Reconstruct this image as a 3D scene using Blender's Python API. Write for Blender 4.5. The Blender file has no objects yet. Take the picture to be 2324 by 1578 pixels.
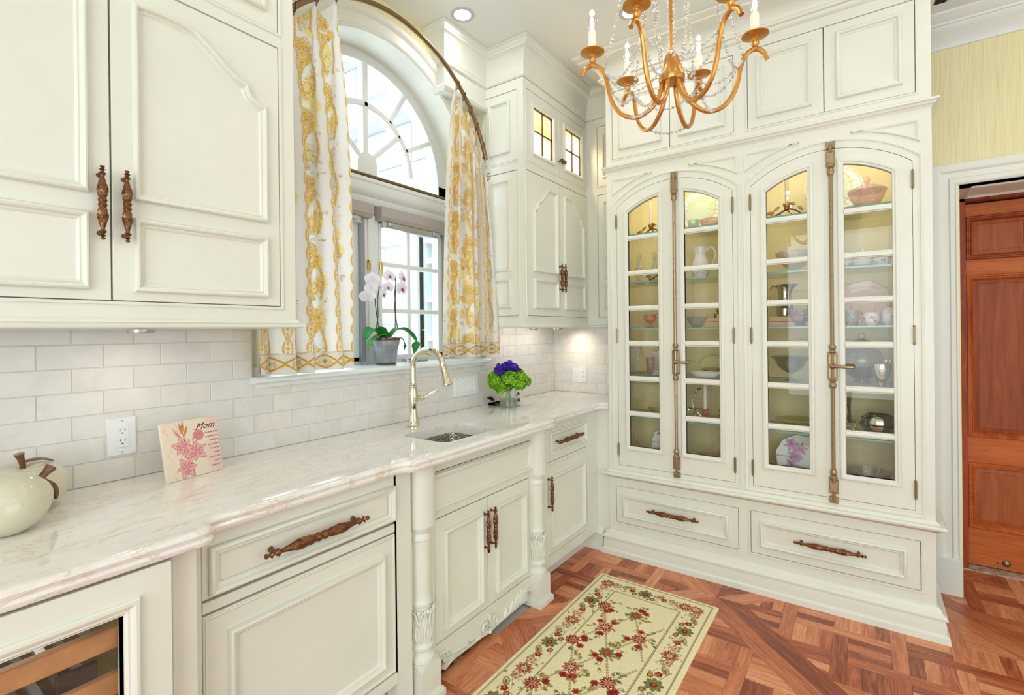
import bpy, bmesh, math, random
import numpy as np
from mathutils import Vector, Matrix
C = bpy.context.scene.collection
SC = bpy.context.scene
PI = math.pi
random.seed(7)

# ------------------------------------------------ camera, world, lights, exposure
FPX, YAW, PITCH, ROLL = 1122.77, .6182, -.0008, .0112
CAM = Vector((0, 0, 1.37))
_f = Vector((math.cos(YAW)*math.cos(PITCH), math.sin(YAW)*math.cos(PITCH), math.sin(PITCH)))
_r = Vector((math.sin(YAW), -math.cos(YAW), 0)); _d = _f.cross(_r)
_r2 = math.cos(ROLL)*_r + math.sin(ROLL)*_d; _d2 = -math.sin(ROLL)*_r + math.cos(ROLL)*_d
cd = bpy.data.cameras.new('camera'); cam = bpy.data.objects.new('camera', cd); C.objects.link(cam)
Mx = Matrix.Identity(4)
for i in range(3):
    Mx[i][0] = _r2[i]; Mx[i][1] = -_d2[i]; Mx[i][2] = -_f[i]; Mx[i][3] = CAM[i]
cam.matrix_world = Mx
cd.sensor_width = 36; cd.lens = FPX/2324*36; cd.shift_y = -(789-752.04)/2324; cd.clip_start = .02
SC.camera = cam
SC.view_settings.view_transform = 'Standard'; SC.view_settings.look = 'None'
SC.view_settings.gamma = 1; SC.view_settings.use_curve_mapping = False
SC.view_settings.exposure = -.38
CEIL = 3.03

def lin(c):
    return tuple((x/255/12.92 if x/255 <= .04045 else ((x/255+.055)/1.055)**2.4) for x in c)

w = bpy.data.worlds.new('sky'); SC.world = w; w.use_nodes = True
nt = w.node_tree; nt.nodes.clear()
wo = nt.nodes.new('ShaderNodeOutputWorld'); wb = nt.nodes.new('ShaderNodeBackground')
tc = nt.nodes.new('ShaderNodeTexCoord'); sx = nt.nodes.new('ShaderNodeSeparateXYZ'); cr = nt.nodes.new('ShaderNodeValToRGB')
nt.links.new(tc.outputs['Generated'], sx.inputs[0]); nt.links.new(sx.outputs['Z'], cr.inputs[0])
cr.color_ramp.elements[0].position = .45; cr.color_ramp.elements[0].color = (.52, .60, .64, 1)
cr.color_ramp.elements[1].position = .6; cr.color_ramp.elements[1].color = (.74, .87, 1, 1)
nt.links.new(cr.outputs[0], wb.inputs[0]); wb.inputs[1].default_value = 3.7
nt.links.new(wb.outputs[0], wo.inputs[0])

def area(name, loc, direction, sx_, sy_, power, color, shape='RECTANGLE', spread=None):
    l = bpy.data.lights.new(name, 'AREA'); l.shape = shape; l.size = sx_
    if shape == 'RECTANGLE': l.size_y = sy_
    l.energy = power; l.color = color
    if spread: l.spread = spread
    o = bpy.data.objects.new(name, l); C.objects.link(o); o.location = loc
    o.rotation_euler = Vector(direction).to_track_quat('-Z', 'Y').to_euler()
    return o
FILL_COL = (.90, .96, 1.0)
# fill lights added behind the camera, set in two made-up windows
area('fill_back', (.9, -3.42, 1.55), (0, 1, 0), 3.2, 2.3, 14, FILL_COL)
area('fill_side', (-2.52, -.6, 1.55), (1, 0, 0), 3.0, 2.3, 86, FILL_COL)
# daylight in the arched kitchen window
area('daylight_kitchen_window', (1.66, 2.42, 1.95), (0, -1, -.15), 1.15, 1.5, 20, (.74, .88, 1))
sl = bpy.data.lights.new('sun', 'SUN'); sl.energy = 2.2; sl.angle = .6; sl.color = (.92, .96, 1)
so_ = bpy.data.objects.new('sun', sl); C.objects.link(so_); so_.rotation_euler = Vector((.5, .16, -.85)).to_track_quat('-Z', 'Y').to_euler()
DOWNLIGHTS = [(1.973, 1.699), (2.482, .978), (1.20, 1.0), (1.75, .2), (2.35, -.45), (-1.7, .3), (.8, -1.5), (1.9, -1.1), (-1.2, -.9), (-.4, -1.5)]
for i, (x, y) in enumerate(DOWNLIGHTS):
    area('downlight_lamp', (x, y, CEIL-.014), (0, 0, -1), .085, .085, 1.8, (.98, .98, .97), 'DISK')

# ------------------------------------------------ materials
def M_(name):
    m = bpy.data.materials.new(name); m.use_nodes = True
    nt = m.node_tree; b = nt.nodes['Principled BSDF']; return m, nt, b
def nn(nt, t, **k):
    n = nt.nodes.new(t)
    for a, v in k.items(): setattr(n, a, v)
    return n
def ramp(nt, stops, inp):
    r = nn(nt, 'ShaderNodeValToRGB'); e = r.color_ramp.elements
    while len(e) > 1: e.remove(e[-1])
    e[0].position = stops[0][0]; e[0].color = (*stops[0][1], 1)
    for p, c in stops[1:]:
        x = e.new(p); x.color = (*c, 1)
    nt.links.new(inp, r.inputs[0]); return r.outputs[0]
def noise(nt, scale, detail=4, rough=.5, vec=None, dist=0):
    n = nn(nt, 'ShaderNodeTexNoise'); n.inputs['Scale'].default_value = scale
    n.inputs['Detail'].default_value = detail; n.inputs['Roughness'].default_value = rough; n.inputs['Distortion'].default_value = dist
    if vec is not None: nt.links.new(vec, n.inputs['Vector'])
    return n.outputs['Fac']
def mapping(nt, src, scale=(1, 1, 1), rot=(0, 0, 0), loc=(0, 0, 0)):
    m = nn(nt, 'ShaderNodeMapping'); m.inputs['Scale'].default_value = scale; m.inputs['Rotation'].default_value = rot
    m.inputs['Location'].default_value = loc; nt.links.new(src, m.inputs['Vector']); return m.outputs[0]
def obco(nt): return nn(nt, 'ShaderNodeTexCoord').outputs['Object']
def geo(nt): return nn(nt, 'ShaderNodeNewGeometry').outputs['Position']
def bump(nt, b, h, strength=.2, dist=.01):
    n = nn(nt, 'ShaderNodeBump'); n.inputs['Strength'].default_value = strength; n.inputs['Distance'].default_value = dist
    nt.links.new(h, n.inputs['Height']); nt.links.new(n.outputs[0], b.inputs['Normal'])
def mixc(nt, fac, a, b_):
    m = nn(nt, 'ShaderNodeMix', data_type='RGBA')
    for k, v in ((0, fac), (6, a), (7, b_)):
        if hasattr(v, 'links') or hasattr(v, 'is_linked'): nt.links.new(v, m.inputs[k])
        else: m.inputs[k].default_value = v if k == 0 else (*v, 1)
    return m.outputs[2]
def plain(name, c, rough=.5, metal=0, coat=0, spec=.5, noise_amt=0, nscale=8, bumps=0, bscale=60):
    m, nt, b = M_(name); c = lin(c)
    b.inputs['Base Color'].default_value = (*c, 1); b.inputs['Roughness'].default_value = rough
    b.inputs['Metallic'].default_value = metal; b.inputs['Coat Weight'].default_value = coat
    b.inputs['Specular IOR Level'].default_value = spec
    if noise_amt:
        o = ramp(nt, [(.3, tuple(x*(1-noise_amt) for x in c)), (.7, tuple(min(1, x*(1+noise_amt*.5)) for x in c))], noise(nt, nscale, 4, .5, obco(nt)))
        nt.links.new(o, b.inputs['Base Color'])
    if bumps: bump(nt, b, noise(nt, bscale, 3, .6, obco(nt)), bumps, .004)
    return m
MT = {}
MT['paint'] = plain('cream cabinet paint', (232, 232, 219), .34, noise_amt=.03, nscale=5)
MT['trim'] = plain('cream trim paint', (232, 232, 220), .4, noise_amt=.02, nscale=4)
MT['winwhite'] = plain('white window paint', (232, 236, 234), .35)
MT['ceiling'] = plain('ceiling paint', (236, 238, 232), .7)
MT['interior'] = plain('cabinet interior paint', (236, 222, 166), .55)
MT['interior_warm'] = plain('upper cabinet interior paint', (238, 226, 196), .6)
MT['plastic'] = plain('white switch plastic', (236, 237, 238), .3)
MT['dark'] = plain('dark brown paint', (42, 36, 30), .7)
MT['slot'] = plain('socket slot black', (20, 20, 20), .5)
MT['shade'] = plain('taupe blind cassette', (176, 170, 164), .55)
MT['greyalu'] = plain('grey jamb liner', (150, 152, 158), .4)
MT['stain'] = plain('pale limestone', (222, 226, 228), .85, noise_amt=.06, nscale=3)
MT['white_china'] = plain('white glazed china', (238, 236, 232), .12, coat=.4)
MT['apple'] = plain('cream glazed ceramic', (216, 209, 184), .08, coat=.6, noise_amt=.04, nscale=12)
MT['brown_glaze'] = plain('brown glazed stem', (120, 74, 34), .12, coat=.6, noise_amt=.5, nscale=60)
MT['leadcame'] = plain('dark bronze lead came', (74, 52, 34), .45, metal=.5)
MT['wax'] = plain('candle sleeve ivory', (248, 240, 226), .4)
MT['taper'] = plain('taper candle wax', (240, 220, 196), .5)
MT['alu'] = plain('brushed lock metal', (196, 198, 200), .3, metal=.8)
MT['hinge'] = plain('antique nickel hinge', (150, 136, 108), .35, metal=1)
MT['brass'] = plain('polished brass', (222, 190, 120), .2, metal=1)
MT['gilt'] = plain('gilt metal leaves', (176, 132, 58), .28, metal=1, noise_amt=.3, nscale=60)
MT['twig'] = plain('bronzed twig metal', (96, 72, 48), .4, metal=.8)
MT['silver'] = plain('polished silver', (206, 200, 186), .08, metal=1)
MT['darkiron'] = plain('dark carved wood', (52, 30, 22), .35)
MT['mud'] = plain('orchid bark', (86, 60, 40), .9)
MT['booktan'] = plain('tan book cloth', (216, 184, 128), .6)
MT['bookpink'] = plain('salmon book cloth', (224, 176, 160), .6)
MT['wood_rail'] = plain('cooler shelf beech front', (214, 150, 96), .5, noise_amt=.15, nscale=20)
MT['cooler'] = plain('cooler interior olive', (112, 112, 60), .6)
MT['red'] = plain('red rim enamel', (196, 60, 80), .3)

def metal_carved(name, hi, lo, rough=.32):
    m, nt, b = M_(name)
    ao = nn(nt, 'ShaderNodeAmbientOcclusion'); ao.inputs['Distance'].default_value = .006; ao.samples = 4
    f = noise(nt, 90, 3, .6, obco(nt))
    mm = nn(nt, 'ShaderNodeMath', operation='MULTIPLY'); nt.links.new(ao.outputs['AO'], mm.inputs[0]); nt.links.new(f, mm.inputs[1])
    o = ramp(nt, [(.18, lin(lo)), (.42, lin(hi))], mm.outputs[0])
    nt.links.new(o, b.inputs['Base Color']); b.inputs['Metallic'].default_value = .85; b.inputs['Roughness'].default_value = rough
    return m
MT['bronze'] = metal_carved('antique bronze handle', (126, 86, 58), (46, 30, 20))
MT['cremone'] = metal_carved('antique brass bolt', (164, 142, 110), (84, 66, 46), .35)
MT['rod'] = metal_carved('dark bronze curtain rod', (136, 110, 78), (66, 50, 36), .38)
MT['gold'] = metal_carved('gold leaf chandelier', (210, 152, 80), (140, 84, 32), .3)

def chrome():
    m, nt, b = M_('polished nickel faucet'); b.inputs['Base Color'].default_value = (*lin((226, 218, 196)), 1)
    b.inputs['Metallic'].default_value = 1; b.inputs['Roughness'].default_value = .05; return m
MT['nickel'] = chrome()
def steel():
    m, nt, b = M_('hammered steel sink'); b.inputs['Base Color'].default_value = (*lin((190, 184, 176)), 1)
    b.inputs['Metallic'].default_value = 1; b.inputs['Roughness'].default_value = .28
    v = nn(nt, 'ShaderNodeTexVoronoi'); v.inputs['Scale'].default_value = 130; nt.links.new(obco(nt), v.inputs['Vector'])
    bump(nt, b, v.outputs['Distance'], .5, .003); return m
MT['steel'] = steel()

def glass(name, tint=(1, 1, 1), amt=1.0, rough=0.0, base=.04, edge=.5, body=0.0, bodycol=(1, 1, 1), bmp=0, bscale=60):
    """thin clear glass: transparent body with a Fresnel reflection and an edge tint"""
    m = bpy.data.materials.new(name); m.use_nodes = True; nt = m.node_tree; nt.nodes.clear()
    out = nn(nt, 'ShaderNodeOutputMaterial'); tr = nn(nt, 'ShaderNodeBsdfTransparent'); gl = nn(nt, 'ShaderNodeBsdfGlossy')
    lw = nn(nt, 'ShaderNodeLayerWeight'); lw.inputs['Blend'].default_value = .35
    rr = nn(nt, 'ShaderNodeMapRange'); rr.inputs['To Min'].default_value = base; rr.inputs['To Max'].default_value = edge
    nt.links.new(lw.outputs['Facing'], rr.inputs['Value'])
    tr.inputs['Color'].default_value = (*tint, 1); gl.inputs['Roughness'].default_value = rough
    mx = nn(nt, 'ShaderNodeMixShader'); nt.links.new(rr.outputs[0], mx.inputs[0]); nt.links.new(gl.outputs[0], mx.inputs[2])
    src = tr.outputs[0]
    if body:
        df = nn(nt, 'ShaderNodeBsdfDiffuse'); df.inputs['Color'].default_value = (*bodycol, 1)
        m2 = nn(nt, 'ShaderNodeMixShader'); m2.inputs[0].default_value = body
        nt.links.new(src, m2.inputs[1]); nt.links.new(df.outputs[0], m2.inputs[2]); src = m2.outputs[0]
    nt.links.new(src, mx.inputs[1])
    if bmp:
        bn = nn(nt, 'ShaderNodeBump'); bn.inputs['Strength'].default_value = bmp; bn.inputs['Distance'].default_value = .004
        v = nn(nt, 'ShaderNodeTexVoronoi'); v.inputs['Scale'].default_value = bscale; nt.links.new(obco(nt), v.inputs['Vector'])
        nt.links.new(v.outputs['Distance'], bn.inputs['Height']); nt.links.new(bn.outputs[0], gl.inputs['Normal']); nt.links.new(bn.outputs[0], lw.inputs['Normal'])
    nt.links.new(mx.outputs[0], out.inputs[0]); return m
MT['pane'] = glass('window pane glass', (.98, .99, .995), base=.03, edge=.3)
MT['cabglass'] = glass('cabinet pane glass', (.985, .99, .975), base=.03, edge=.22)
MT['shelfglass'] = glass('glass shelf face', (.99, .998, .994), base=.015, edge=.2)
MT['shelfedge'] = plain('glass shelf green edge', (120, 176, 160), .15, coat=.5)
MT['clear'] = glass('clear glassware', (.985, .99, .98), base=.05, edge=.5, body=.05, rough=.03)
MT['cut'] = glass('cut crystal', (.98, .985, .97), base=.12, edge=.6, body=.14, bodycol=(.95, .95, .9), bmp=1.0, bscale=110, rough=.05)
MT['crystal'] = glass('crystal bead', (.97, .98, 1), base=.30, edge=.95, body=.35, bodycol=(.93, .95, 1), bmp=1.0, bscale=160, rough=.02)
MT['pinkglass'] = glass('pink pressed glass', (1, .90, .86), base=.08, edge=.42, body=.30, bodycol=lin((246, 196, 178)), bmp=.9, bscale=120, rough=.06)
MT['coralglass'] = glass('coral glass', (1, .84, .78), base=.08, edge=.4, body=.42, bodycol=lin((246, 160, 134)), rough=.06)
MT['yellowglass'] = glass('yellow glass', (1, .97, .74), base=.06, edge=.4, body=.25, bodycol=lin((226, 206, 80)), rough=.05)
MT['oliveglass'] = glass('smoky green glass', (.95, .96, .88), base=.06, edge=.45, body=.16, bodycol=lin((190, 188, 140)), rough=.05)
MT['greenglass'] = glass('mint cut glass', (.88, .98, .93), base=.08, edge=.4, body=.35, bodycol=lin((150, 226, 190)), bmp=.8, bscale=90, rough=.06)
MT['water'] = glass('vase water', (.80, .86, .62), base=.05, edge=.3)
MT['bulb'] = glass('bulb glass', (1, .98, .94), base=.06, edge=.6)
def emit(name, c, s):
    m = bpy.data.materials.new(name); m.use_nodes = True; nt = m.node_tree; nt.nodes.clear()
    o = nn(nt, 'ShaderNodeOutputMaterial'); e = nn(nt, 'ShaderNodeEmission'); e.inputs[0].default_value = (*lin(c), 1); e.inputs[1].default_value = s
    nt.links.new(e.outputs[0], o.inputs[0]); return m
MT['lamp'] = emit('lit lamp lens', (255, 250, 238), 6)
MT['filament'] = emit('glowing bulb filament', (255, 226, 170), 30)

def stone_counter():
    m, nt, b = M_('polished quartzite'); p = geo(nt)
    v1 = mapping(nt, p, (2.0, 7.5, 7.5), (0, 0, .42))
    a = noise(nt, 1.6, 9, .62, v1, 1.6); f2 = noise(nt, 14, 6, .7, mapping(nt, p, (1, 2.6, 2.6), (0, 0, .42)), .6)
    c1 = ramp(nt, [(.32, lin((228, 216, 204))), (.44, lin((238, 231, 222))), (.52, lin((241, 238, 232))), (.60, lin((236, 233, 227))), (.70, lin((243, 242, 238)))], a)
    c2 = ramp(nt, [(.30, lin((226, 208, 192))), (.44, lin((242, 239, 234))), (.7, lin((247, 246, 244)))], f2)
    o = mixc(nt, .42, c1, c2)
    vein = noise(nt, 1.1, 10, .65, mapping(nt, p, (1.6, 5.4, 5.4), (0, 0, .55), (3, 1, 0)), 2.2)
    mk = ramp(nt, [(.485, (0, 0, 0)), (.5, (1, 1, 1)), (.515, (0, 0, 0))], vein)
    o = mixc(nt, mk, o, lin((222, 206, 184)))
    nt.links.new(o, b.inputs['Base Color']); b.inputs['Roughness'].default_value = .07; b.inputs['Coat Weight'].default_value = .3
    return m
MT['counter'] = stone_counter()
def tile_mat():
    m, nt, b = M_('honed white marble tile')
    oi = nn(nt, 'ShaderNodeObjectInfo'); ad = nn(nt, 'ShaderNodeVectorMath', operation='MULTIPLY_ADD')
    nt.links.new(oi.outputs['Random'], ad.inputs[0]); ad.inputs[1].default_value = (37, 19, 53); nt.links.new(obco(nt), ad.inputs[2])
    f = noise(nt, 9, 5, .6, ad.outputs[0], .8)
    o = ramp(nt, [(.3, lin((226, 224, 219))), (.5, lin((233, 231, 227))), (.68, lin((239, 237, 232)))], f)
    tint = ramp(nt, [(0, lin((247, 240, 234))), (.3, lin((246, 242, 238))), (.6, lin((246, 244, 243))), (1, lin((242, 241, 241)))], oi.outputs['Random'])
    mm = nn(nt, 'ShaderNodeMix', data_type='RGBA', blend_type='MULTIPLY'); mm.inputs[0].default_value = .8
    nt.links.new(o, mm.inputs[6]); nt.links.new(tint, mm.inputs[7])
    nt.links.new(mm.outputs[2], b.inputs['Base Color']); b.inputs['Roughness'].default_value = .22; return m
MT['tile'] = tile_mat()
MT['grout'] = plain('pale grout', (216, 212, 205), .8)
def wallpaper():
    m, nt, b = M_('yellow strie wallpaper'); p = geo(nt)
    f = noise(nt, 3, 6, .7, mapping(nt, p, (60, 60, 1.2)))
    o = ramp(nt, [(.32, lin((226, 212, 158))), (.5, lin((238, 228, 178))), (.7, lin((244, 238, 200)))], f)
    nt.links.new(o, b.inputs['Base Color']); b.inputs['Roughness'].default_value = .75; return m
MT['wallpaper'] = wallpaper()
def attrcol(name, rough=.8, coat=0, transl=0, bmp=0, spec=.3):
    m, nt, b = M_(name); a = nn(nt, 'ShaderNodeAttribute'); a.attribute_name = 'Col'
    nt.links.new(a.outputs['Color'], b.inputs['Base Color']); b.inputs['Roughness'].default_value = rough
    b.inputs['Coat Weight'].default_value = coat; b.inputs['Specular IOR Level'].default_value = spec
    if transl:
        out = nt.nodes['Material Output']; t = nn(nt, 'ShaderNodeBsdfTranslucent'); nt.links.new(a.outputs['Color'], t.inputs[0])
        mx = nn(nt, 'ShaderNodeMixShader'); mx.inputs[0].default_value = transl
        nt.links.new(b.outputs[0], mx.inputs[1]); nt.links.new(t.outputs[0], mx.inputs[2]); nt.links.new(mx.outputs[0], out.inputs[0])
    if bmp: bump(nt, b, noise(nt, 700, 2, .5, geo(nt)), bmp, .002)
    return m
MT['rug'] = attrcol('woven rug', .95, bmp=.8, spec=.1)
MT['cloth'] = attrcol('printed curtain cotton', .8, transl=.55, spec=.15)
MT['print'] = attrcol('glazed printed ceramic', .2, coat=.3)
MT['leafcol'] = attrcol('petal and leaf tissue', .45, transl=.15)
def wood(name, stops, rough, gscale=1.0, coat=.3):
    m, nt, b = M_(name)
    uv = nn(nt, 'ShaderNodeUVMap'); uv.uv_map = 'grain'
    a = nn(nt, 'ShaderNodeAttribute'); a.attribute_name = 'rnd'
    wv = mapping(nt, uv.outputs[0], (3.2*gscale, 34*gscale, 1))
    f = noise(nt, 1.6, 8, .62, wv, 1.4)
    g = noise(nt, 1.0, 4, .75, mapping(nt, uv.outputs[0], (30*gscale, 420*gscale, 1)))
    ma = nn(nt, 'ShaderNodeMath', operation='MULTIPLY_ADD'); nt.links.new(a.outputs['Fac'], ma.inputs[0]); ma.inputs[1].default_value = .5; ma.inputs[2].default_value = -.25
    mb = nn(nt, 'ShaderNodeMath', operation='ADD'); nt.links.new(f, mb.inputs[0]); nt.links.new(ma.outputs[0], mb.inputs[1])
    o = ramp(nt, stops, mb.outputs[0])
    g2 = ramp(nt, [(.36, (.72, .66, .6)), (.6, (1, 1, 1))], g)
    mm = nn(nt, 'ShaderNodeMix', data_type='RGBA', blend_type='MULTIPLY'); mm.inputs[0].default_value = .55
    nt.links.new(o, mm.inputs[6]); nt.links.new(g2, mm.inputs[7]); nt.links.new(mm.outputs[2], b.inputs['Base Color'])
    b.inputs['Roughness'].default_value = rough; b.inputs['Coat Weight'].default_value = coat; b.inputs['Coat Roughness'].default_value = .18
    return m
MT['parquet'] = wood('walnut parquet', [(.2, lin((130, 62, 38))), (.42, lin((184, 100, 64))), (.6, lin((214, 132, 90))), (.85, lin((238, 170, 124)))], .34, 1.0, .12)
MT['doorwood'] = wood('mahogany door', [(.2, lin((134, 50, 8))), (.5, lin((182, 82, 20))), (.8, lin((212, 112, 40)))], .55, .5, .0)
MT['doorpanel'] = wood('mahogany door panel', [(.2, lin((130, 54, 16))), (.5, lin((164, 78, 28))), (.8, lin((190, 102, 46)))], .55, .35, .0)
def threshold():
    m, nt, b = M_('veined stone sill'); f = noise(nt, 26, 6, .7, geo(nt), 1)
    o = ramp(nt, [(.35, lin((120, 92, 74))), (.5, lin((196, 178, 156))), (.7, lin((216, 204, 186)))], f)
    nt.links.new(o, b.inputs['Base Color']); b.inputs['Roughness'].default_value = .3; return m
MT['threshold'] = threshold()
def pot_mat():
    m, nt, b = M_('grey crackle glaze'); f = noise(nt, 16, 4, .6, obco(nt))
    o = ramp(nt, [(.3, lin((120, 124, 130))), (.6, lin((150, 153, 158))), (.8, lin((176, 178, 180)))], f)
    nt.links.new(o, b.inputs['Base Color']); b.inputs['Roughness'].default_value = .12; b.inputs['Coat Weight'].default_value = .5; return m
MT['pot'] = pot_mat()
MT['potrim'] = plain('brown lace glaze band', (98, 62, 52), .2, coat=.4, noise_amt=.5, nscale=140)

# ------------------------------------------------ mesh helpers
ORG = {}
def FW(Y): return lambda u, v, h: (u, Y-h, v)      # faces the room from the window wall
def FC(X): return lambda u, v, h: (X-h, u, v)      # faces the room from the end wall
def FP(u, v, h): return (u, v, h)                  # plan
def offset_path(pts, d, closed):
    n = len(pts); out = []
    for i in range(n):
        p = pts[i]
        a = pts[i-1] if (i > 0 or closed) else None
        c = pts[(i+1) % n] if (i < n-1 or closed) else None
        def nrm(s, t):
            dx, dy = t[0]-s[0], t[1]-s[1]; L = math.hypot(dx, dy) or 1e-9
            return (-dy/L, dx/L)
        if a is None: nx, ny = nrm(p, c); k = 1
        elif c is None: nx, ny = nrm(a, p); k = 1
        else:
            n1 = nrm(a, p); n2 = nrm(p, c); nx, ny = n1[0]+n2[0], n1[1]+n2[1]; L = math.hypot(nx, ny) or 1e-9
            nx /= L; ny /= L; k = 1/max(.35, nx*n1[0]+ny*n1[1])
        out.append((p[0]+nx*d*k, p[1]+ny*d*k))
    return out
class MB:
    def __init__(s): s.v = []; s.f = []; s.m = []; s.mi = 0
    def add(s, vs, fs):
        o = len(s.v); s.v += [tuple(x) for x in vs]; s.f += [tuple(i+o for i in f) for f in fs]; s.m += [s.mi]*len(fs); return s
    def box(s, x0, y0, z0, x1, y1, z1):
        return s.add([(x0, y0, z0), (x1, y0, z0), (x1, y1, z0), (x0, y1, z0), (x0, y0, z1), (x1, y0, z1), (x1, y1, z1), (x0, y1, z1)],
                     [(0, 3, 2, 1), (4, 5, 6, 7), (0, 1, 5, 4), (1, 2, 6, 5), (2, 3, 7, 6), (3, 0, 4, 7)])
    def fbox(s, F, u0, u1, v0, v1, h0, h1, c=0):
        if not c:
            P = [F(u0, v0, h0), F(u1, v0, h0), F(u1, v1, h0), F(u0, v1, h0), F(u0, v0, h1), F(u1, v0, h1), F(u1, v1, h1), F(u0, v1, h1)]
            return s.add(P, [(0, 3, 2, 1), (4, 5, 6, 7), (0, 1, 5, 4), (1, 2, 6, 5), (2, 3, 7, 6), (3, 0, 4, 7)])
        R = [[(u0, v0, h0), (u1, v0, h0), (u1, v1, h0), (u0, v1, h0)], [(u0, v0, h1-c), (u1, v0, h1-c), (u1, v1, h1-c), (u0, v1, h1-c)],
             [(u0+c, v0+c, h1), (u1-c, v0+c, h1), (u1-c, v1-c, h1), (u0+c, v1-c, h1)]]
        P = [F(*q) for r in R for q in r]; fs = [(0, 3, 2, 1), (8, 9, 10, 11)]
        for r in (0, 4):
            for k in range(4): fs.append((r+k, r+(k+1) % 4, r+4+(k+1) % 4, r+4+k))
        return s.add(P, fs)
    def mould(s, F, path, prof, closed=True, caps=True):
        n = len(path); rings = [offset_path(path, d, closed) for d, h in prof]
        P = [F(r[i][0], r[i][1], prof[k][1]) for k, r in enumerate(rings) for i in range(n)]; fs = []
        for k in range(len(prof)-1):
            for i in range(n if closed else n-1):
                j = (i+1) % n; fs.append((k*n+i, k*n+j, (k+1)*n+j, (k+1)*n+i))
        if not closed and caps:
            fs.append(tuple(k*n for k in range(len(prof)))); fs.append(tuple(k*n+n-1 for k in reversed(range(len(prof)))))
        return s.add(P, fs)
    def strip(s, F, us, lo, hi, h0, h1):
        n = len(us); P = []
        for u, a, b in zip(us, lo, hi): P += [F(u, a, h0), F(u, b, h0), F(u, a, h1), F(u, b, h1)]
        fs = []
        for i in range(n-1):
            a = i*4; b = a+4; fs += [(a, b, b+1, a+1), (a+2, a+3, b+3, b+2), (a, a+2, b+2, b), (a+1, b+1, b+3, a+3)]
        fs += [(0, 1, 3, 2), (4*n-4, 4*n-2, 4*n-1, 4*n-3)]
        return s.add(P, fs)
    def prism(s, F, poly, h0, h1):
        n = len(poly); P = [F(u, v, h0) for u, v in poly]+[F(u, v, h1) for u, v in poly]
        return s.add(P, [tuple(reversed(range(n))), tuple(range(n, 2*n))]+[(i, (i+1) % n, n+(i+1) % n, n+i) for i in range(n)])
    def lathe(s, prof, c=(0, 0, 0), n=24, axis='z', fn=None, cap=True, sx=1, sy=1):
        P = []; fs = []; m = len(prof)
        for k, (r, z) in enumerate(prof):
            for i in range(n):
                a = 2*PI*i/n; rr = r*(fn(a, z, k) if fn else 1); x, y = rr*math.cos(a)*sx, rr*math.sin(a)*sy
                P.append({'z': (c[0]+x, c[1]+y, c[2]+z), 'x': (c[0]+z, c[1]+x, c[2]+y), 'y': (c[0]+x, c[1]+z, c[2]+y)}[axis])
        for k in range(m-1):
            for i in range(n):
                j = (i+1) % n; fs.append((k*n+i, k*n+j, (k+1)*n+j, (k+1)*n+i))
        if cap:
            if prof[0][0] > 1e-5: fs.append(tuple(reversed(range(n))))
            if prof[-1][0] > 1e-5: fs.append(tuple(range((m-1)*n, m*n)))
        return s.add(P, fs)
    def tube(s, pts, r, n=8, closed=False, flat=1.0):
        pts = [Vector(p) for p in pts]; m = len(pts); P = []; fs = []
        rs = r if isinstance(r, (list, tuple)) else [r]*m
        T = []
        for i in range(m):
            a = pts[i-1] if (i or closed) else pts[0]; b = pts[(i+1) % m] if (i < m-1 or closed) else pts[-1]
            T.append((b-a).normalized() if (b-a).length > 1e-9 else Vector((0, 0, 1)))
        up = Vector((0, 0, 1)) if abs(T[0].z) < .9 else Vector((1, 0, 0))
        N = (up-T[0]*up.dot(T[0])).normalized()
        for i in range(m):
            N = (N-T[i]*N.dot(T[i])); N = N.normalized() if N.length > 1e-6 else T[i].orthogonal().normalized(); B = T[i].cross(N)
            for k in range(n):
                a = 2*PI*k/n; P.append(pts[i]+N*math.cos(a)*rs[i]+B*math.sin(a)*rs[i]*flat)
        for i in range(m if closed else m-1):
            for k in range(n):
                j = (k+1) % n; i2 = (i+1) % m; fs.append((i*n+k, i*n+j, i2*n+j, i2*n+k))
        if not closed: fs += [tuple(reversed(range(n))), tuple(range((m-1)*n, m*n))]
        return s.add(P, fs)
    def sphere(s, c, r, n=10, m=6, sz=1):
        return s.lathe([(r*math.sin(PI*k/m)+(1e-6 if k in (0, m) else 0), -r*sz*math.cos(PI*k/m)) for k in range(m+1)], c, n, cap=False)
    def xf(s, mat, start=0):
        for i in range(start, len(s.v)): s.v[i] = tuple(mat @ Vector(s.v[i]))
        return s
    def mesh(s, name, mats, org=(0, 0, 0), smooth=35, weld=True):
        me = bpy.data.meshes.new(name); o = Vector(org)
        me.from_pydata([tuple(Vector(p)-o) for p in s.v], [], s.f)
        if not isinstance(mats, (list, tuple)): mats = [mats]
        for m in mats: me.materials.append(MT[m] if isinstance(m, str) else m)
        if len(mats) > 1: me.polygons.foreach_set('material_index', s.m)
        bm = bmesh.new(); bm.from_mesh(me)
        if weld: bmesh.ops.remove_doubles(bm, verts=bm.verts, dist=1e-5)
        bmesh.ops.recalc_face_normals(bm, faces=bm.faces); bm.to_mesh(me); bm.free()
        if smooth:
            me.shade_smooth() if hasattr(me, 'shade_smooth') else me.polygons.foreach_set('use_smooth', [True]*len(me.polygons))
            me.set_sharp_from_angle(angle=math.radians(smooth))
        return me
    def build(s, name, mats, parent=None, smooth=35, org=None):
        o = ORG[parent.name] if parent is not None and parent.name in ORG else Vector(org or (0, 0, 0))
        me = s.mesh(name, mats, o, smooth); ob = bpy.data.objects.new(name, me); C.objects.link(ob)
        if parent is not None: ob.parent = parent; ORG[ob.name] = o
        else: ob.location = o; ORG[ob.name] = o
        return ob
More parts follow.
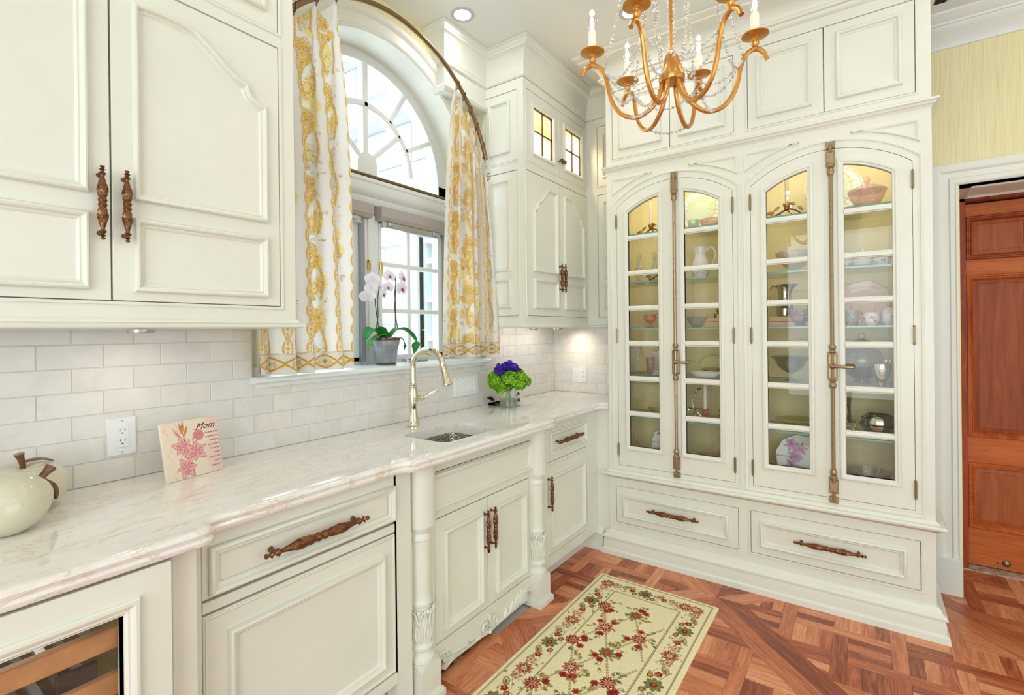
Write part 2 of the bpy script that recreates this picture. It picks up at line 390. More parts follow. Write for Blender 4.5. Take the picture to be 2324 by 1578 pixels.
def link(name, me, parent, loc=(0, 0, 0), rot=(0, 0, 0), scale=(1, 1, 1)):
    ob = bpy.data.objects.new(name, me); C.objects.link(ob)
    o = ORG[parent.name] if parent is not None else Vector((0, 0, 0))
    ob.parent = parent; ob.location = Vector(loc)-o; ob.rotation_euler = rot; ob.scale = scale; ORG[ob.name] = Vector(loc)
    return ob
def thing(name, label, cat, loc, group=None):
    o = bpy.data.objects.new(name, None); o.empty_display_size = .05; C.objects.link(o); o.location = loc
    ORG[o.name] = Vector(loc); tag(o, label, cat, group); return o
def tag(o, label, cat, group=None):
    o['label'] = label; o['category'] = cat
    if group: o['group'] = group
    return o
def struct(o, kind='structure'):
    o['kind'] = kind; return o
def rect(u0, u1, v0, v1): return [(u0, v0), (u1, v0), (u1, v1), (u0, v1)]
def arcpts(u0, u1, vs, va, n=18):
    """segmental arc through (u0,vs),(mid,va),(u1,vs)"""
    h = va-vs; c = (u1-u0)/2; R = (c*c+h*h)/(2*h); cx = (u0+u1)/2; cz = va-R
    a = math.asin(min(1, c/R)); return [(cx+R*math.sin(-a+2*a*i/n), cz+R*math.cos(-a+2*a*i/n)) for i in range(n+1)]
PANEL = [(0, 0), (0, .009), (.003, .014), (.0075, .016), (.012, .0135), (.0145, .0078), (.0155, .0045), (.019, .006), (.0225, .0038), (.024, .0008), (.026, 0)]
BEAD = [(0, 0), (-.0005, .003), (-.004, .0045), (-.008, .004), (-.0095, .0012), (-.012, .001), (-.012, 0)]
# ------------------------------------------------ room shell
YT, YWL, XE, XD = 1.887, 1.95, 3.206, 3.36
CXA, CZA, RA = 1.652, 2.177, .646          # plaster arch of the window
GX, GZ, GR, YG = 1.66, 2.244, .523, 2.10    # fanlight glass
m = MB(); m.box(-2.6, -3.6, -.06, 4.4, 2.3, -.012)
floor = struct(m.build('floor', 'grout'))
m = MB(); m.box(-2.7, -3.7, CEIL, 4.4, 2.2, CEIL+.1)
ceiling = struct(m.build('ceiling', 'ceiling'))
# window wall: wallpapered, with the arched opening
m = MB(); W = FW(YWL); D = -.26
x0, x1 = CXA-RA, CXA+RA
m.fbox(W, -2.6, x0-.004, 1.19, CEIL, D, 0); m.fbox(W, x1+.004, 3.4, 1.19, CEIL, D, 0); m.fbox(W, -2.6, 3.4, 0, 1.19, D, 0)
RB = RA+.004
us = [CXA-RB*math.cos(PI*i/48) for i in range(49)]
m.strip(W, us, [CZA+math.sqrt(max(0, RB*RB-(u-CXA)**2)) for u in us], [CEIL]*49, D, 0)
wall_window = struct(m.build('wall_window', 'wallpaper'))
# end wall, door wall, and the far walls behind the camera, with openings added for the fill
m = MB(); m.box(XE, -.235, 0, XE+.1, 2.2, CEIL); wall_end = struct(m.build('wall_end', 'trim'))
m = MB(); m.box(XD, -.42+.02, 0, XD+.12, -.235, CEIL); m.box(XD, -3.6, 0, XD+.12, -1.32, CEIL); m.box(XD, -1.32, 2.085, XD+.12, -.40, CEIL)
m.box(3.2, -.235, 0, XD, -.2, CEIL)
wall_right = struct(m.build('wall_right', 'wallpaper'))
m = MB(); m.box(-2.7, -3.6, 0, 3.5, -3.5, .4); m.box(-2.7, -3.6, 2.72, 3.5, -3.5, CEIL); m.box(-2.7, -3.6, .4, -.75, -3.5, 2.72); m.box(2.55, -3.6, .4, 3.5, -3.5, 2.72)
wall_back = struct(m.build('wall_back', 'trim'))
m = MB(); m.box(-2.7, -3.6, 0, -2.6, 2.2, .4); m.box(-2.7, -3.6, 2.72, -2.6, 2.2, CEIL); m.box(-2.7, -3.6, .4, -2.6, -2.15, 2.72); m.box(-2.7, .95, .4, -2.6, 2.2, 2.72)
wall_left = struct(m.build('wall_left', 'trim'))
def fill_window(name, F, u0, u1, v0, v1):  # unseen window frame with muntins, added round a fill light
    m = MB()
    for a, b, c, d in ((u0, u1, v0, v0+.06), (u0, u1, v1-.06, v1), (u0, u0+.06, v0+.06, v1-.06), (u1-.06, u1, v0+.06, v1-.06)): m.fbox(F, a, b, c, d, -.04, .02)
    n = 5
    for i in range(1, n): u = u0+(u1-u0)*i/n; m.fbox(F, u-.018, u+.018, v0+.06, v1-.06, -.03, .01)
    for v in (v0+.8, v0+1.5): m.fbox(F, u0+.06, u1-.06, v-.018, v+.018, -.028, .008)
    return struct(m.build(name, 'winwhite'))
fill_window('fill_window_2', lambda u, v, h: (u, -3.5+h, v), -.75, 2.55, .4, 2.72)
fill_window('fill_window_3', lambda u, v, h: (-2.6+h, u, v), -2.15, .95, .4, 2.72)

# backsplash tiles
m = MB(); T = FW(YT+.0015)
m.fbox(T, -.6, XE, .86, 1.19, -.07, 0); m.fbox(T, -.6, .955, 1.19, 1.41, -.07, 0); m.fbox(T, 2.375, XE, 1.19, 1.41, -.07, 0)
m.fbox(T, .955, .99, 1.19, 1.24, -.06, -.02)
bs = m.build('grout_bed', 'grout', wall_window)
m = MB(); m.box(XE-.012, 1.25, .86, XE, YT+.002, 1.41); m.build('grout_bed', 'grout', wall_end)
XT = XE-.0135
def tile_mesh(wd, ht):
    mm = MB(); mm.fbox(lambda u, v, h: (u, -h, v), -wd/2+.0012, wd/2-.0012, -ht/2+.0012, ht/2-.0012, -.004, .0018, .0009)
    return mm.mesh('marble_tile', 'tile')
TH, TW = .0705, .1513
cache = {}
def put_tile(parent, face, a0, a1, zc, ht):
    wd = round(a1-a0, 4)
    if wd < .012: return
    k = (wd, round(ht, 4))
    if k not in cache: cache[k] = tile_mesh(wd, ht)
    if face == 'w': link('tile', cache[k], parent, ((a0+a1)/2, YT+.0015, zc))
    else: link('tile', cache[k], parent, (XT+.0015, (a0+a1)/2, zc), (0, 0, -PI/2))
for row in range(7):
    za = .92+TH*row; zb = min(za+TH, 1.395); off = .431 if row % 2 == 0 else .506
    k0 = int((-.05-off)//TW)
    for k in range(k0, 22):
        a, b = off+TW*k, off+TW*(k+1)
        b = min(b, XT)
        if a >= XT: continue
        if zb > 1.19+.02:
            if a < .955 and b > .955: b = .955
            if a < 2.375 and b > 2.375: a = 2.375
            if a >= .955 and b <= 2.375: continue
        put_tile(wall_window, 'w', a, b, (za+zb)/2, zb-za)
    oy = 1.817 if row % 2 == 0 else 1.744
    y = oy
    put_tile(wall_end, 'e', oy, YT, (za+zb)/2, zb-za)
    while y > 1.3:
        put_tile(wall_end, 'e', y-TW+.014, y, (za+zb)/2, zb-za); y -= TW-.014

# arched casing round the window + reveal
m = MB()
arch = [(CXA+RA*math.cos(PI*i/40), CZA+RA*math.sin(PI*i/40)) for i in range(41)]
path = [(x1, 1.205)]+arch+[(x0, 1.205)]
m.mould(W, path, [(0, -.15), (0, .02), (-.006, .026), (-.016, .028), (-.024, .02), (-.05, .017), (-.072, .018), (-.082, .028), (-.098, .034), (-.11, .032), (-.118, .02), (-.118, -.002)], closed=False)
struct(m.build('trim_1', 'trim'))
# ledge and sill
m = MB()
m.mould(lambda u, v, h: (u, 0, 0) if 0 else (h, u, v), [(YWL+.2, 1.18), (1.885, 1.18), (1.85, 1.181), (1.836, 1.187), (1.834, 1.196), (1.842, 1.204), (1.852, 1.205), (YWL+.2, 1.205)], [(0, .945), (0, 2.37)], closed=True)
m.fbox(FW(1.882), .96, 2.36, 1.165, 1.181, -.02, .012)
m.prism(lambda u, v, h: (h, u, v), [(YWL+.2, 1.18), (1.885, 1.18), (1.85, 1.181), (1.836, 1.187), (1.834, 1.196), (1.842, 1.204), (1.852, 1.205), (YWL+.2, 1.205)], .945, .9451)
m.prism(lambda u, v, h: (h, u, v), [(YWL+.2, 1.18), (1.885, 1.18), (1.85, 1.181), (1.836, 1.187), (1.834, 1.196), (1.842, 1.204), (1.852, 1.205), (YWL+.2, 1.205)], 2.3699, 2.37)
struct(m.build('window_sill', 'winwhite'))

# window_1
G = FW(YG)
m = MB()
us = sorted(set([round(CXA-RA*1.005*math.cos(PI*i/40), 5) for i in range(41)]+[round(GX-GR*math.cos(PI*i/36), 5) for i in range(37)]))
hi = [CZA+math.sqrt(max(1e-4, (RA*1.005)**2-(u-CXA)**2)) for u in us]
lo = [GZ+math.sqrt(max(0, GR*GR-(u-GX)**2)) if abs(u-GX) < GR-1e-6 else 2.19 for u in us]
m.strip(G, us, lo, hi, -.06, 0)
m.fbox(G, x0, GX-GR, 1.2, 2.25, -.06, 0, 0); m.fbox(G, GX+GR, x1, 2.0, 2.25, -.06, 0)
m.mould(G, [(GX-GR, 2.19)]+[(GX-GR*math.cos(PI*i/40), GZ+GR*math.sin(PI*i/40)) for i in range(41)]+[(GX+GR, 2.19)], [(-.001, 0), (0, .008), (.006, .010), (.012, .006), (.016, -.012), (.016, -.06), (-.001, -.06)], closed=False)
m.fbox(G, x0, x1, 1.96, 2.20, -.06, 0)                      # transom
m.fbox(G, x0, 1.11, 1.2, 2.0, -.06, 0); m.fbox(G, 2.232, x1, 1.2, 2.0, -.06, 0)
m.fbox(G, 1.628, 1.728, 1.2, 1.98, -.06, .012, .003); m.fbox(G, 1.655, 1.70, 1.2, 1.98, 0, .02, .003)
m.fbox(G, 1.11, 2.232, 1.2, 1.222, -.06, 0)
win = struct(m.build('window_1', 'winwhite'))
m = MB()                                                       # moulded transom cornice
pr_ = [(0, 2.035), (.012, 2.035), (.02, 2.05), (.022, 2.07), (.04, 2.085), (.05, 2.10), (.05, 2.135), (.058, 2.14), (.058, 2.158), (.0, 2.162)]
P = []
m.prism(lambda u, v, h: (h, YG-u, v), pr_, x0+.001, x1-.001)
m.build('transom_cornice', 'winwhite', win)
m = MB(); m.tube([(x0+.004, YG-.054, 2.168), (x1-.004, YG-.054, 2.168)], .0085, 8); m.build('transom_rod', 'rod', win)
m = MB()                                                       # fanlight hub and bars
m.prism(G, [(GX+.062*math.cos(PI*i/16), GZ-.005+.062*math.sin(PI*i/16)) for i in range(17)]+[(GX-.062, 2.19), (GX+.062, 2.19)], -.04, .014)
m.build('fan_hub', 'winwhite', win)
def bar(pts, wd=.016, name='fan_muntin'):
    mm = MB(); mm.mould(G, pts, [(-wd, -.04), (-wd, .002), (-wd*.6, .009), (wd*.6, .009), (wd, .002), (wd, -.04)], closed=False)
    return mm.build(name, 'winwhite', win)
RI = .31
bar([(GX+RI*math.cos(PI*i/32), GZ+RI*math.sin(PI*i/32)) for i in range(33)])
bar([(GX, GZ+.05), (GX, GZ+GR)])
for a in (43, 137): bar([(GX+.05*math.cos(a*PI/180), GZ+.05*math.sin(a*PI/180)), (GX+RI*math.cos(a*PI/180), GZ+RI*math.sin(a*PI/180))], .014)
for a in (28, 59, 121, 152): bar([(GX+RI*math.cos(a*PI/180), GZ+RI*math.sin(a*PI/180)), (GX+GR*math.cos(a*PI/180), GZ+GR*math.sin(a*PI/180))], .014)
def sector(r0, r1, a0, a1):
    n = 8; m = MB()
    P = [(GX+r1*math.cos((a0+(a1-a0)*i/n)*PI/180), GZ+r1*math.sin((a0+(a1-a0)*i/n)*PI/180)) for i in range(n+1)]
    P += [(GX+r0*math.cos((a1+(a0-a1)*i/n)*PI/180), GZ+r0*math.sin((a1+(a0-a1)*i/n)*PI/180)) for i in range(n+1)]
    m.prism(G, P, -.022, -.018); m.build('pane', 'pane', win)
for a, b in ((-3, 28), (28, 59), (59, 90), (90, 121), (121, 152), (152, 183)): sector(RI, GR, a, b)
for a, b in ((-5, 43), (43, 90), (90, 137), (137, 185)): sector(.05, RI, a, b)
# casement sashes
def sash(u0, u1, vm):
    v0, v1 = 1.222, 1.975; m = MB()
    fr = .034
    m.fbox(G, u0, u1, v0, v0+.024, -.045, .004, .002); m.fbox(G, u0, u1, v1-.024, v1, -.045, .004)
    m.fbox(G, u0, u0+.02, v0, v1, -.045, .004, .002); m.fbox(G, u1-fr-.02, u1, v0, v1, -.045, .004, .002)
    s = m.build('sash', 'winwhite', win)
    a, b = u0+.02, u1-fr-.02
    mm = MB(); mm.fbox(G, vm-.013, vm+.013, v0, v1, -.04, 0, .004)
    for z in (1.487, 1.737): mm.fbox(G, a, b, z-.012, z+.012, -.038, -.001, .004)
    mm.build('muntins', 'winwhite', s)
    for p, q in ((a, vm), (vm, b)):
        for c, d in ((v0+.02, 1.487), (1.487, 1.737), (1.737, v1-.02)):
            k = MB(); k.fbox(G, p, q, c, d, -.022, -.018); k.build('pane', 'pane', s)
    # grey blind channel at the jamb and lock strip
    mm = MB(); mm.fbox(G, u1-.02, u1+.002, v0, 1.975, .002, .03); mm.build('blind_channel', 'greyalu', s)
    return s
sash(1.735, 2.235, 1.951); sash(1.122, 1.622, 1.335)
# brass casement levers on the mullion
for ux in (1.655, 1.735):
    mm = MB(); mm.fbox(G, ux-.005, ux+.005, 1.70, 1.745, .012, .022, .002); mm.tube([(ux, YG-.022, 1.735), (ux-.003, YG-.035, 1.72), (ux-.006, YG-.036, 1.66)], [.006, .005, .003], 6); mm.sphere((ux, YG-.026, 1.737), .009, 8, 5)
    mm.build('window_lever', 'brass', win)
def shade(u0, u1):
    t = thing('blind_cassette', 'taupe roller blind cassette above the %s casement' % ('right' if u0 > 1.6 else 'left'), 'blind', ((u0+u1)/2, YG-.03, 1.98), 'roller blind cassettes over the window sashes')
    mm = MB(); mm.prism(lambda u, v, h: (h, YG-.004-u, v), [(0, 1.957), (.045, 1.957), (.062, 1.975), (.062, 2.025), (0, 2.03)], u0, u1); mm.build('cassette', 'shade', t)
    mm = MB(); mm.fbox(FW(YG-.022), u0+.03, u1-.06, 1.928, 1.957, 0, .02, .002); mm.fbox(FW(YG-.02), u0+.03, u1-.06, 1.922, 1.928, 0, .026); mm.build('blind_rail', 'alu', t)
    for x in (u0+.06, u1-.13):
        k = MB(); k.fbox(FW(YG-.044), x, x+.035, 1.934, 1.954, 0, .012, .003); k.build('bracket', 'alu', t)
shade(1.705, 2.228); shade(1.09, 1.655)
# window crank lying at the sash foot
t = thing('window_crank', 'gold casement crank folded on the sill, right of the orchid', 'crank', (1.93, 2.03, 1.205))
mm = MB(); mm.fbox(FW(2.06), 1.86, 2.02, 1.205, 1.224, 0, .04, .006); mm.build('crank_base', 'alu', t)
mm = MB(); mm.tube([(1.88, 2.02, 1.225), (1.92, 2.005, 1.24), (1.98, 2.01, 1.25), (2.02, 2.01, 1.238)], [.008, .006, .006, .009], 8); mm.build('crank_arm', 'brass', t)

MT['farglass'] = plain('far window painted sky tone', (196, 212, 226), .4)  # sky reflection painted in as a flat pale blue
# outside: limestone wing with a window, and a planted corner
XW = 3.6
m = MB(); F = lambda u, v, h: (XW-h, u, v)
m.fbox(F, 2.4, 3.05, -.5, 6, -.3, 0); m.fbox(F, 3.72, 9.5, -.5, 6, -.3, 0); m.fbox(F, 3.05, 3.72, -.5, .9, -.3, 0)
us = [3.05+.67*i/16 for i in range(17)]
m.strip(F, us, [2.35+math.sqrt(max(0, .335**2-(u-3.385)**2)) for u in us], [6]*17, -.3, 0)
m.box(-4, 9.4, -1, 4, 9.7, 8)
wing = m.build('stone_wing', 'stain'); tag(wing, 'pale limestone wing of the house seen through the window', 'building')
blk = MB(); blk.fbox(lambda u, v, h: (-h, u, v), -.445, .445, -.205, .205, 0, .018, .006); bme = blk.mesh('block', 'stain')
for r in range(12):
    for k in range(7):
        y = 2.9+.9*k+(.45 if r % 2 else 0); z = .4+.42*r
        if 2.6 < y < 4.17 and z < 2.9: continue
        if r in (8,): continue
        link('stone_block', bme, wing, (XW, y, z))
for z in (3.61, 4.45):
    k = MB(); k.prism(lambda u, v, h: (XW-u, h, v), [(0, z-.05), (.05, z-.04), (.06, z), (.12, z+.03), (.13, z+.06), (0, z+.08)], 2.4, 9.4); k.build('string_course', 'stain', wing)
k = MB(); k.mould(F, [(3.72, .9)]+[(3.385+.335*math.cos(PI*i/20), 2.35+.335*math.sin(PI*i/20)) for i in range(21)]+[(3.05, .9)], [(0, -.12), (0, .03), (-.04, .045), (-.10, .04), (-.12, .02), (-.12, 0)], closed=False); k.build('stone_surround', 'stain', wing)
k = MB()
for v in (.9, 1.3, 1.7, 2.1): k.fbox(F, 3.05, 3.72, v-.025, v+.025, -.12, -.06)
for u in (3.07, 3.385, 3.70): k.fbox(F, u-.025, u+.025, .9, 2.66, -.12, -.055)
k.fbox(F, 3.05, 3.72, 2.28, 2.36, -.12, -.05); k.build('window_frame', 'winwhite', wing)
k = MB(); k.fbox(F, 3.05, 3.72, .9, 2.68, -.125, -.12); k.build('window_glass', 'farglass', wing)
# carved bracket on the wall
k = MB()
for i in range(10):
    a = 2.4*PI*i/9; k.sphere((XW-.03, 3.0+.012*i*math.cos(a), 2.75+.012*i*math.sin(a)), .028, 8, 5)
for i in range(8): k.sphere((XW-.02, 3.1+.05*math.cos(i*PI/4), 2.8+.05*math.sin(i*PI/4)), .026, 8, 5)
k.build('carved_rosette', 'stain', wing)
m = MB(); random.seed(5)
leafv = []
for i in range(380):
    c = Vector((3.42+random.gauss(0, .04), 3.1+random.gauss(0, .10), .6+random.random()*1.3)); d = Vector((random.gauss(0, 1), random.gauss(0, 1), random.gauss(0, 1))).normalized()*.028; e = d.orthogonal().normalized()*.013
    m.add([c-d, c+e, c+d, c-e], [(0, 1, 2, 3)])
MT['leafout'] = plain('garden leaf green', (150, 200, 120), .5)
o = m.build('climbing_shrub', 'leafout', smooth=0, org=(3.35, 3.1, .6)); o['kind'] = 'stuff'; tag(o, 'green leafy climber outside, low in the right window panes', 'shrub')

# ------------------------------------------------ ceiling crown, soffit box, door wall
CR = [(0, 2.842), (-.004, 2.844), (-.010, 2.850), (-.012, 2.866), (-.016, 2.872), (-.016, 2.880), (-.010, 2.884), (-.012, 2.90), (-.020, 2.935), (-.034, 2.965), (-.052, 2.985), (-.060, 2.988), (-.062, 2.996), (-.070, 3.002), (-.074, 3.015), (-.082, 3.018), (-.082, 3.029), (0, 3.029)]
# (negative offset = towards the room: the path runs with the room on its right)
XS, YU = 2.375, 1.592
m = MB()
m.mould(FP, [(2.01, 1.955), (2.01, 1.866), (XS, 1.866), (XS, YU), (3.17, YU), (3.17, 1.33)], CR, closed=False)
struct(m.build('trim_2', 'trim'))
m = MB(); m.box(2.01, 1.867, 2.70, XS, 1.955, CEIL)
m.mould(FP, [(2.01, 1.955), (2.01, 1.866), (XS, 1.866)], [(0, 2.70), (-.008, 2.705), (-.014, 2.72), (-.006, 2.735), (0, 2.74)], closed=False)
m.box(XS, YU, 2.84, 3.2, 1.955, CEIL); m.box(3.17, 1.3, 2.84, 3.21, YU, CEIL)
struct(m.build('trim_3', 'trim'))
# china cabinet crown is built with the cabinet; the door wall crown:
m = MB()
pf = [(0, 2.785), (-.010, 2.786), (-.012, 2.80), (-.006, 2.806), (-.012, 2.812), (-.03, 2.835), (-.06, 2.85), (-.078, 2.866), (-.08, 2.872), (-.09, 2.874), (-.092, 2.884), (-.105, 2.888), (-.12, 2.905), (-.13, 2.912), (-.13, 2.922), (-.19, 2.934), (0, 2.935)]
m.mould(FP, [(XD, -.2), (XD, -3.5)], pf, closed=False)
struct(m.build('trim_4', 'ceiling'))
m = MB(); m.box(2.96, -3.5, 2.934, XD+.05, -.34, CEIL); struct(m.build('trim_5', 'ceiling'))
# door casing
m = MB(); D_ = FC(XD)
yo, yi, zt = -.393, -1.34, 2.083
CAS = [(0, -.10), (0, .012), (-.008, .018), (-.012, .014), (-.03, .020), (-.036, .014), (-.062, .016), (-.068, .024), (-.078, .03), (-.104, .03), (-.104, 0)]
m.mould(D_, [(yi, .19), (yi, zt), (yo, zt), (yo, .19)][::-1], CAS, closed=False)
for a, b in ((yo, yo+.106), (yi-.106, yi)): m.fbox(D_, a, b, 0, .19, -.1, .034, .004)
m.fbox(D_, yo+.104, -.2, 0, 2.187, 0, .014, 0)
struct(m.build('trim_6', 'trim'))
m = MB(); m.fbox(D_, -.303, -.285, .25, 1.78, .0142, .018); m.mould(D_, rect(-.299, -.24, .25, 1.78), [(0, .014), (0, .02), (.005, .022), (.01, .014)]); struct(m.build('trim_7', 'trim'))
m = MB(); m.box(XD+.0, yi-.02, 2.083, 3.80, yo+.02, 2.12); m.box(XD, yo, 0, 3.8, yo+.06, 2.1); m.box(XD, yi-.06, 0, 3.8, yi, 2.1)
m.mould(lambda u, v, h: (u, v, 2.083-h), rect(3.43, 3.70, -1.27, -.455), [(0, 0), (0, .008), (.008, .011), (.016, .006), (.02, 0)])
struct(m.build('door_jamb', 'trim'))
m = MB(); m.box(3.735, yi, -.01, 3.90, yo, .006); struct(m.build('door_threshold', 'threshold'))
m = MB(); m.box(3.9, -3.6, -.1, 4.0, 0, CEIL); struct(m.build('wall_beyond_door', 'dark'))

def wood_box(m, F, u0, u1, v0, v1, h0, h1, c=.001): m.fbox(F, u0, u1, v0, v1, h0, h1, c)
def add_wood_attrs(ob, vertical=True, seed=0, along=None):
    me = ob.data; uv = me.uv_layers.new(name='grain'); n = len(me.loops)
    vi = np.empty(n, np.int32); me.loops.foreach_get('vertex_index', vi)
    co = np.empty(len(me.vertices)*3, np.float32); me.vertices.foreach_get('co', co); co = co.reshape(-1, 3)[vi]
    o = np.array(ORG[ob.name]); p = co+o+np.array([.13, .29, .41])*seed
    uvs = np.stack([p[:, 2], p[:, 1]+p[:, 0]*.3], 1) if vertical else np.stack([p[:, 1], p[:, 2]+p[:, 0]*.3], 1)
    uv.data.foreach_set('uv', uvs.ravel().astype(np.float32))
    a = me.attributes.new('rnd', 'FLOAT', 'POINT'); a.data.foreach_set('value', [random.Random(seed).random()]*len(me.vertices))
door = bpy.data.objects.new('door_1', None); C.objects.link(door); door.location = (3.8, -.85, 0); ORG['door_1'] = Vector((3.8, -.85, 0)); struct(door)
L = FC(3.80)
m = MB(); m.fbox(L, -.47, -.39, 0, 2.093, .0, .06); m.fbox(L, yi, yi+.08, 0, 2.093, .0, .06); m.fbox(L, yi, -.39, 2.068, 2.093, 0, .06)
o = m.build('door_frame', 'doorwood', door); add_wood_attrs(o, True, 1)
m = MB(); m.fbox(L, -1.27, -.455, .012, 2.062, -.045, -.012, .002); o = m.build('door_leaf', 'doorwood', door); add_wood_attrs(o, False, 2)
DM = [(0, -.012), (0, .006), (.004, .010), (.010, .010), (.014, .004), (.018, .003), (.022, .006), (.026, .002), (.03, -.012)]
s = 3
for (a, b) in ((-.477, -.764), (-.96, -1.25)):
    lo_, hi_ = min(a, b), max(a, b)
    for v0, v1 in ((1.743, 1.989), (.742, 1.656), (.224, .595)):
        s += 1
        m = MB(); m.mould(L, rect(lo_, hi_, v0, v1), DM); o = m.build('panel_moulding', 'doorwood', door); add_wood_attrs(o, v1-v0 > .5, s)
        m = MB(); m.mould(L, rect(lo_+.028, hi_-.028, v0+.028, v1-.028), [(0, -.012), (.022, -.004), (.024, -.007)]); m.fbox(L, lo_+.05, hi_-.05, v0+.05, v1-.05, -.02, -.007)
        o = m.build('raised_panel', 'doorpanel', door); add_wood_attrs(o, True, s+20)
m = MB(); m.lathe([(.018, 0), (.018, .004), (.012, .010), (.005, .014)], (0, 0, 0), 14, 'x'); m.xf(Matrix.Translation((3.812, -.633, .048)) @ Matrix.Rotation(PI, 4, 'Z')); m.sphere((3.806, -.60, .045), .006, 8, 5)
m.build('door_stop_bolt', 'hinge', door)
# ------------------------------------------------ cabinet helpers
def frame_grid(m, F, u0, u1, v0, v1, opens, h0=-.022, h1=0):
    U = sorted(set([u0, u1]+[x for o in opens for x in o[:2]])); V = sorted(set([v0, v1]+[x for o in opens for x in o[2:]]))
    for j in range(len(V)-1):
        run = None
        for i in range(len(U)-1):
            cu, cv = (U[i]+U[i+1])/2, (V[j]+V[j+1])/2
            inside = any(o[0] < cu < o[1] and o[2] < cv < o[3] for o in opens)
            if inside:
                if run is not None: m.fbox(F, run, U[i], V[j], V[j+1], h0, h1); run = None
            elif run is None: run = U[i]
        if run is not None: m.fbox(F, run, U[-1], V[j], V[j+1], h0, h1)
def beads(m, F, opens):
    for o in opens: m.mould(F, rect(*o), BEAD)
GAP = .0022
def slab(m, F, o, t=.021, h=0): m.fbox(F, o[0]+GAP, o[1]-GAP, o[2]+GAP, o[3]-GAP, h-t, h, .0012)
def provencal(u0, u1, v0, side, vt=2.247, vs=2.143, ve=2.092):
    """panel outline with the S-curved shoulder; high side at u1 if side>0 else at u0"""
    w = u1-u0; P = []
    def X(t): return u0+w*t if side > 0 else u1-w*t
    prof = [(0, ve)]                                     # low outer end
    for i in range(1, 8): a = PI/2*i/7; prof.append((.155*(1-math.cos(a)) if 0 else .155*math.sin(a), ve+(vs-.012-ve)*(1-math.cos(a))))
    prof.append((.155, vs))
    for i in range(1, 15):
        t = i/14; s_ = t*t*(3-2*t); prof.append((.155+(.66-.155)*t, vs+(vt-vs-.004)*(s_)))
    for i in range(1, 6): t = i/5; prof.append((.66+.34*t, vt-.004+.004*math.sin(PI*min(1, t*1.0))-.004*t*t))
    if side > 0:
        return [(X(0), v0), (X(1), v0)]+[(X(t), z) for t, z in reversed(prof)]
    return [(X(1), v0), (X(0), v0)]+[(X(t), z) for t, z in prof]
def bez_early(P, n=5):
    out = []; P = [Vector(p) for p in P]; Q = [P[0]*2-P[1]]+P+[P[-1]*2-P[-2]]
    for i in range(1, len(Q)-2):
        for k in range(n):
            s_ = k/n; a, b, c, d = Q[i-1], Q[i], Q[i+1], Q[i+2]; out.append(.5*((2*b)+(c-a)*s_+(2*a-5*b+4*c-d)*s_*s_+(3*b-a-3*c+d)*s_**3))
    return out+[P[-1]]
# ornate pull: bar along +Z centred on 0, stands off along -Y
def pull_mesh(Lh, name):
    m = MB(); s = Lh/.18
    half = [(0.0, .0075), (.006, .0098), (.010, .0078), (.013, .0072), (.018, .0098), (.030, .0108), (.045, .0092), (.056, .0062), (.064, .0042), (.068, .0048), (.071, .0082), (.0745, .0062), (.0765, .0035), (.079, .0035), (.0815, .0074), (.084, .0036), (.0862, .003), (.088, .0052), (.0905, .0052), (.0925, .0001)]
    r = 1+(s-1)*.45
    prof = [(q*r, -z*s) for z, q in reversed(half)]+[(q*r, z*s) for z, q in half[1:]]
    def carve(a, z, k):
        z = abs(z)/s
        if .008 < z < .060: return 1+.13*math.sin(4*a+z*260)*math.sin(PI*(z-.008)/.052)+.05*math.sin(9*a-z*400)
        if .069 < z < .076 or z < .008: return 1+.08*math.sin(10*a)
        return 1
    fine = []
    for (r0, z0), (r1, z1) in zip(prof[:-1], prof[1:]):
        n = max(1, int(abs(z1-z0)/.0022/s))
        for i in range(n): t = i/n; fine.append((r0+(r1-r0)*t, z0+(z1-z0)*t))
    fine.append(prof[-1])
    m.lathe(fine, (0, -.026*r, 0), 20, 'z', carve, cap=False)
    for q in (-1, 1):
        zz = q*.0725*s
        m.tube([(0, 0, zz), (0, -.004, zz), (0, -.012, zz), (0, -.026*r, zz)], [.0062*r, .0056*r, .0036*r, .0034*r], 8)
    return m.mesh(name, 'bronze')
PULL = pull_mesh(.18, 'cabinet pull'); PULLL = pull_mesh(.29, 'long pull'); PULLXL = pull_mesh(.335, 'longest pull')
def vpull(parent, x, y, z, face='W', me=None): link('handle', me or PULL, parent, (x, y, z), (0, 0, 0) if face == 'W' else (0, 0, -PI/2))
def hpull(parent, x, y, z, face='W', me=None):
    o = link('handle', me or PULL, parent, (x, y, z))
    R = Matrix.Rotation(PI/2, 4, 'Y')
    if face == 'C': R = Matrix.Rotation(-PI/2, 4, 'Z') @ R
    o.rotation_euler = R.to_euler()
def lightrail(m, F_path, z):  # moulding at the foot of wall cabinets
    m.mould(FP, F_path, [(0, z+.022), (-.004, z+.022), (-.008, z+.018), (-.009, z+.012), (-.018, z+.009), (-.022, z+.004), (-.020, z-.002), (-.012, z-.005), (.01, z-.005), (.01, z+.022)], closed=False)

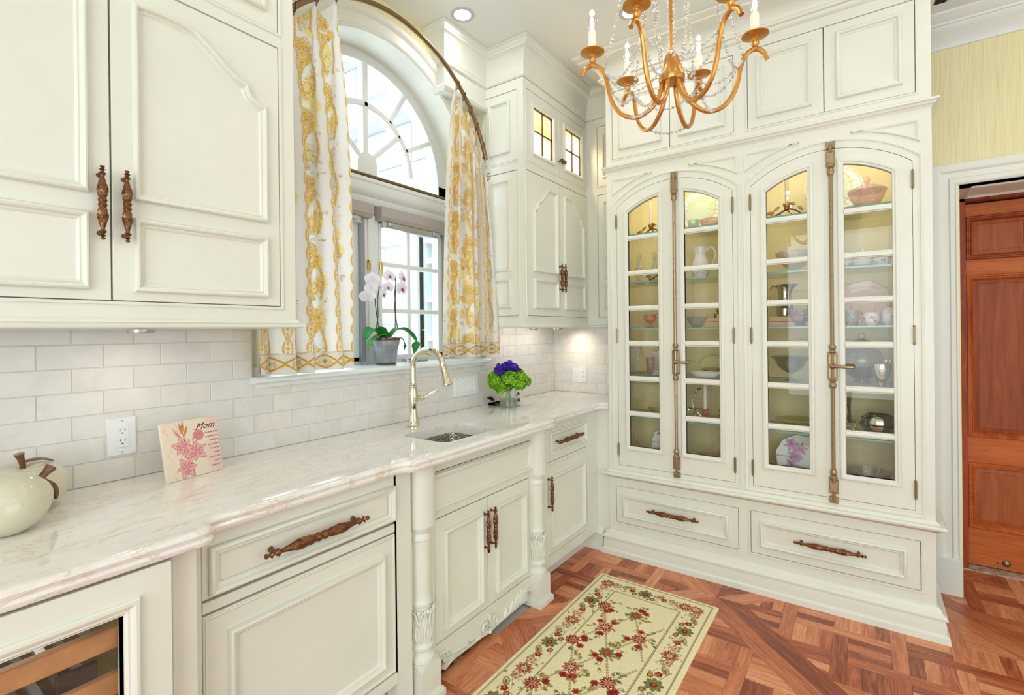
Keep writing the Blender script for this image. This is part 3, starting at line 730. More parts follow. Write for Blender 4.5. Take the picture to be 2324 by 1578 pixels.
# ------------------------------------------------ left wall cabinet
YL = 1.553; F = FW(YL); xr = .933
t = thing('wall_cabinet', 'tall cream wall cabinet left of the window, with arched panel doors', 'cabinet', (.4, YT, 1.39))
op = [(-.012, .436, 1.457, 2.303), (.436, .882, 1.457, 2.303), (-.012, .436, 2.35, 2.83), (.436, .882, 2.35, 2.83)]
op2 = [(-.012, .882, 1.457, 2.303), (-.012, .882, 2.35, 2.83)]
m = MB(); frame_grid(m, F, -.55, xr, 1.40, CEIL-.002, op2); beads(m, F, op2)
m.fbox(F, -.55, xr, 1.40, CEIL-.002, -.328, -.024)
lightrail(m, [(-.55, YL), (xr, YL), (xr, YT-.004)], 1.392)
m.fbox(F, -.55, xr, 1.388, 1.40, -.32, -.005)
m.build('carcass', 'paint', t)
for k, (a, b) in enumerate(((-.012, .436), (.436, .882))):
    m = MB(); slab(m, F, (a, b, 1.457, 2.303)); p0, p1 = a+.046, b-.043
    if k: p0, p1 = .482, .838
    else: p0, p1 = .034, .390
    m.mould(F, rect(p0, p1, 1.483, 1.638+.038), PANEL); m.mould(F, provencal(p0, p1, 1.722, 1 if k == 0 else -1), PANEL)
    d = m.build('door', 'paint', t)
    vpull(d, .4115 if k == 0 else .462, YL, 1.694+.004)
for a, b in ((-.012, .436), (.436, .882)):
    m = MB(); slab(m, F, (a, b, 2.35, 2.83)); m.mould(F, rect(a+.046, b-.043, 2.40, 2.78), PANEL); m.build('upper_door', 'paint', t)

# ------------------------------------------------ right wall cabinet with leaded glass
F = FW(YU); S = FC(XS); xe = 3.17
t = thing('corner_wall_cabinet', 'tall cream wall cabinet right of the window, with small leaded glass doors on top', 'cabinet', (2.78, YT, 1.39))
low = (2.395, 3.182-.025, 1.457, 2.31); upp = (2.402, 3.182-.025, 2.368, 2.785)
m = MB(); frame_grid(m, F, XS, xe, 1.40, 2.845, [low, upp]); beads(m, F, [low, upp])
so = [(1.636, 1.875, 1.457, 2.31), (1.636, 1.875, 2.368, 2.78)]
frame_grid(m, S, YU+.0221, YT+.06, 1.40, 2.845, so, -.02, 0); beads(m, S, so)
for o in so: slab(m, S, o, .014, 0)
m.mould(S, rect(1.686, 1.838, 2.42, 2.73), PANEL); m.mould(S, rect(1.686, 1.838, 1.722, 2.262), PANEL); m.mould(S, rect(1.686, 1.838, 1.505, 1.677), PANEL)
m.box(XS+.018, YU+.023, 1.40, xe+.03, YT+.06, 2.34)               # closed lower body
m.box(XS+.018, YU+.023, 2.82, xe+.03, YT+.06, 2.845)
lightrail(m, [(XS, YT-.002), (XS, YU), (3.17, YU), (3.17, 1.30)], 1.392)
m.box(XS+.004, YU+.004, 1.388, xe+.03, YT, 1.40)
m.build('carcass', 'paint', t)
m = MB(); m.box(XS+.019, YU+.024, 2.341, xe+.03, YU+.0245, 2.342); m.box(XS+.021, YT+.0, 2.342, xe+.03, YT+.01, 2.82); m.box(XS+.021, YU+.03, 2.341, xe+.03, YT, 2.346); m.box(XS+.019, YU+.03, 2.342, XS+.022, YT, 2.82); m.box(xe+.025, YU+.03, 2.342, xe+.03, YT, 2.82); m.box(XS+.021, YU+.03, 2.815, xe+.03, YT, 2.82)
m.build('lit_interior', 'interior_warm', t)
mid = 2.785
for k, (a, b) in enumerate(((low[0], mid), (mid, low[1]))):
    m = MB(); slab(m, F, (a, b, low[2], low[3])); p0, p1 = ((2.466, 2.746), (2.832, 3.112))[k]
    m.mould(F, rect(p0, p1, 1.503, 1.679), PANEL); m.mould(F, provencal(p0, p1, 1.722, 1 if k == 0 else -1), PANEL)
    d = m.build('door', 'paint', t)
    vpull(d, 2.762 if k == 0 else 2.81, YU, 1.704)
m = None
KN = MB(); KN.lathe([(.0045, 0), (.0045, .012), (.006, .014), (.0125, .020), (.0135, .026), (.010, .033), (.004, .036), (.0001, .036)], (0, 0, 0), 14, 'z', lambda a, z, k: 1+.06*math.sin(8*a)); KN.xf(Matrix.Rotation(PI/2, 4, 'X')); KNm = KN.mesh('knob', 'bronze')
for k, (a, b) in enumerate(((upp[0], mid), (mid, upp[1]))):
    g0, g1 = ((2.484, 2.70), (2.862, 3.078))[k]; m = MB()
    frame_grid(m, F, a+GAP, b-GAP, upp[2]+GAP, upp[3]-GAP, [(g0, g1, 2.434, 2.70)], -.021, 0)
    m.mould(F, rect(g0-.022, g1+.022, 2.412, 2.722), [(0, 0), (0, .007), (.003, .0105), (.008, .012), (.014, .009), (.018, .005), (.022, .002), (.022, -.012)])
    d = m.build('leaded_door', 'paint', t)
    m = MB(); fr = .0045
    m.mould(F, rect(g0, g1, 2.434, 2.70), [(0, -.012), (0, -.002), (fr, -.002), (fr, -.012)])
    gm, gz = (g0+g1)/2, 2.567; m.fbox(F, gm-.0035, gm+.0035, 2.434, 2.70, -.012, -.003); m.fbox(F, g0, g1, gz-.0035, gz+.0035, -.012, -.003)
    m.build('lead_came', 'leadcame', d)
    for p, q in ((g0, gm), (gm, g1)):
        for c, e in ((2.434, gz), (gz, 2.70)): k2 = MB(); k2.fbox(F, p, q, c, e, -.009, -.007); k2.build('pane', 'cabglass', d)
    link('knob', KNm, d, (2.775 if k == 0 else 2.818, YU, 2.457))
pl = bpy.data.lights.new('cabinet_lamp', 'AREA'); pl.shape = 'RECTANGLE'; pl.size = .6; pl.size_y = .12; pl.energy = 14; pl.color = (1, .80, .56)
o = bpy.data.objects.new('cabinet_lamp', pl); C.objects.link(o); o.location = (2.78, 1.74, 2.805)
# shallow cabinet on the end wall
F = FC(3.17); t = thing('end_wall_cabinet', 'narrow cream wall cabinet in the corner beside the china cabinet', 'cabinet', (XE, 1.44, 1.39))
oo = [(1.33, 1.508, 1.457, 2.31), (1.33, 1.508, 2.368, 2.785)]
m = MB(); frame_grid(m, F, 1.30, YU-.001, 1.40, 2.845, oo, -.02, 0); beads(m, F, oo); m.fbox(F, 1.30, YU-.001, 1.388, 1.40, -.03, -.004)
m.fbox(F, 1.30, YU-.001, 1.40, 2.845, -.03, -.021); m.build('carcass', 'paint', t)
for o in oo:
    m = MB(); slab(m, F, o, .018)
    if o[3] < 2.5: m.mould(F, rect(1.345, 1.468, 1.503, 1.679), PANEL); m.mould(F, rect(1.345, 1.468, 1.722, 2.262), PANEL)
    else: m.mould(F, rect(1.345, 1.468, 2.42, 2.73), PANEL)
    m.build('door', 'paint', t)
# puck lamps under the wall cabinets
for x, y in ((2.68, 1.74), (3.0, 1.74), (.55, 1.72)):
    m = MB(); m.lathe([(.001, 0), (.032, 0), (.034, .006), (.034, .012)], (x, y, 1.374), 16); m.build('under_cabinet_lamp', 'alu', org=(x, y, 1.374))
    tag(bpy.data.objects[-1] if 0 else C.objects[-1], {2.68: 'small puck lamp under the corner wall cabinet, nearer the window', 3.0: 'small puck lamp under the corner wall cabinet, nearer the end wall', .55: 'small puck lamp under the left wall cabinet'}[x], 'lamp')
area('puck_and_fill_light', (3.05, 1.66, 1.372), (.6, 0, -1), .05, .05, .35, (1, .86, .66), 'DISK', 2.0)
area('under_cabinet_strip', (2.72, 1.76, 1.384), (0, .25, -1), .6, .03, .95, (1, .94, .86))
area('puck_and_fill_light', (.55, 1.72, 1.372), (0, .15, -1), .05, .05, .3, (1, .86, .68), 'DISK', 2.6)

# ------------------------------------------------ base cabinets
# wine cooler
F = FW(1.25)
t = thing('wine_cooler', 'under-counter wine cooler with cream framed glass door, nearest the camera', 'cooler', (.15, 1.5, 0))
g = (-.25, .363, .16, .791); m = MB()
frame_grid(m, F, -.33, .450, .10, .872, [g], -.035, 0)
m.mould(F, rect(g[0]-.028, g[1]+.028, g[2]-.028, g[3]+.028), [(0, 0), (0, .006), (.003, .010), (.009, .0115), (.014, .009), (.018, .005), (.022, .005), (.025, .002), (.028, -.002), (.028, -.03)])
d = m.build('door', 'paint', t)
m = MB(); m.fbox(F, g[0], g[1], g[2], g[3], -.024, -.02); m.build('glass', 'cabglass', d)
m = MB(); m.box(-.30, 1.86, .1, .42, 1.865, .86); m.box(-.30, 1.30, .1, -.295, 1.86, .86); m.box(.402, 1.30, .1, .407, 1.86, .86); m.box(-.3, 1.3, .855, .407, 1.86, .86); m.box(-.3, 1.3, .1, .407, 1.86, .105); m.build('liner', 'cooler', t)
for i, z in enumerate((.70, .60, .50, .40, .30, .20)):
    m = MB(); m.fbox(FW(1.31), -.29, .400, z, z+.045, -.02, 0, .003)
    m.build('shelf_front', 'wood_rail', t)
    m = MB()
    for k in range(9): m.box(-.27+.075*k, 1.33, z+.01, -.255+.075*k, 1.84, z+.02)
    m.build('shelf_wires', 'alu', t)
area('cooler_fill', (.06, 1.55, .852), (0, 0, -1), .5, .2, 1.5, (1, .95, .8))  # fill light added inside the cooler to brighten it
m = MB(); m.fbox(FW(1.31), .27, .335, .655, .69, -.01, .002, .002); m.build('shelf_tag', 'slot', t)
# stile + mid base cabinet
YM = 1.345; F = FW(YM)
t = thing('base_cabinet', 'cream base cabinet with one long-handled drawer over a big panel door', 'cabinet', (.85, 1.6, 0))
m = MB()
m.fbox(FW(1.285), .466, .516, .02, .879, -.07, 0, .002); m.fbox(FW(1.275), .458, .470, .02, .879, -.05, 0, .004)
m.fbox(F, .50, 1.257, .16, .877, -.53, -.023); m.fbox(FW(1.42), .46, 1.257, 0, .16, -.4, 0)
frame_grid(m, F, .52, 1.176, .138, .877, [(.549, 1.172, .176, .864)])
m.fbox(F, 1.172, 1.245, .0, .879, -.05, 0)
m.fbox(F, .53, 1.174, .138, .174, -.02, .004, .001)
m.build('carcass', 'paint', t)
m = MB(); slab(m, F, (.549, 1.172, .702, .866), .02, -.002); m.mould(F, rect(.566, 1.168, .711, .834), [(a*1.05, b) for a, b in PANEL]); d = m.build('drawer', 'paint', t)
hpull(d, .86, YM, .772, 'W', PULLXL)
m = MB(); slab(m, F, (.549, 1.172, .668, .700), .02); slab(m, F, (.549, 1.172, .178, .666)); m.mould(F, rect(.556, 1.166, .184, .660), [(0, 0), (0, .003), (.004, .004), (.008, .002), (.010, 0)]); m.mould(F, rect(.61, 1.118, .221, .608), [(a*1.1, b*1.1) for a, b in PANEL]); m.build('door', 'paint', t)
# sink cabinet
YS = 1.365; F = FW(YS)
t = thing('sink_cabinet', 'cream sink cabinet with turned carved columns and a scalloped apron', 'cabinet', (1.71, 1.6, 0))
m = MB()
do = (1.384, 2.050, .148, .640); dr = (1.362, 2.066, .665, .825)
frame_grid(m, F, 1.262, 2.165, .146, .879, [do], -.009); m.fbox(F, 1.262, 2.18, .3, .65, -.022, -.0092) if 0 else None; m.mould(F, [(2.05, .642), (1.384, .642)], [(0, 0), (0, .003), (-.006, .004), (-.01, 0)], closed=False)
m.fbox(F, 1.262, 2.165, .12, .715, -.51, -.024); m.box(1.262, 1.40, .715, 1.30, 1.87, .878); m.box(2.12, 1.40, .715, 2.165, 1.87, .878); m.fbox(FW(1.50), 1.262, 2.165, 0, .12, -.3, 0)
m.fbox(F, 1.31, 2.10, .02, .148, -.0201, -.02)
m.build('carcass', 'paint', t)
m = MB(); m.mould(F, rect(dr[0]-.002, dr[1]+.002, .676, .818), [(-.002, 0)]+[(a*1.1, b*1.15) for a, b in PANEL]); m.fbox(F, 1.36, 2.068, .675, .82, -.002, .0008); m.build('false_drawer', 'paint', t)
m = MB(); m.fbox(F, 1.362, 2.062, .8215, .8235, -.002, .0012); m.build('painted_gap_shade', 'dark', t)  # dark strip paints the shadow gap over the false drawer
for k, (a, b) in enumerate(((1.384, 1.7165), (1.7165, 2.050))):
    m = MB(); slab(m, F, (a, b, .150, .638)); p0, p1 = ((1.432, 1.674), (1.772, 2.012))[k]; m.mould(F, rect(p0, p1, .188, .583), [(q*1.1, h*1.1) for q, h in PANEL]); d = m.build('door', 'paint', t)
    vpull(d, 1.691 if k == 0 else 1.741, YS, .496 if k == 0 else .498)
# scalloped apron with carving
def apz(u):
    x = abs(u-1.715)/.35
    if x > .80: return .054+.030*math.sin(min(1, (x-.80)/.05)*PI/2)-.012*max(0, (x-.87)/.13)
    return .041+.013*x*x+.006*math.exp(-(x/.10)**2)*-1
us = [1.362+.706*i/90 for i in range(91)]
m = MB(); m.strip(F, us, [apz(u) for u in us], [.147]*91, -.018, .002)
m.tube([(u, YS-.003, apz(u)+.004) for u in us], .0052, 6); m.build('apron', 'paint', t)
def leaf_relief(m, base, F, u, v, ang, L, wd, h=.010):
    n = 7; c, s_ = math.cos(ang), math.sin(ang); P = []
    pts = []
    for i in range(n+1):
        x = i/n; w_ = wd*math.sin(PI*min(1, x*1.02))**.7*(1-.3*x); y0 = .25*L*math.sin(x*1.6)*x
        pts.append((x*L, y0, w_))
    for (x, y, w_) in pts:
        for k, (q, hh) in enumerate(((-1, 0), (-.5, h*.9), (0, h*.45), (.5, h*.9), (1, 0))):
            lx, ly = x, y+q*w_; P.append(F(u+lx*c-ly*s_, v+lx*s_+ly*c, base+hh))
    fs = []
    for i in range(n):
        for k in range(4): a = i*5+k; fs.append((a, a+1, a+6, a+5))
    m.add(P, fs)
for sgn in (-1, 1):
    m = MB()
    path = [F(1.715+sgn*x, z, .006) for x, z in ((.070, .052), (.12, .050), (.17, .056), (.215, .070), (.25, .090), (.272, .108))]
    m.tube(bez_early(path), .006, 6)
    for i, (x, z, a, L) in enumerate(((.105, .054, .75, .040), (.135, .054, .55, .060), (.165, .058, .50, .075), (.195, .062, .55, .085), (.21, .064, .32, .085), (.225, .062, .12, .075), (.235, .058, -.05, .06))):
        leaf_relief(m, .003, F, 1.715+sgn*x, z, a if sgn > 0 else PI-a, L, .0085*sgn, .012)
    m.build('leaf_carving', 'paint', t)
    m = MB(); m.tube([F(1.715+sgn*(.30+.030*math.cos(q)), .088+.022*math.sin(q), .006) for q in [PI-.35*i for i in range(11)]], [.0065-.0003*i for i in range(11)], 6); m.build('scroll_end', 'paint', t)
m = MB()
for sgn in (-1, 1):
    m.tube([F(1.715+sgn*(.033+(.020-.0125*q)*math.cos(2.6*PI*q-1.2)), .078+(.020-.0125*q)*math.sin(2.6*PI*q-1.2), .009) for q in [i/26 for i in range(27)]], [.0062*(1-.45*i/26) for i in range(27)], 6)
    for a in (.25, .55, .9): leaf_relief(m, .004, F, 1.715+sgn*.004, .060, PI/2-sgn*a, .052-.01*a, .007*sgn, .013)
leaf_relief(m, .004, F, 1.715, .058, PI/2-.2, .062, .008, .014)
for i in range(4): m.sphere(F(1.715, .042+.012*i, .008), .009-.001*i, 8, 6)
m.build('scroll_carving', 'paint', t)
# columns
def column(cx):
    cy = 1.313+.05; q = .05; m = MB()
    # plinth block with lamb's tongue shoulder
    m.box(cx-.063, cy-.063, 0, cx+.063, cy+.08, .022); m.box(cx-.058, cy-.058, .022, cx+.058, cy+.08, .03)
    m.box(cx-q, cy-q, .03, cx+q, cy+.07, .118)
    P = []; n = 24; ring0 = []; ring1 = []
    for i in range(n):
        a = 2*PI*i/n; ca, sa = math.cos(a), math.sin(a); k = q/max(abs(ca), abs(sa)); d = (k/q-1)/.4142
        ring0.append((cx+k*ca, cy+k*sa, .118)); ring1.append((cx+k*ca*(1-.0*d), cy+k*sa, .147-.016*d*d)); 
    top = [(cx+.046*math.cos(2*PI*i/n), cy+.046*math.sin(2*PI*i/n), .147) for i in range(n)]
    m.add(ring0+ring1+top, [(i, (i+1) % n, n+(i+1) % n, n+i) for i in range(n)]+[(n+i, n+(i+1) % n, 2*n+(i+1) % n, 2*n+i) for i in range(n)]+[tuple(range(2*n, 3*n))])
    # top block, rounded front
    pl_ = [(cx+q, cy+.07), (cx-q, cy+.07), (cx-q, cy-.012)]+[(cx-q*math.cos(PI*i/14), cy-.012-.040*math.sin(PI*i/14)**.8) for i in range(1, 14)]+[(cx+q, cy-.012)]
    m.prism(FP, pl_, .648, .879)
    lath = [(.044, .145), (.048, .150), (.048, .162), (.042, .170), (.034, .178), (.033, .186), (.037, .190), (.045, .196), (.046, .206), (.040, .214), (.036, .218),
            (.041, .232), (.043, .26), (.041, .30), (.037, .34), (.036, .350), (.040, .354), (.0415, .362), (.038, .372), (.036, .376), (.036, .40), (.0365, .58), (.037, .594), (.041, .598), (.042, .606), (.038, .614), (.035, .622), (.039, .632), (.044, .642), (.046, .650)]
    m.lathe(lath, (cx, cy, 0), 28)
    o = m.build('column', 'paint', t)
    m = MB()                                        # acanthus relief
    for i in range(8):
        a = 2*PI*(i+.5)/8+.2
        ax = Vector((math.cos(a), math.sin(a), 0)); tx = Vector((-math.sin(a), math.cos(a), 0))
        def CF(u, v, h, ax=ax, tx=tx, R=.042):
            th = u/R; d = ax*math.cos(th)+tx*math.sin(th); return tuple(Vector((cx, cy, v))+d*(R+h-.003))
        for s2 in (-1, 1):
            m.tube([CF(s2*.004, .222, .001), CF(s2*.013, .245, .004), CF(s2*.012, .275, .004), CF(s2*.004, .30, .005), CF(s2*.010, .325, .006), CF(s2*.014, .335, .008), CF(s2*.010, .344, .009)], [.004, .0045, .0042, .004, .004, .0042, .003], 6)
        m.tube([CF(0, .225, .002), CF(0, .26, .005), CF(0, .30, .004)], [.003, .0052, .002], 6)
        m.sphere(CF(.0, .338, .006), .0085, 8, 5)
    m.build('acanthus_carving', 'paint', o)
column(1.309); column(2.109)
# right base cabinet
YR = 1.375; F = FW(YR)
t = thing('corner_base_cabinet', 'cream base cabinet with one drawer over one door, beside the china cabinet', 'cabinet', (2.5, 1.6, 0))
m = MB(); o1 = (2.235, 2.698, .664, .836); o2 = (2.235, 2.694, .165, .648)
frame_grid(m, F, 2.17, 2.851, .108, .879, [o1, o2]); beads(m, F, [o1, o2]); m.fbox(F, 2.17, 2.90, .108, .879, -.5, -.023)
m.fbox(FW(1.455), 2.222, 2.86, 0, .108, -.3, 0); m.mould(FW(1.455), [(2.86, .075), (2.222, .075)], [(0, 0), (0, .006), (-.012, .002), (-.014, 0)], closed=False)
m.box(2.851, 1.294, .0, 2.90, 1.46, .879)
PL = [(0, .13), (-.004, .13), (-.010, .124), (-.012, .112), (-.022, .106), (-.028, .098), (-.028, .092), (-.022, .088), (-.026, .030), (-.040, .022), (-.042, .0), (0, 0)]
m.mould(FP, [(2.851, 1.46), (2.851, 1.335)], PL, closed=False)
m.build('carcass', 'paint', t)
m = MB(); slab(m, F, o1); m.mould(F, rect(2.262, 2.690, .702, .822), PANEL); d = m.build('drawer', 'paint', t); hpull(d, 2.455, YR, .764, 'W', PULLL)
m = MB(); slab(m, F, o2); m.mould(F, rect(2.262, 2.664, .205, .588), [(q*1.1, h*1.1) for q, h in PANEL]); d = m.build('door', 'paint', t); vpull(d, 2.248, YR, .505)

# ------------------------------------------------ worktop
front = [(-.5, 1.243), (.510, 1.243), (.530, 1.247), (.541, 1.258), (.543, 1.275), (.546, 1.295), (.556, 1.305), (.575, 1.309)]
front += [(1.13, 1.309), (1.155, 1.309), (1.172, 1.306), (1.184, 1.297), (1.192, 1.286), (1.204, 1.280), (1.225, 1.279)]
front += [(2.14, 1.279), (2.165, 1.281), (2.181, 1.290), (2.188, 1.305), (2.192, 1.322), (2.204, 1.332), (2.225, 1.335)]
front += [(2.785, 1.335), (2.798, 1.329), (2.804, 1.316), (2.806, 1.293)]
EDGE = [(.014, .880), (.003, .880), (.0, .884), (-.001, .891), (.003, .897), (.001, .902), (-.0015, .908), (.001, .914), (.006, .9185), (.013, .920)]
hx0, hx1, hy0, hy1, hr = 1.468, 1.792, 1.377, 1.642, .035
hole = []
for (cx, cy, a0) in ((hx1-hr, hy1-hr, 0), (hx0+hr, hy1-hr, 90), (hx0+hr, hy0+hr, 180), (hx1-hr, hy0+hr, 270)):
    for i in range(7): a = (a0+15*i)*PI/180; hole.append((cx+hr*math.cos(a), cy+hr*math.sin(a)))
t = thing('worktop', 'polished cream quartzite worktop with moulded edge and sink cutout', 'worktop', (1.4, 1.6, .88))
m = MB(); m.mould(FP, front, EDGE, closed=False, caps=True)
inner = offset_path(front, .013, False)
inner_b = offset_path(front, .014, False)
outer = inner+[(3.19, 1.293), (3.19, YT-.001), (-.5, YT-.001)]
outer_b = inner_b+[(3.19, 1.293), (3.19, YT-.001), (-.5, YT-.001)]
bm = bmesh.new()
for z, oo in ((.92, outer), (.88, outer_b)):
    ed = []
    for loop in (oo, hole):
        vs = [bm.verts.new((x, y, z)) for x, y in loop]
        ed += [bm.edges.new((vs[i], vs[(i+1) % len(vs)])) for i in range(len(vs))]
    bmesh.ops.triangle_fill(bm, use_beauty=True, use_dissolve=False, edges=ed)
bm.verts.index_update(); m.add([v.co.copy() for v in bm.verts], [[v.index for v in f.verts] for f in bm.faces]); bm.free()
m.mould(FP, hole, [(0, .88), (0, .917), (-.003, .92)])
m.box(2.815, 1.2932, .8805, 2.9, 1.31, .9195); m.build('slab', 'counter', t)
t = thing('sink', 'square undermount sink of hammered steel let into the worktop', 'sink', (1.63, 1.5, .88))
m = MB(); H2 = offset_path(hole, -.006, True)
rings = [(0, .8795), (.002, .8795), (.004, .86), (.008, .77), (.02, .745), (.05, .735)]
m.mould(FP, hole, rings); m.prism(FP, offset_path(hole, .05, True), .7345, .735); m.build('basin', 'steel', t)
m = MB(); m.lathe([(.04, 0), (.04, .004), (.03, .005), (.001, .003)], (1.63, 1.5, .735), 20); m.build('drain', 'nickel', t)
# ------------------------------------------------ china cabinet
XF = 2.84; F = FC(XF); y0c, y1c = -.25, 1.29
t = china = thing('china_cabinet', 'tall cream built-in china cabinet with four arched glass doors', 'cabinet', (3.0, .52, 0))
units = [(.566, 1.228, .897), (-.183, .480, .1485)]
m = MB(); m.mi = 0
# face frame pieces
U = [y0c, -.183, .480, .566, 1.228, y1c]
for a, b in ((y0c, -.183), (.480, .566), (1.228, y1c)): m.fbox(F, a, b, .42, 2.34, -.024, 0)
for (a, b, c) in units:
    m.fbox(F, a, b, .42, .545, -.024, 0)
    arc = arcpts(a, b, 2.111, 2.231, 24)
    m.strip(F, [p[0] for p in arc], [p[1] for p in arc], [2.34]*25, -.024, 0)
    # stepped surround: bead that follows the opening
    pth = [(a-.026, .527), (b+.026, .527)]+arcpts(a-.026, b+.026, 2.127, 2.266, 24)[::-1]
    m.mould(F, pth, [(-.002, 0), (-.001, .0015), (.004, -.001), (.007, .0006), (.007, 0)])
    m.mould(F, pth, [(0, .0), (0, .0045), (-.005, .006), (-.009, .0045), (-.011, 0)])
# drawers frame
dro = [(.552, 1.248, .191, .414), (-.199, .494, .191, .414)]
frame_grid(m, F, y0c, y1c, .10, .42, dro); beads(m, F, dro)
# upper door frame
upo = [(.556, 1.25, 2.412, 2.826), (-.197, .489, 2.412, 2.826)]
frame_grid(m, F, y0c, y1c, 2.34, 2.90, upo); beads(m, F, upo)
# spandrel mouldings
SP = [(0, 0), (0, .005), (.003, .008), (.007, .008), (.011, .004), (.014, .002), (.016, 0)]
def spandrel(ye, sg, c, R, cz):
    pts = [(ye, 2.184), (ye, 2.290)]
    ytip = c+sg*.085
    n = 14
    arcp = []
    for i in range(n+1):
        y = ytip+(ye-ytip)*i/n; arcp.append((y, cz+math.sqrt(max(0, R*R-(y-c)**2))))
    pts = [(ye, 2.290), (ytip+sg*.02, 2.2915)]+[p for p in arcp if abs(p[0]-c) > .09 and p[1] < 2.2895]
    pts[-1] = (ye, pts[-1][1])
    if sg > 0: pts = pts[::1]
    # orient CCW
    A = sum(pts[i-1][0]*pts[i][1]-pts[i][0]*pts[i-1][1] for i in range(len(pts)))
    if A < 0: pts = pts[::-1]
    m.mould(F, pts, SP)
for (a, b, c) in units:
    hw = .362; h = 2.293-2.183; R = (hw*hw+h*h)/(2*h)*1.0; cz = 2.297-R
    spandrel(b+.026+.0, 1, c, R, cz); spandrel(a-.026, -1, c, R, cz)
# mouldings: upper waist, lower waist, base, crown (return on both ends)
pp = [(3.2, y1c), (XF, y1c), (XF, y0c), (3.2, y0c)]
pshort = [(XF+.010, y1c), (XF, y1c), (XF, y0c), (3.2, y0c)]
def wrap(prof, p=pp): m.mould(FP, p, prof, closed=False)
wrap([(0, 2.334), (-.003, 2.336), (-.006, 2.342), (-.014, 2.346), (-.018, 2.354), (-.026, 2.358), (-.028, 2.366), (-.02, 2.370), (0, 2.372)])
wrap([(0, .462), (-.006, .464), (-.014, .472), (-.028, .476), (-.036, .482), (-.038, .490), (-.032, .497), (-.016, .500), (-.010, .508), (0, .514)], pshort)
wrap([(0, .142), (-.008, .140), (-.016, .130), (-.018, .120), (-.030, .112), (-.036, .104), (-.036, .096), (-.026, .092), (-.026, .088), (-.030, .082), (-.030, .034), (-.042, .026), (-.044, .0), (0, 0)], pshort)
wrap([(0, 2.876), (-.006, 2.878), (-.016, 2.888), (-.020, 2.898), (-.034, 2.900), (-.036, 2.912), (-.026, 2.918), (-.024, 2.926), (-.034, 2.95), (-.062, 2.976), (-.10, 2.992), (-.122, 2.996), (-.126, 3.004), (-.142, 3.010), (-.154, 3.018), (-.156, 3.029), (0, 3.029)])
m.box(XF+.003, y0c+.001, 2.845, 3.2, y1c-.001, 3.028)
# body walls
for a, b in ((y0c, y0c+.02), (y1c-.02, y1c), (.506, .54)): m.box(XF+.02, a, .02, 3.205, b, 2.846)
m.box(XF+.022, y0c, .40, 3.2, y1c, .535); m.box(XF+.022, y0c, 2.36, 3.2, y1c, 2.40)
m.box(XF+.022, y0c, .02, 3.2, y1c, .18); m.box(XF+.03, y0c, .18, 3.2, y1c, .40); m.box(XF+.03, y0c, 2.42, 3.2, y1c, 2.846)
m.build('carcass', 'paint', t)
m = MB()
for a, b in ((.541, 1.269), (-.229, .505)):
    m.box(3.188, a, .535, 3.195, b, 2.36); m.box(XF+.025, a, .5355, 3.19, b, .545); m.box(XF+.025, a, 2.352, 3.19, b, 2.36)
    m.box(XF+.025, a, .545, 3.19, a+.004, 2.352); m.box(XF+.025, b-.004, .545, 3.19, b, 2.352)
m.build('interior_lining', 'interior', t)
m = MB()
for yy, s_ in ((1.264, -1), (.546, 1), (.500, -1), (-.224, 1)):
    for i in range(27):
        for xx in (2.93, 3.12): z = .62+.062*i; m.fbox(lambda u, v, h: (u, yy+s_*h, v), xx-.003, xx+.003, z-.003, z+.003, -.001, .0006)
o = m.build('shelf_pin_holes', 'hinge', t); o['kind'] = 'stuff'
SHZ = (1.948, 1.66, 1.376, 1.09, .839)
for a, b in ((.546, 1.264), (-.224, .500)):
    for z in SHZ:
        m = MB(); m.box(2.8765, a, z-.008, 3.186, b, z); o = m.build('glass_shelf', 'shelfglass', t)
        m = MB(); m.box(2.8745, a, z-.008, 2.8765, b, z); m.build('polished_edge', 'shelfedge', o)
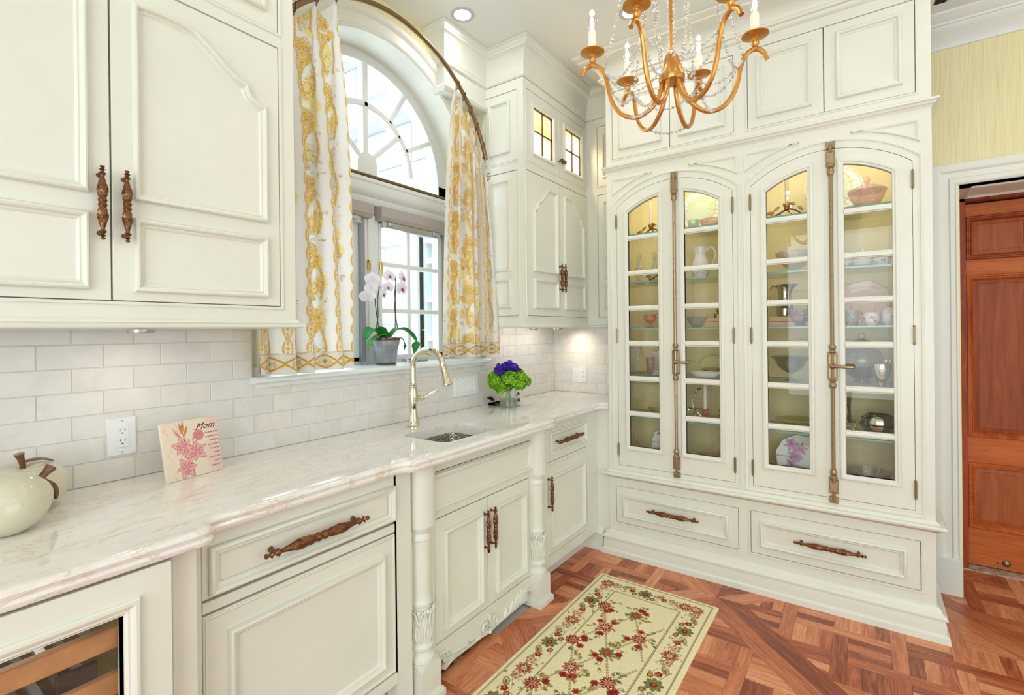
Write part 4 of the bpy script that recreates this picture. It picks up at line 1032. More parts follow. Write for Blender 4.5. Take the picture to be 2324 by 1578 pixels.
# glazed doors
MZ = (.8645, 1.0755, 1.286, 1.497, 1.7075, 1.9185)
hg = MB(); hg.tube([(0, 0, -.036), (0, 0, .036)], .0045, 8); hg.sphere((0, 0, .039), .0052, 8, 5); hg.sphere((0, 0, -.039), .0052, 8, 5); hg.box(-.002, -.006, -.034, .001, .006, .034)
HG = hg.mesh('hinge', 'hinge')
def segarc(c, u0, u1, off):
    # inner arcs share the door arch centre, at height lowered by off
    a, b = c-.331, c+.331; h = 2.231-2.111; R = (.331**2+h*h)/(2*h); cz = 2.231-R
    return lambda u: cz+math.sqrt((R-off)**2-(u-c)**2)
for (a, b, c) in units:
    for side in (1, -1):
        o0, o1 = (c, b) if side > 0 else (a, c)
        g0, g1 = (c+.0745, c+.257) if side > 0 else (c-.2575, c-.0755)
        m = MB(); Adoor = segarc(c, o0, o1, .0025); Ag = segarc(c, g0, g1, .077)
        def sl(m, u0, u1, lo, hi, n=8, h0=-.022, h1=0):
            us = [u0+(u1-u0)*i/n for i in range(n+1)]; m.strip(F, us, [lo(u) if callable(lo) else lo for u in us], [hi(u) if callable(hi) else hi for u in us], h0, h1)
        sl(m, o0+GAP, g0, .545+GAP, Adoor); sl(m, g1, o1-GAP, .545+GAP, Adoor)
        sl(m, g0, g1, .545+GAP, .668, 1); sl(m, g0, g1, Ag, Adoor, 12)
        ring = [(g0, .668), (g1, .668)]+[(g1+(g0-g1)*i/12, Ag(g1+(g0-g1)*i/12)) for i in range(13)]
        m.mould(F, ring, [(-.026, 0), (-.026, .007), (-.023, .0105), (-.018, .012), (-.013, .0105), (-.010, .006), (-.007, .005), (-.003, .0055), (0, .002), (0, -.02)])
        d = m.build('glass_door', 'paint', t)
        for z in MZ:
            k = MB(); k.mould(F, [(g0, z), (g1, z)], [(-.0145, -.016), (-.0145, .0), (-.011, .001), (-.008, .007), (0, .009), (.008, .007), (.011, .001), (.0145, 0), (.0145, -.016)], closed=False); k.build('muntin', 'paint', d)
        zz = [.668]+list(MZ)
        for i, z in enumerate(zz):
            k = MB()
            if i < 6: k.fbox(F, g0, g1, z, zz[i+1], -.012, -.009)
            else: sl(k, g0, g1, z, Ag, 8, -.012, -.009)
            k.build('pane', 'cabglass', d)
        for z in (.64, 1.332, 2.027): link('hinge', HG, d, (XF-.004, o1 if side > 0 else o0, z))
    # cremone bolt on the right-hand door
    yc = c-.0245; m = MB(); x = XF
    m.fbox(F, yc-.036+.0, yc+.030, .545, 2.20, 0, .004)    # astragal strip is painted below
    ast = m; ast.v = []; ast.f = []; ast.m = []
    ast.fbox(F, c-.060, c+.004, .548, Adoor(c-.03)-.004, -.002, .004, .001); ast.build('astragal', 'paint', d)
    m = MB(); xr = XF-.016
    m.tube([(xr, yc, .62), (xr, yc, 2.16)], .0085, 10)
    def boss(z, s_):
        m.lathe([(.0085, 0), (.013, .002), (.0145, .008), (.011, .014), (.010, .018), (.0155, .026), (.016, .032), (.012, .04)] if s_ > 0 else [(.012, -.04), (.016, -.032), (.0155, -.026), (.010, -.018), (.011, -.014), (.0145, -.008), (.013, -.002), (.0085, 0)], (xr, yc, z), 14)
    m.fbox(F, yc-.020, yc+.020, 1.115, 1.250, .004, .018, .003); m.fbox(F, yc-.016, yc+.016, 1.121, 1.244, .018, .020, .002)
    boss(1.245, 1); boss(1.12, -1) if 0 else m.lathe([(.012, -.04), (.016, -.03), (.015, -.02), (.010, -.012), (.0155, -.004), (.014, 0)], (xr, yc, 1.118), 14)
    m.lathe([(.014, 0), (.0155, .004), (.010, .012), (.015, .020), (.016, .03), (.011, .04)], (xr, yc, 1.248), 14)
    m.fbox(F, yc-.019, yc+.019, 2.150, 2.216, .004, .020, .003); m.fbox(F, yc-.014, yc+.014, 2.157, 2.209, .02, .022, .002)
    m.lathe([(.011, -.05), (.015, -.040), (.0155, -.028), (.011, -.020), (.018, -.010), (.017, 0)], (xr, yc, 2.150), 14)
    m.tube([(xr, yc, 2.21), (xr, yc, 2.25)], .007, 8); m.fbox(F, yc-.018, yc+.018, 2.226, 2.262, .0, .018, .003)
    m.fbox(F, yc-.019, yc+.019, .572, .638, .004, .020, .003); m.fbox(F, yc-.014, yc+.014, .579, .631, .02, .022, .002)
    m.lathe([(.017, 0), (.018, .010), (.011, .020), (.0155, .028), (.015, .040), (.011, .05)], (xr, yc, .638), 14)
    m.tube([(xr, yc, .53), (xr, yc, .58)], .007, 8); m.fbox(F, yc-.018, yc+.018, .524, .556, 0, .018, .003)
    for zz_ in (2.236, 2.206, 2.16, .536, .582, .63, 1.13, 1.235):
        for q in (-.012, .012): m.sphere((XF-.021, yc+q, zz_), .0022, 6, 4)
    m.build('cremone_bolt', 'cremone', d)
    m = MB(); m.lathe([(.013, 0), (.014, -.006), (.010, -.010), (.008, -.024)], (XF-.019, yc, 1.184), 14, 'x', cap=True)
    m.tube([(XF-.040, yc+.004, 1.184), (XF-.046, yc-.006, 1.184), (XF-.047, yc-.03, 1.183), (XF-.047, yc-.06, 1.182), (XF-.046, yc-.082, 1.182), (XF-.045, yc-.088, 1.182)], [.008, .0075, .006, .0085, .0085, .004], 10)
    m.build('lever', 'cremone', d)
# upper doors
for (a, b, c) in units:
    o_ = (c-.341+.0, c+.353) if a > 0 else (-.197, .489)
    a2, b2 = (.556, 1.25) if a > 0 else (-.197, .489)
    for (p, q, m0, m1) in ((c, b2, c+.049, min(b2-.044, c+.305)), (a2, c, max(a2+.046, c-.301), c-.05)):
        m = MB(); slab(m, F, (p, q, 2.412, 2.826)); m.mould(F, rect(m0, m1, 2.459, 2.782), [(s_*1.2, h*1.05) for s_, h in PANEL]); m.build('upper_door', 'paint', t)
for k, (p, q, v0, v1) in enumerate(dro):
    m = MB(); slab(m, F, (p, q, v0, v1)); m.mould(F, rect(p+.049, q-.045, .233, .366), [(s_*1.1, h*1.05) for s_, h in PANEL]); d = m.build('drawer', 'paint', t)
    hpull(d, XF, (.899, .146)[k], .304, 'C', PULLXL if 0 else PULLL)

for yy in (.90, .15):  # lamps added out of sight to brighten the cabinet inside
    for k in (-.17, .17):
        t = thing('cabinet_fill_lamp', 'small added fill lamp under the inner ceiling of the china cabinet, %s' % {(.90, -.17): 'second bay from the corner', (.90, .17): 'bay nearest the corner', (.15, -.17): 'bay nearest the door', (.15, .17): 'third bay from the corner'}[(yy, k)], 'lamp', (2.95, yy+k, 2.352))
        m = MB(); m.lathe([(.028, -.008), (.030, -.006), (.030, 0)], (2.95, yy+k, 2.352), 16); m.build('housing', 'alu', t)
        area('puck_and_fill_light', (2.95, yy+k, 2.342), (.12, 0, -1), .05, .05, 1.2, (1, .93, .82), 'DISK')
# ------------------------------------------------ parquet floor
def proj(x, y, z):
    v = Vector((x, y, z))-CAM; d = v.dot(_f)
    if d < .05: return None
    return (v.dot(_r2)/d*FPX+1162, v.dot(_d2)/d*FPX+752)
def clip(poly, nx, ny, c):      # keep nx*x+ny*y <= c
    out = []
    for i in range(len(poly)):
        a, b = poly[i-1], poly[i]; da = nx*a[0]+ny*a[1]-c; db = nx*b[0]+ny*b[1]-c
        if da <= 0 and db <= 0: out.append(b)
        elif da <= 0 < db or db <= 0 < da:
            t = da/(da-db); q = (a[0]+(b[0]-a[0])*t, a[1]+(b[1]-a[1])*t); out.append(q)
            if da > 0: out.append(b)
    return out
pieces = []                      # (poly, angle of the grain)
SB, WB, PS, WS = 1.47, .131, .2055, .0555
for kp in range(-4, 3):
    for kq in range(-4, 3):
        p0, q0 = 2.03+SB*kp, 3.28+SB*kq
        for s_ in (1, -1):
            for along in (0, 1):
                base = [(0, 0), (s_*WB, WB), (s_*WB, SB-WB), (0, SB)]
                pts = []
                for a_, b_ in base:
                    p, q = (p0+a_, q0+b_) if along == 0 else (p0+b_, q0+a_)
                    pts.append(((p+q)/2, (q-p)/2))
                pieces.append((pts, PI/4 if along == 0 else -PI/4))
        pc, qc = p0+SB/2, q0+SB/2; cx, cy = (pc+qc)/2, (qc-pc)/2; hd = SB/2-WB
        cells = []
        for i in range(-4, 5):
            for j in range(-4, 5):
                xs, ys = cx+PS*i, cy+PS*j
                if (i+j) % 2 == 0: cells.append(((xs-PS+WS/2, xs+PS-WS/2, ys-WS/2, ys+WS/2), 0))
                else: cells.append(((xs-WS/2, xs+WS/2, ys-PS+WS/2, ys+PS-WS/2), PI/2))
                b0, b1, c0, c1 = xs+WS/2, xs+PS-WS/2, ys+WS/2, ys+PS-WS/2
                for k in range(3):
                    if (i+j) % 2: cells.append(((b0+(b1-b0)*k/3, b0+(b1-b0)*(k+1)/3, c0, c1), PI/2))
                    else: cells.append(((b0, b1, c0+(c1-c0)*k/3, c0+(c1-c0)*(k+1)/3), 0))
        for (a, b, c, d), g in cells:
            poly = [(a, c), (b, c), (b, d), (a, d)]
            for nx, ny, cc in ((1, -1, pc+hd), (-1, 1, -(pc-hd)), (1, 1, qc+hd), (-1, -1, -(qc-hd))):
                poly = clip(poly, nx, ny, cc)
                if len(poly) < 3: break
            if len(poly) >= 3: pieces.append((poly, g))
def parea(P): return .5*abs(sum(P[i-1][0]*P[i][1]-P[i][0]*P[i-1][1] for i in range(len(P))))
RX0, RX1, RY0, RY1 = .95, 2.546, .588, 1.214
cand = []
seenp = set()
for poly, g in pieces:
    if parea(poly) < 1e-4: continue
    mx = sum(p[0] for p in poly)/len(poly); my = sum(p[1] for p in poly)/len(poly)
    key = (round(mx, 3), round(my, 3))
    if key in seenp: continue
    seenp.add(key)
    if not (-1.2 < mx < 3.85 and -2.6 < my < 1.62): continue
    if all(p[0] > 2.86 and p[1] > -.23 for p in poly) or all(p[1] > 1.56 for p in poly): continue
    pj = [proj(x, y, 0) for x, y in poly]; sc = 0
    if all(pj) and not (RX0+.02 < mx < RX1-.02 and RY0+.02 < my < RY1-.02) and not (my > 1.46):
        ix = [min(2324, max(0, p[0])) for p in pj]; iy = [min(1578, max(0, p[1])) for p in pj]
        sc = parea(list(zip(ix, iy)))
    cand.append((sc, poly, g))
cand.sort(key=lambda c: -c[0])
def plank_geo(poly, g, seed):
    cx = sum(p[0] for p in poly)/len(poly); cy = sum(p[1] for p in poly)/len(poly)
    A = sum(poly[i-1][0]*poly[i][1]-poly[i][0]*poly[i-1][1] for i in range(len(poly)))
    if A < 0: poly = poly[::-1]
    k = []
    for x, y in poly:
        L = math.hypot(x-cx, y-cy); k.append((x-(x-cx)/L*.0005, y-(y-cy)/L*.0005))
    n = len(k); z1 = -.0002*random.random()
    inn = [(x-(x-cx)*.012, y-(y-cy)*.012) for x, y in k]
    V = [(x, y, -.012) for x, y in k]+[(x, y, z1-.0005) for x, y in k]+[(x, y, z1) for x, y in inn]
    Fs = [tuple(range(2*n, 3*n))]+[(i, (i+1) % n, n+(i+1) % n, n+i) for i in range(n)]+[(n+i, n+(i+1) % n, 2*n+(i+1) % n, 2*n+i) for i in range(n)]
    c, s_ = math.cos(g), math.sin(g); rn = random.Random(seed); ou, ov = rn.random()*40, rn.random()*40
    UV = [((x*c+y*s_)+ou, (-x*s_+y*c)+ov) for x, y, z in V]
    return V, Fs, UV, rn.random(), (cx, cy)
def floor_mesh(items, org, name):
    V = []; Fs = []; UV = []; R = []
    for v, f, uv, r in items:
        o = len(V); V += [(x-org[0], y-org[1], z) for x, y, z in v]; Fs += [tuple(i+o for i in q) for q in f]; UV += uv; R += [r]*len(v)
    me = bpy.data.meshes.new(name); me.from_pydata(V, [], Fs); me.materials.append(MT['parquet'])
    ul = me.uv_layers.new(name='grain'); n = len(me.loops); vi = np.empty(n, np.int32); me.loops.foreach_get('vertex_index', vi)
    ul.data.foreach_set('uv', np.array(UV, np.float32)[vi].ravel()); a = me.attributes.new('rnd', 'FLOAT', 'POINT'); a.data.foreach_set('value', R)
    return me
rest = []
for i, (sc, poly, g) in enumerate(cand):
    V, Fs, UV, r, c = plank_geo(poly, g, i)
    if i < 298 and sc > 0:
        me = floor_mesh([(V, Fs, UV, r)], c, 'parquet_plank'); o = bpy.data.objects.new('parquet_plank', me); C.objects.link(o); o.parent = floor; o.location = (c[0], c[1], 0)
    else: rest.append((V, Fs, UV, r))
o = bpy.data.objects.new('parquet_field', floor_mesh(rest, (0, 0), 'parquet_field')); C.objects.link(o); o.parent = floor; o['kind'] = 'stuff'

# ------------------------------------------------ painting canvas for printed things
class Cv:
    def __init__(s, w, h, res, bg):
        s.res = res; s.W = int(w*res)+1; s.H = int(h*res)+1; s.w = w; s.h = h
        s.a = np.empty((s.H, s.W, 3), np.float32); s.a[:] = bg; s.top = None
    def _win(s, x0, y0, x1, y1):
        i0 = max(0, int(math.floor(x0*s.res))); i1 = min(s.W, int(math.ceil(x1*s.res))+1); j0 = max(0, int(math.floor(y0*s.res))); j1 = min(s.H, int(math.ceil(y1*s.res))+1)
        if i0 >= i1 or j0 >= j1: return None
        X, Y = np.meshgrid(np.arange(i0, i1)/s.res, np.arange(j0, j1)/s.res); return i0, i1, j0, j1, X, Y
    def _put(s, win, sd, col, al=1):
        i0, i1, j0, j1 = win[:4]; k = np.clip(.5-sd*s.res, 0, 1)[..., None]*al
        s.a[j0:j1, i0:i1] = s.a[j0:j1, i0:i1]*(1-k)+np.array(col, np.float32)*k
    def ell(s, x, y, rx, ry, col, ang=0, al=1):
        R = max(rx, ry)+1.5/s.res; w = s._win(x-R, y-R, x+R, y+R)
        if w is None: return
        c, q = math.cos(ang), math.sin(ang); dx = w[4]-x; dy = w[5]-y; u = dx*c+dy*q; v = -dx*q+dy*c
        d = np.sqrt((u/rx)**2+(v/ry)**2); s._put(w, (d-1)*min(rx, ry), col, al)
    def line(s, pts, wd, col, al=1):
        for (xa, ya), (xb, yb) in zip(pts[:-1], pts[1:]):
            R = wd+1.5/s.res; w = s._win(min(xa, xb)-R, min(ya, yb)-R, max(xa, xb)+R, max(ya, yb)+R)
            if w is None: continue
            L2 = (xb-xa)**2+(yb-ya)**2+1e-12; t = np.clip(((w[4]-xa)*(xb-xa)+(w[5]-ya)*(yb-ya))/L2, 0, 1)
            s._put(w, np.hypot(w[4]-xa-t*(xb-xa), w[5]-ya-t*(yb-ya))-wd/2, col, al)
    def leaf(s, x, y, L, wd, ang, col, vein=None, al=1):
        w = s._win(x-L-.002, y-L-.002, x+L+.002, y+L+.002)
        if w is None: return
        c, q = math.cos(ang), math.sin(ang); dx = w[4]-x; dy = w[5]-y; u = (dx*c+dy*q)/L; v = np.abs(-dx*q+dy*c)
        prof = wd*np.sin(PI*np.clip(u, 0, 1)**.8); s._put(w, np.where((u > 0) & (u < 1), v-prof, 1), col, al)
        if vein: s.line([(x, y), (x+L*.85*c, y+L*.85*q)], .0012, vein)
    def flower(s, x, y, r, n, cols, core, rot=0, wd=.32, gap=None):
        for k in range(n):
            a = rot+2*PI*k/n
            for f, cc in zip((1, .72), cols[:2]): s.ell(x+r*.58*math.cos(a)*f, y+r*.58*math.sin(a)*f, r*.44*f, r*wd*f, cc, a)
            if gap: s.line([(x+r*.35*math.cos(a), y+r*.35*math.sin(a)), (x+r*.85*math.cos(a), y+r*.85*math.sin(a))], r*.09, gap)
        for rr, cc in core: s.ell(x, y, r*rr, r*rr, cc)
    def curl(s, x, y, r, a0, turns, wd, col):
        n = 14; s.line([(x+r*(1-.75*i/n)*math.cos(a0+turns*2*PI*i/n), y+r*(1-.75*i/n)*math.sin(a0+turns*2*PI*i/n)) for i in range(n+1)], wd, col)
    def lin(s):
        c = np.clip(s.a/255, 0, 1); return np.where(c <= .04045, c/12.92, ((c+.055)/1.055)**2.4)
def grid_object(name, P, col, mat, parent=None, org=(0, 0, 0), thick=0, back=True):
    H, W_ = P.shape[:2]; o = np.array(org, np.float32); me = bpy.data.meshes.new(name)
    me.vertices.add(H*W_); me.vertices.foreach_set('co', (P-o).astype(np.float32).ravel())
    idx = np.arange(H*W_).reshape(H, W_); q = np.stack([idx[:-1, :-1], idx[:-1, 1:], idx[1:, 1:], idx[1:, :-1]], -1).reshape(-1, 4)
    me.loops.add(q.size); me.loops.foreach_set('vertex_index', q.ravel().astype(np.int32)); me.polygons.add(len(q))
    me.polygons.foreach_set('loop_start', np.arange(0, q.size, 4, dtype=np.int32)); me.update(calc_edges=True); me.validate()
    a = me.color_attributes.new('Col', 'FLOAT_COLOR', 'POINT'); a.data.foreach_set('color', np.concatenate([col.reshape(-1, 3), np.ones((H*W_, 1))], 1).astype(np.float32).ravel())
    me.materials.append(MT[mat]); me.polygons.foreach_set('use_smooth', [True]*len(me.polygons))
    ob = bpy.data.objects.new(name, me); C.objects.link(ob)
    if parent is None: ob.location = org; ORG[ob.name] = Vector(org)
    else: ob.parent = parent; ob.location = Vector(org)-ORG[parent.name]; ORG[ob.name] = Vector(org)
    return ob

# ------------------------------------------------ rug   canvas x = along (from the far end), y = across (from the cabinet side)
RL, RWd = RX1-RX0, RY1-RY0
cv = Cv(RL, RWd, 430, (236, 222, 172)); R_ = random.Random(3)
CR_, RD, RD2, OR, GN, OL, DK, PK = (240, 228, 184), (142, 30, 30), (176, 62, 48), (196, 104, 66), (112, 122, 84), (156, 142, 60), (92, 58, 40), (196, 128, 100)
rngn = np.random.RandomState(4)
def rect_line(d, wd, col, dash=0):
    x0_, y0_, x1_, y1_ = d, d, RL+.3, RWd-d
    cv.line([(x1_, y0_), (x0_, y0_), (x0_, y1_), (x1_, y1_)], wd, col)
cv.a[:, :] = (250, 238, 192)
for d, wd, c_ in ((.0225, .0022, DK), (.027, .0016, (150, 110, 80)), (.144, .002, DK), (.149, .0014, (160, 110, 80))): rect_line(d, wd, c_)
def vine(x0_, y0_, dx, dy, n, amp, ph):
    pts = []
    for i in range(n*8+1):
        t = i/8; a = t*PI; pts.append((x0_+dx*t-dy*amp*math.sin(a+ph), y0_+dy*t+dx*amp*math.sin(a+ph)))
    return pts
def border(px, py, ax, ay, L):
    # motifs repeat every .404 along the direction (ax, ay); (bx, by) points to the rug field
    bx, by = (-ay, ax)
    if (bx, by) == (0, -1) or (bx, by) == (-1, 0): bx, by = -bx, -by
    if py > RWd/2: bx, by = 0, -1
    def at_(t, s_): return (px+ax*t+bx*s_, py+ay*t+by*s_)
    n = int(L/.404)+1
    for k in range(n+1):
        for q, (kind) in ((0, 'red'), (.05, 'pinkpais'), (.10, 'greenpais'), (.135, 'smallred'), (.202, 'green'), (.155, 'dot'), (.248, 'dot'), (.27, 'greenpais2'), (.30, 'smallred'), (.345, 'pinkpais')):
            t = k*.404+q
            if t > L: continue
            if kind == 'red':
                x, y = at_(t, 0); cv.flower(x, y, .036, 9, (RD2, RD), ((.30, CR_), (.16, (150, 140, 110))), q, .22, CR_)
            elif kind == 'green':
                x, y = at_(t, -.003); cv.flower(x, y, .038, 8, (GN, (134, 140, 96)), ((.45, OL), (.38, RD), (.16, (214, 120, 60))), .2, .26)
            elif kind == 'dot':
                x, y = at_(t, .028 if k % 2 else .024); cv.ell(x, y, .014, .012, (120, 34, 40)); cv.ell(x, y, .009, .0075, (206, 164, 78))
                cv.curl(*at_(t+.02, .03), .016, 0, .8, .0022, OL)
            elif kind == 'pinkpais':
                x, y = at_(t, -.005); cv.flower(x, y, .024, 5, (PK, (214, 160, 120)), ((.5, (236, 214, 160)), (.25, (130, 130, 100))), 1+k, .34)
                cv.curl(*at_(t+.02, .028), .014, 1, .9, .002, PK)
            elif kind in ('greenpais', 'greenpais2'):
                x, y = at_(t, -.016); an = math.atan2(ay, ax)+.6
                cv.ell(x, y, .026, .014, GN, an); cv.ell(x, y, .021, .0098, (228, 214, 150), an); cv.ell(x+.002, y, .011, .005, (180, 80, 50), an); cv.curl(x+.02*ax, y+.02*ay, .016, an, .6, .0026, GN)
            else:
                x, y = at_(t, .0); cv.flower(x, y, .017, 5, (RD2, RD), ((.3, (206, 150, 80)),), k, .4); cv.leaf(x, y, .026, .006, R_.random()*6, OL)
    for sgn in (-1, 1):
        pts = [at_(.01*i, sgn*.024*math.sin(.01*i/.404*4*PI+.6)) for i in range(int(L/.01))]
        cv.line(pts, .0018, (150, 138, 96) if sgn > 0 else PK)
    for i in range(int(L/.045)):
        x, y = at_(i*.045+R_.random()*.02, R_.uniform(-.048, .048)); cv.curl(x, y, R_.uniform(.007, .013), R_.random()*6, .8, .002, R_.choice([OL, GN, PK, DK]))
        x, y = at_(i*.045+R_.random()*.02, R_.uniform(-.048, .048)); cv.leaf(x, y, .016, .004, R_.random()*6, R_.choice([OL, GN]))
border(.092, .085, 1, 0, RL); border(.092, RWd-.083, 1, 0, RL); border(.092, .085, 0, 1, RWd-.16)
# field lattice
def fx(X): return RX1-X
f0 = .155
for k in range(0, 11):
    for j in (-2, -1, 0, 1, 2):
        X = 2.248+.1635-.1635*k; off = (.896+.160*j) if (k % 2) else (.896+.080+.160*j)
        x, y = fx(X), RY1-off
        if x < f0 or y < f0-.01 or y > RWd-f0+.01: continue
        for sx_, sy_ in ((1, 1), (1, -1)):
            for i in range(1, 8):
                t = .12+.76*i/8; cx_, cy_ = x+sx_*.1635*t, y+sy_*.08*t
                if cx_ > RL or not f0 < cy_ < RWd-f0: continue
                cv.ell(cx_, cy_, .0068, .0052, (150, 100, 78), math.atan2(.08*sy_, .1635)); cv.ell(cx_, cy_, .0045, .003, (232, 212, 168), math.atan2(.08*sy_, .1635))
for k in range(0, 11):
    for j in (-2, -1, 0, 1, 2):
        X = 2.248+.1635-.1635*k; off = (.896+.160*j) if (k % 2) else (.896+.080+.160*j)
        x, y = fx(X), RY1-off
        if x < f0+.01 or y < f0-.004 or y > RWd-f0+.004: continue
        for i in range(16):
            a = R_.random()*6.3; r_ = R_.uniform(.035, .085); xx, yy = x+r_*math.cos(a), y+r_*.8*math.sin(a)
            if f0 < yy < RWd-f0: cv.leaf(xx, yy, .022, .006, a+R_.uniform(-1, 1), R_.choice([OL, GN, OL, (176, 160, 90)])); cv.curl(xx, yy, .013, a, .8, .002, R_.choice([OL, PK, GN]))
        for i in range(3):
            a = R_.random()*6.3; xx, yy = x+.055*math.cos(a), y+.05*math.sin(a)
            if f0+.015 < yy < RWd-f0-.015: cv.flower(xx, yy, .017, 6, (R_.choice([RD2, OR, RD]), RD2), ((.35, (110, 40, 50)),), a, .36)
        kind = (k*2+j) % 4
        if kind == 0: cv.flower(x, y, .036, 9, (RD2, RD), ((.30, CR_), (.16, (150, 140, 110))), .3, .22, CR_)
        elif kind == 1: cv.flower(x, y, .037, 9, (OR, (206, 124, 84)), ((.34, (220, 190, 140)), (.2, RD)), 0, .26)
        elif kind == 2: cv.flower(x, y, .034, 8, (GN, (140, 128, 80)), ((.5, RD2), (.3, OR)), .2, .28)
        else: cv.flower(x, y, .034, 9, (RD, RD2), ((.32, (214, 150, 110)), (.18, (120, 120, 90))), .5, .24, CR_)
for d in (.144, .149): rect_line(d, .0016, DK)
cv.a *= (1+.03*rngn.randn(cv.H, cv.W, 1)).astype(np.float32)
H_, W_ = cv.H, cv.W
xs = RX1-np.linspace(0, RL, W_); ys = RY1-np.linspace(0, RWd, H_)
XX, YY = np.meshgrid(xs, ys); ed = np.minimum(np.minimum(XX-RX0, RX1-XX), np.minimum(YY-RY0, RY1-YY))
ZZ = np.minimum(.0085, .001+.9*np.sqrt(np.maximum(ed, 0)*.01))+.0006*np.sin(XX*9)*np.sin(YY*13)
ZZ[0, :] = ZZ[-1, :] = 0; ZZ[:, 0] = ZZ[:, -1] = 0
rug = thing('rug', 'cream floral runner rug with red and green flowers and a vine border', 'rug', ((RX0+RX1)/2, (RY0+RY1)/2, 0))
grid_object('rug_pile', np.stack([XX, YY, ZZ], -1), cv.lin(), 'rug', rug, tuple(ORG[rug.name]))

# ------------------------------------------------ curtains
YC = 1.805
RCX, RCZ, RR = 1.586, 2.112, .765+.02      # arc of the rod in the curtain plane
RCX, RCZ, RR = 1.592, 2.158, .699
YR_ = YC-.026
t = thing('curtain_rod', 'bronze curtain rod bent to the arch of the window', 'rod', (RCX, YR_, RCZ))
m = MB(); m.tube([(RCX+RR*math.cos(a), YR_, RCZ+RR*math.sin(a)) for a in [.30+(PI-.60)*i/80 for i in range(81)]], .0115, 12); m.build('bent_rod', 'rod', t)
for a in (.32, PI-.32):
    m = MB(); m.tube([(RCX+RR*math.cos(a), YC-.012, RCZ+RR*math.sin(a)), (RCX+RR*math.cos(a), YWL-.002, RCZ+RR*math.sin(a))], .006, 8); m.build('wall_bracket', 'rod', t)
def fabric(w, h, seed, hem_from_y, flip=False):
    cv = Cv(w, h, 400, (252, 250, 247)); R = random.Random(seed)
    Y1, Y2, GD, TN = (253, 240, 190), (250, 226, 150), (216, 172, 88), (186, 162, 120)
    period = .215
    n = int(w/period)+2
    def chain(x0, y0, x1, y1, L=.074, wd=.013):
        D_ = math.hypot(x1-x0, y1-y0); ux, uy = (x1-x0)/D_, (y1-y0)/D_; N = int(D_/.004)
        for s_ in (1, -1):
            pts = []
            for i in range(N+1):
                d = D_*i/N; q = abs(math.sin(PI*d/L))**.75*wd*s_*(1 if int(d/L) % 2 == 0 else -1)
                pts.append((x0+ux*d-uy*q, y0+uy*d+ux*q))
            cv.line(pts, .0045, Y2); cv.line(pts, .0012, GD)
        k = 0
        while (k+.5)*L < D_:
            cx, cy = x0+ux*(k+.5)*L, y0+uy*(k+.5)*L
            cv.flower(cx, cy, .009, 5, (Y2, Y1), ((.3, GD),), k, .34)
            for e in (-1, 1): cv.line([(cx+e*ux*.012, cy+e*uy*.012), (cx+e*ux*.028, cy+e*uy*.028)], .0012, TN); cv.ell(cx+e*ux*.02-uy*.005, cy+e*uy*.02+ux*.005, .003, .002, Y2)
            k += 1
    def circ(x, y, r, wd, c_): cv.line([(x+r*math.cos(q), y+r*math.sin(q)) for q in [i*PI/7 for i in range(15)]], wd, c_, .85)
    def bleaf(x, y, L, wd, a, fill): cv.leaf(x, y, L*1.05, wd+.0011, a, GD, None, .8); cv.leaf(x, y, L, wd, a, fill); cv.line([(x, y), (x+L*.8*math.cos(a), y+L*.8*math.sin(a))], .0009, GD, .7)
    for k in range(n):
        bx = k*period+.11; yy = -.1+(k % 2)*.13
        while yy < h+.2:
            for i in range(5): cv.ell(bx+R.uniform(-.05, .05), yy+R.uniform(0, .27), R.uniform(.018, .034), R.uniform(.022, .040), Y1, R.random()*3, .75)
            for i in range(2): cv.ell(bx+R.uniform(-.03, .03), yy+R.uniform(0, .2), .016, .022, Y2, R.random()*3, .6)
            for i in range(90):
                a = R.random()*6.3; q = R.random()**.6; cv.ell(bx+.02+.035*q*math.cos(a), yy+.20+.045*q*math.sin(a), .0011, .0011, TN, 0, .8)
            fx_, fy_ = bx-.012, yy+.045
            for i in range(9): a = i*2*PI/9; xx, y2 = fx_+.027*math.cos(a), fy_+.026*math.sin(a); cv.ell(xx, y2, .0105, .0105, (249, 240, 208)); circ(xx, y2, .0105, .0011, GD); cv.flower(xx, y2, .0042, 5, (GD, Y2), ((.3, TN),), i, .3)
            for i in range(6): a = .5+i*PI/3; xx, y2 = fx_+.011*math.cos(a), fy_+.011*math.sin(a); cv.ell(xx, y2, .007, .007, Y2); circ(xx, y2, .007, .001, GD)
            for i in range(13): a = PI/2+(i-6)*.27; bleaf(fx_+.02*math.cos(a), fy_+.03+.016*math.sin(a), .030, .0052, a, Y1 if i % 2 else Y2)
            for s_ in (-1, 1):
                stem = [(bx+.018+s_*(.010+.022*math.sin(t_*3.0)), yy+.10+.15*t_) for t_ in [i/12 for i in range(13)]]
                cv.line(stem, .0016, GD, .85)
                for i in range(1, 12): x, y = stem[i]; bleaf(x, y, .024*(1-.03*i), .0046, PI/2-s_*(1.0-.04*i), Y1 if i % 3 else Y2)
            for i in range(8): cv.ell(bx-.035+.003*i, yy+.12+.009*i, .0024, .0024, (200, 150, 70))
            for q in range(2): x, y = bx-.045+.05*q, yy+.17+.03*q; cv.ell(x, y, .014, .022, Y1, .3); cv.line([(x+.014*math.cos(a)*(1+.12*math.sin(6*a)), y+.022*math.sin(a)*(1+.12*math.sin(6*a))) for a in [i*.25 for i in range(26)]], .0011, GD)
            for i in range(16): cv.curl(bx+R.uniform(-.075, .075), yy+R.uniform(0, .28), R.uniform(.005, .010), R.random()*6, .9, .001, R.choice([TN, GD, GD]))
            for i in range(20): cv.ell(bx+R.uniform(-.07, .07), yy+R.uniform(0, .28), .0018, .0018, R.choice([GD, Y2]))
            yy += .27
        cx = k*period+.005
        cv.a[:, max(0, int((cx-.02)*cv.res)):max(0, int((cx+.02)*cv.res))] = (251, 249, 245)
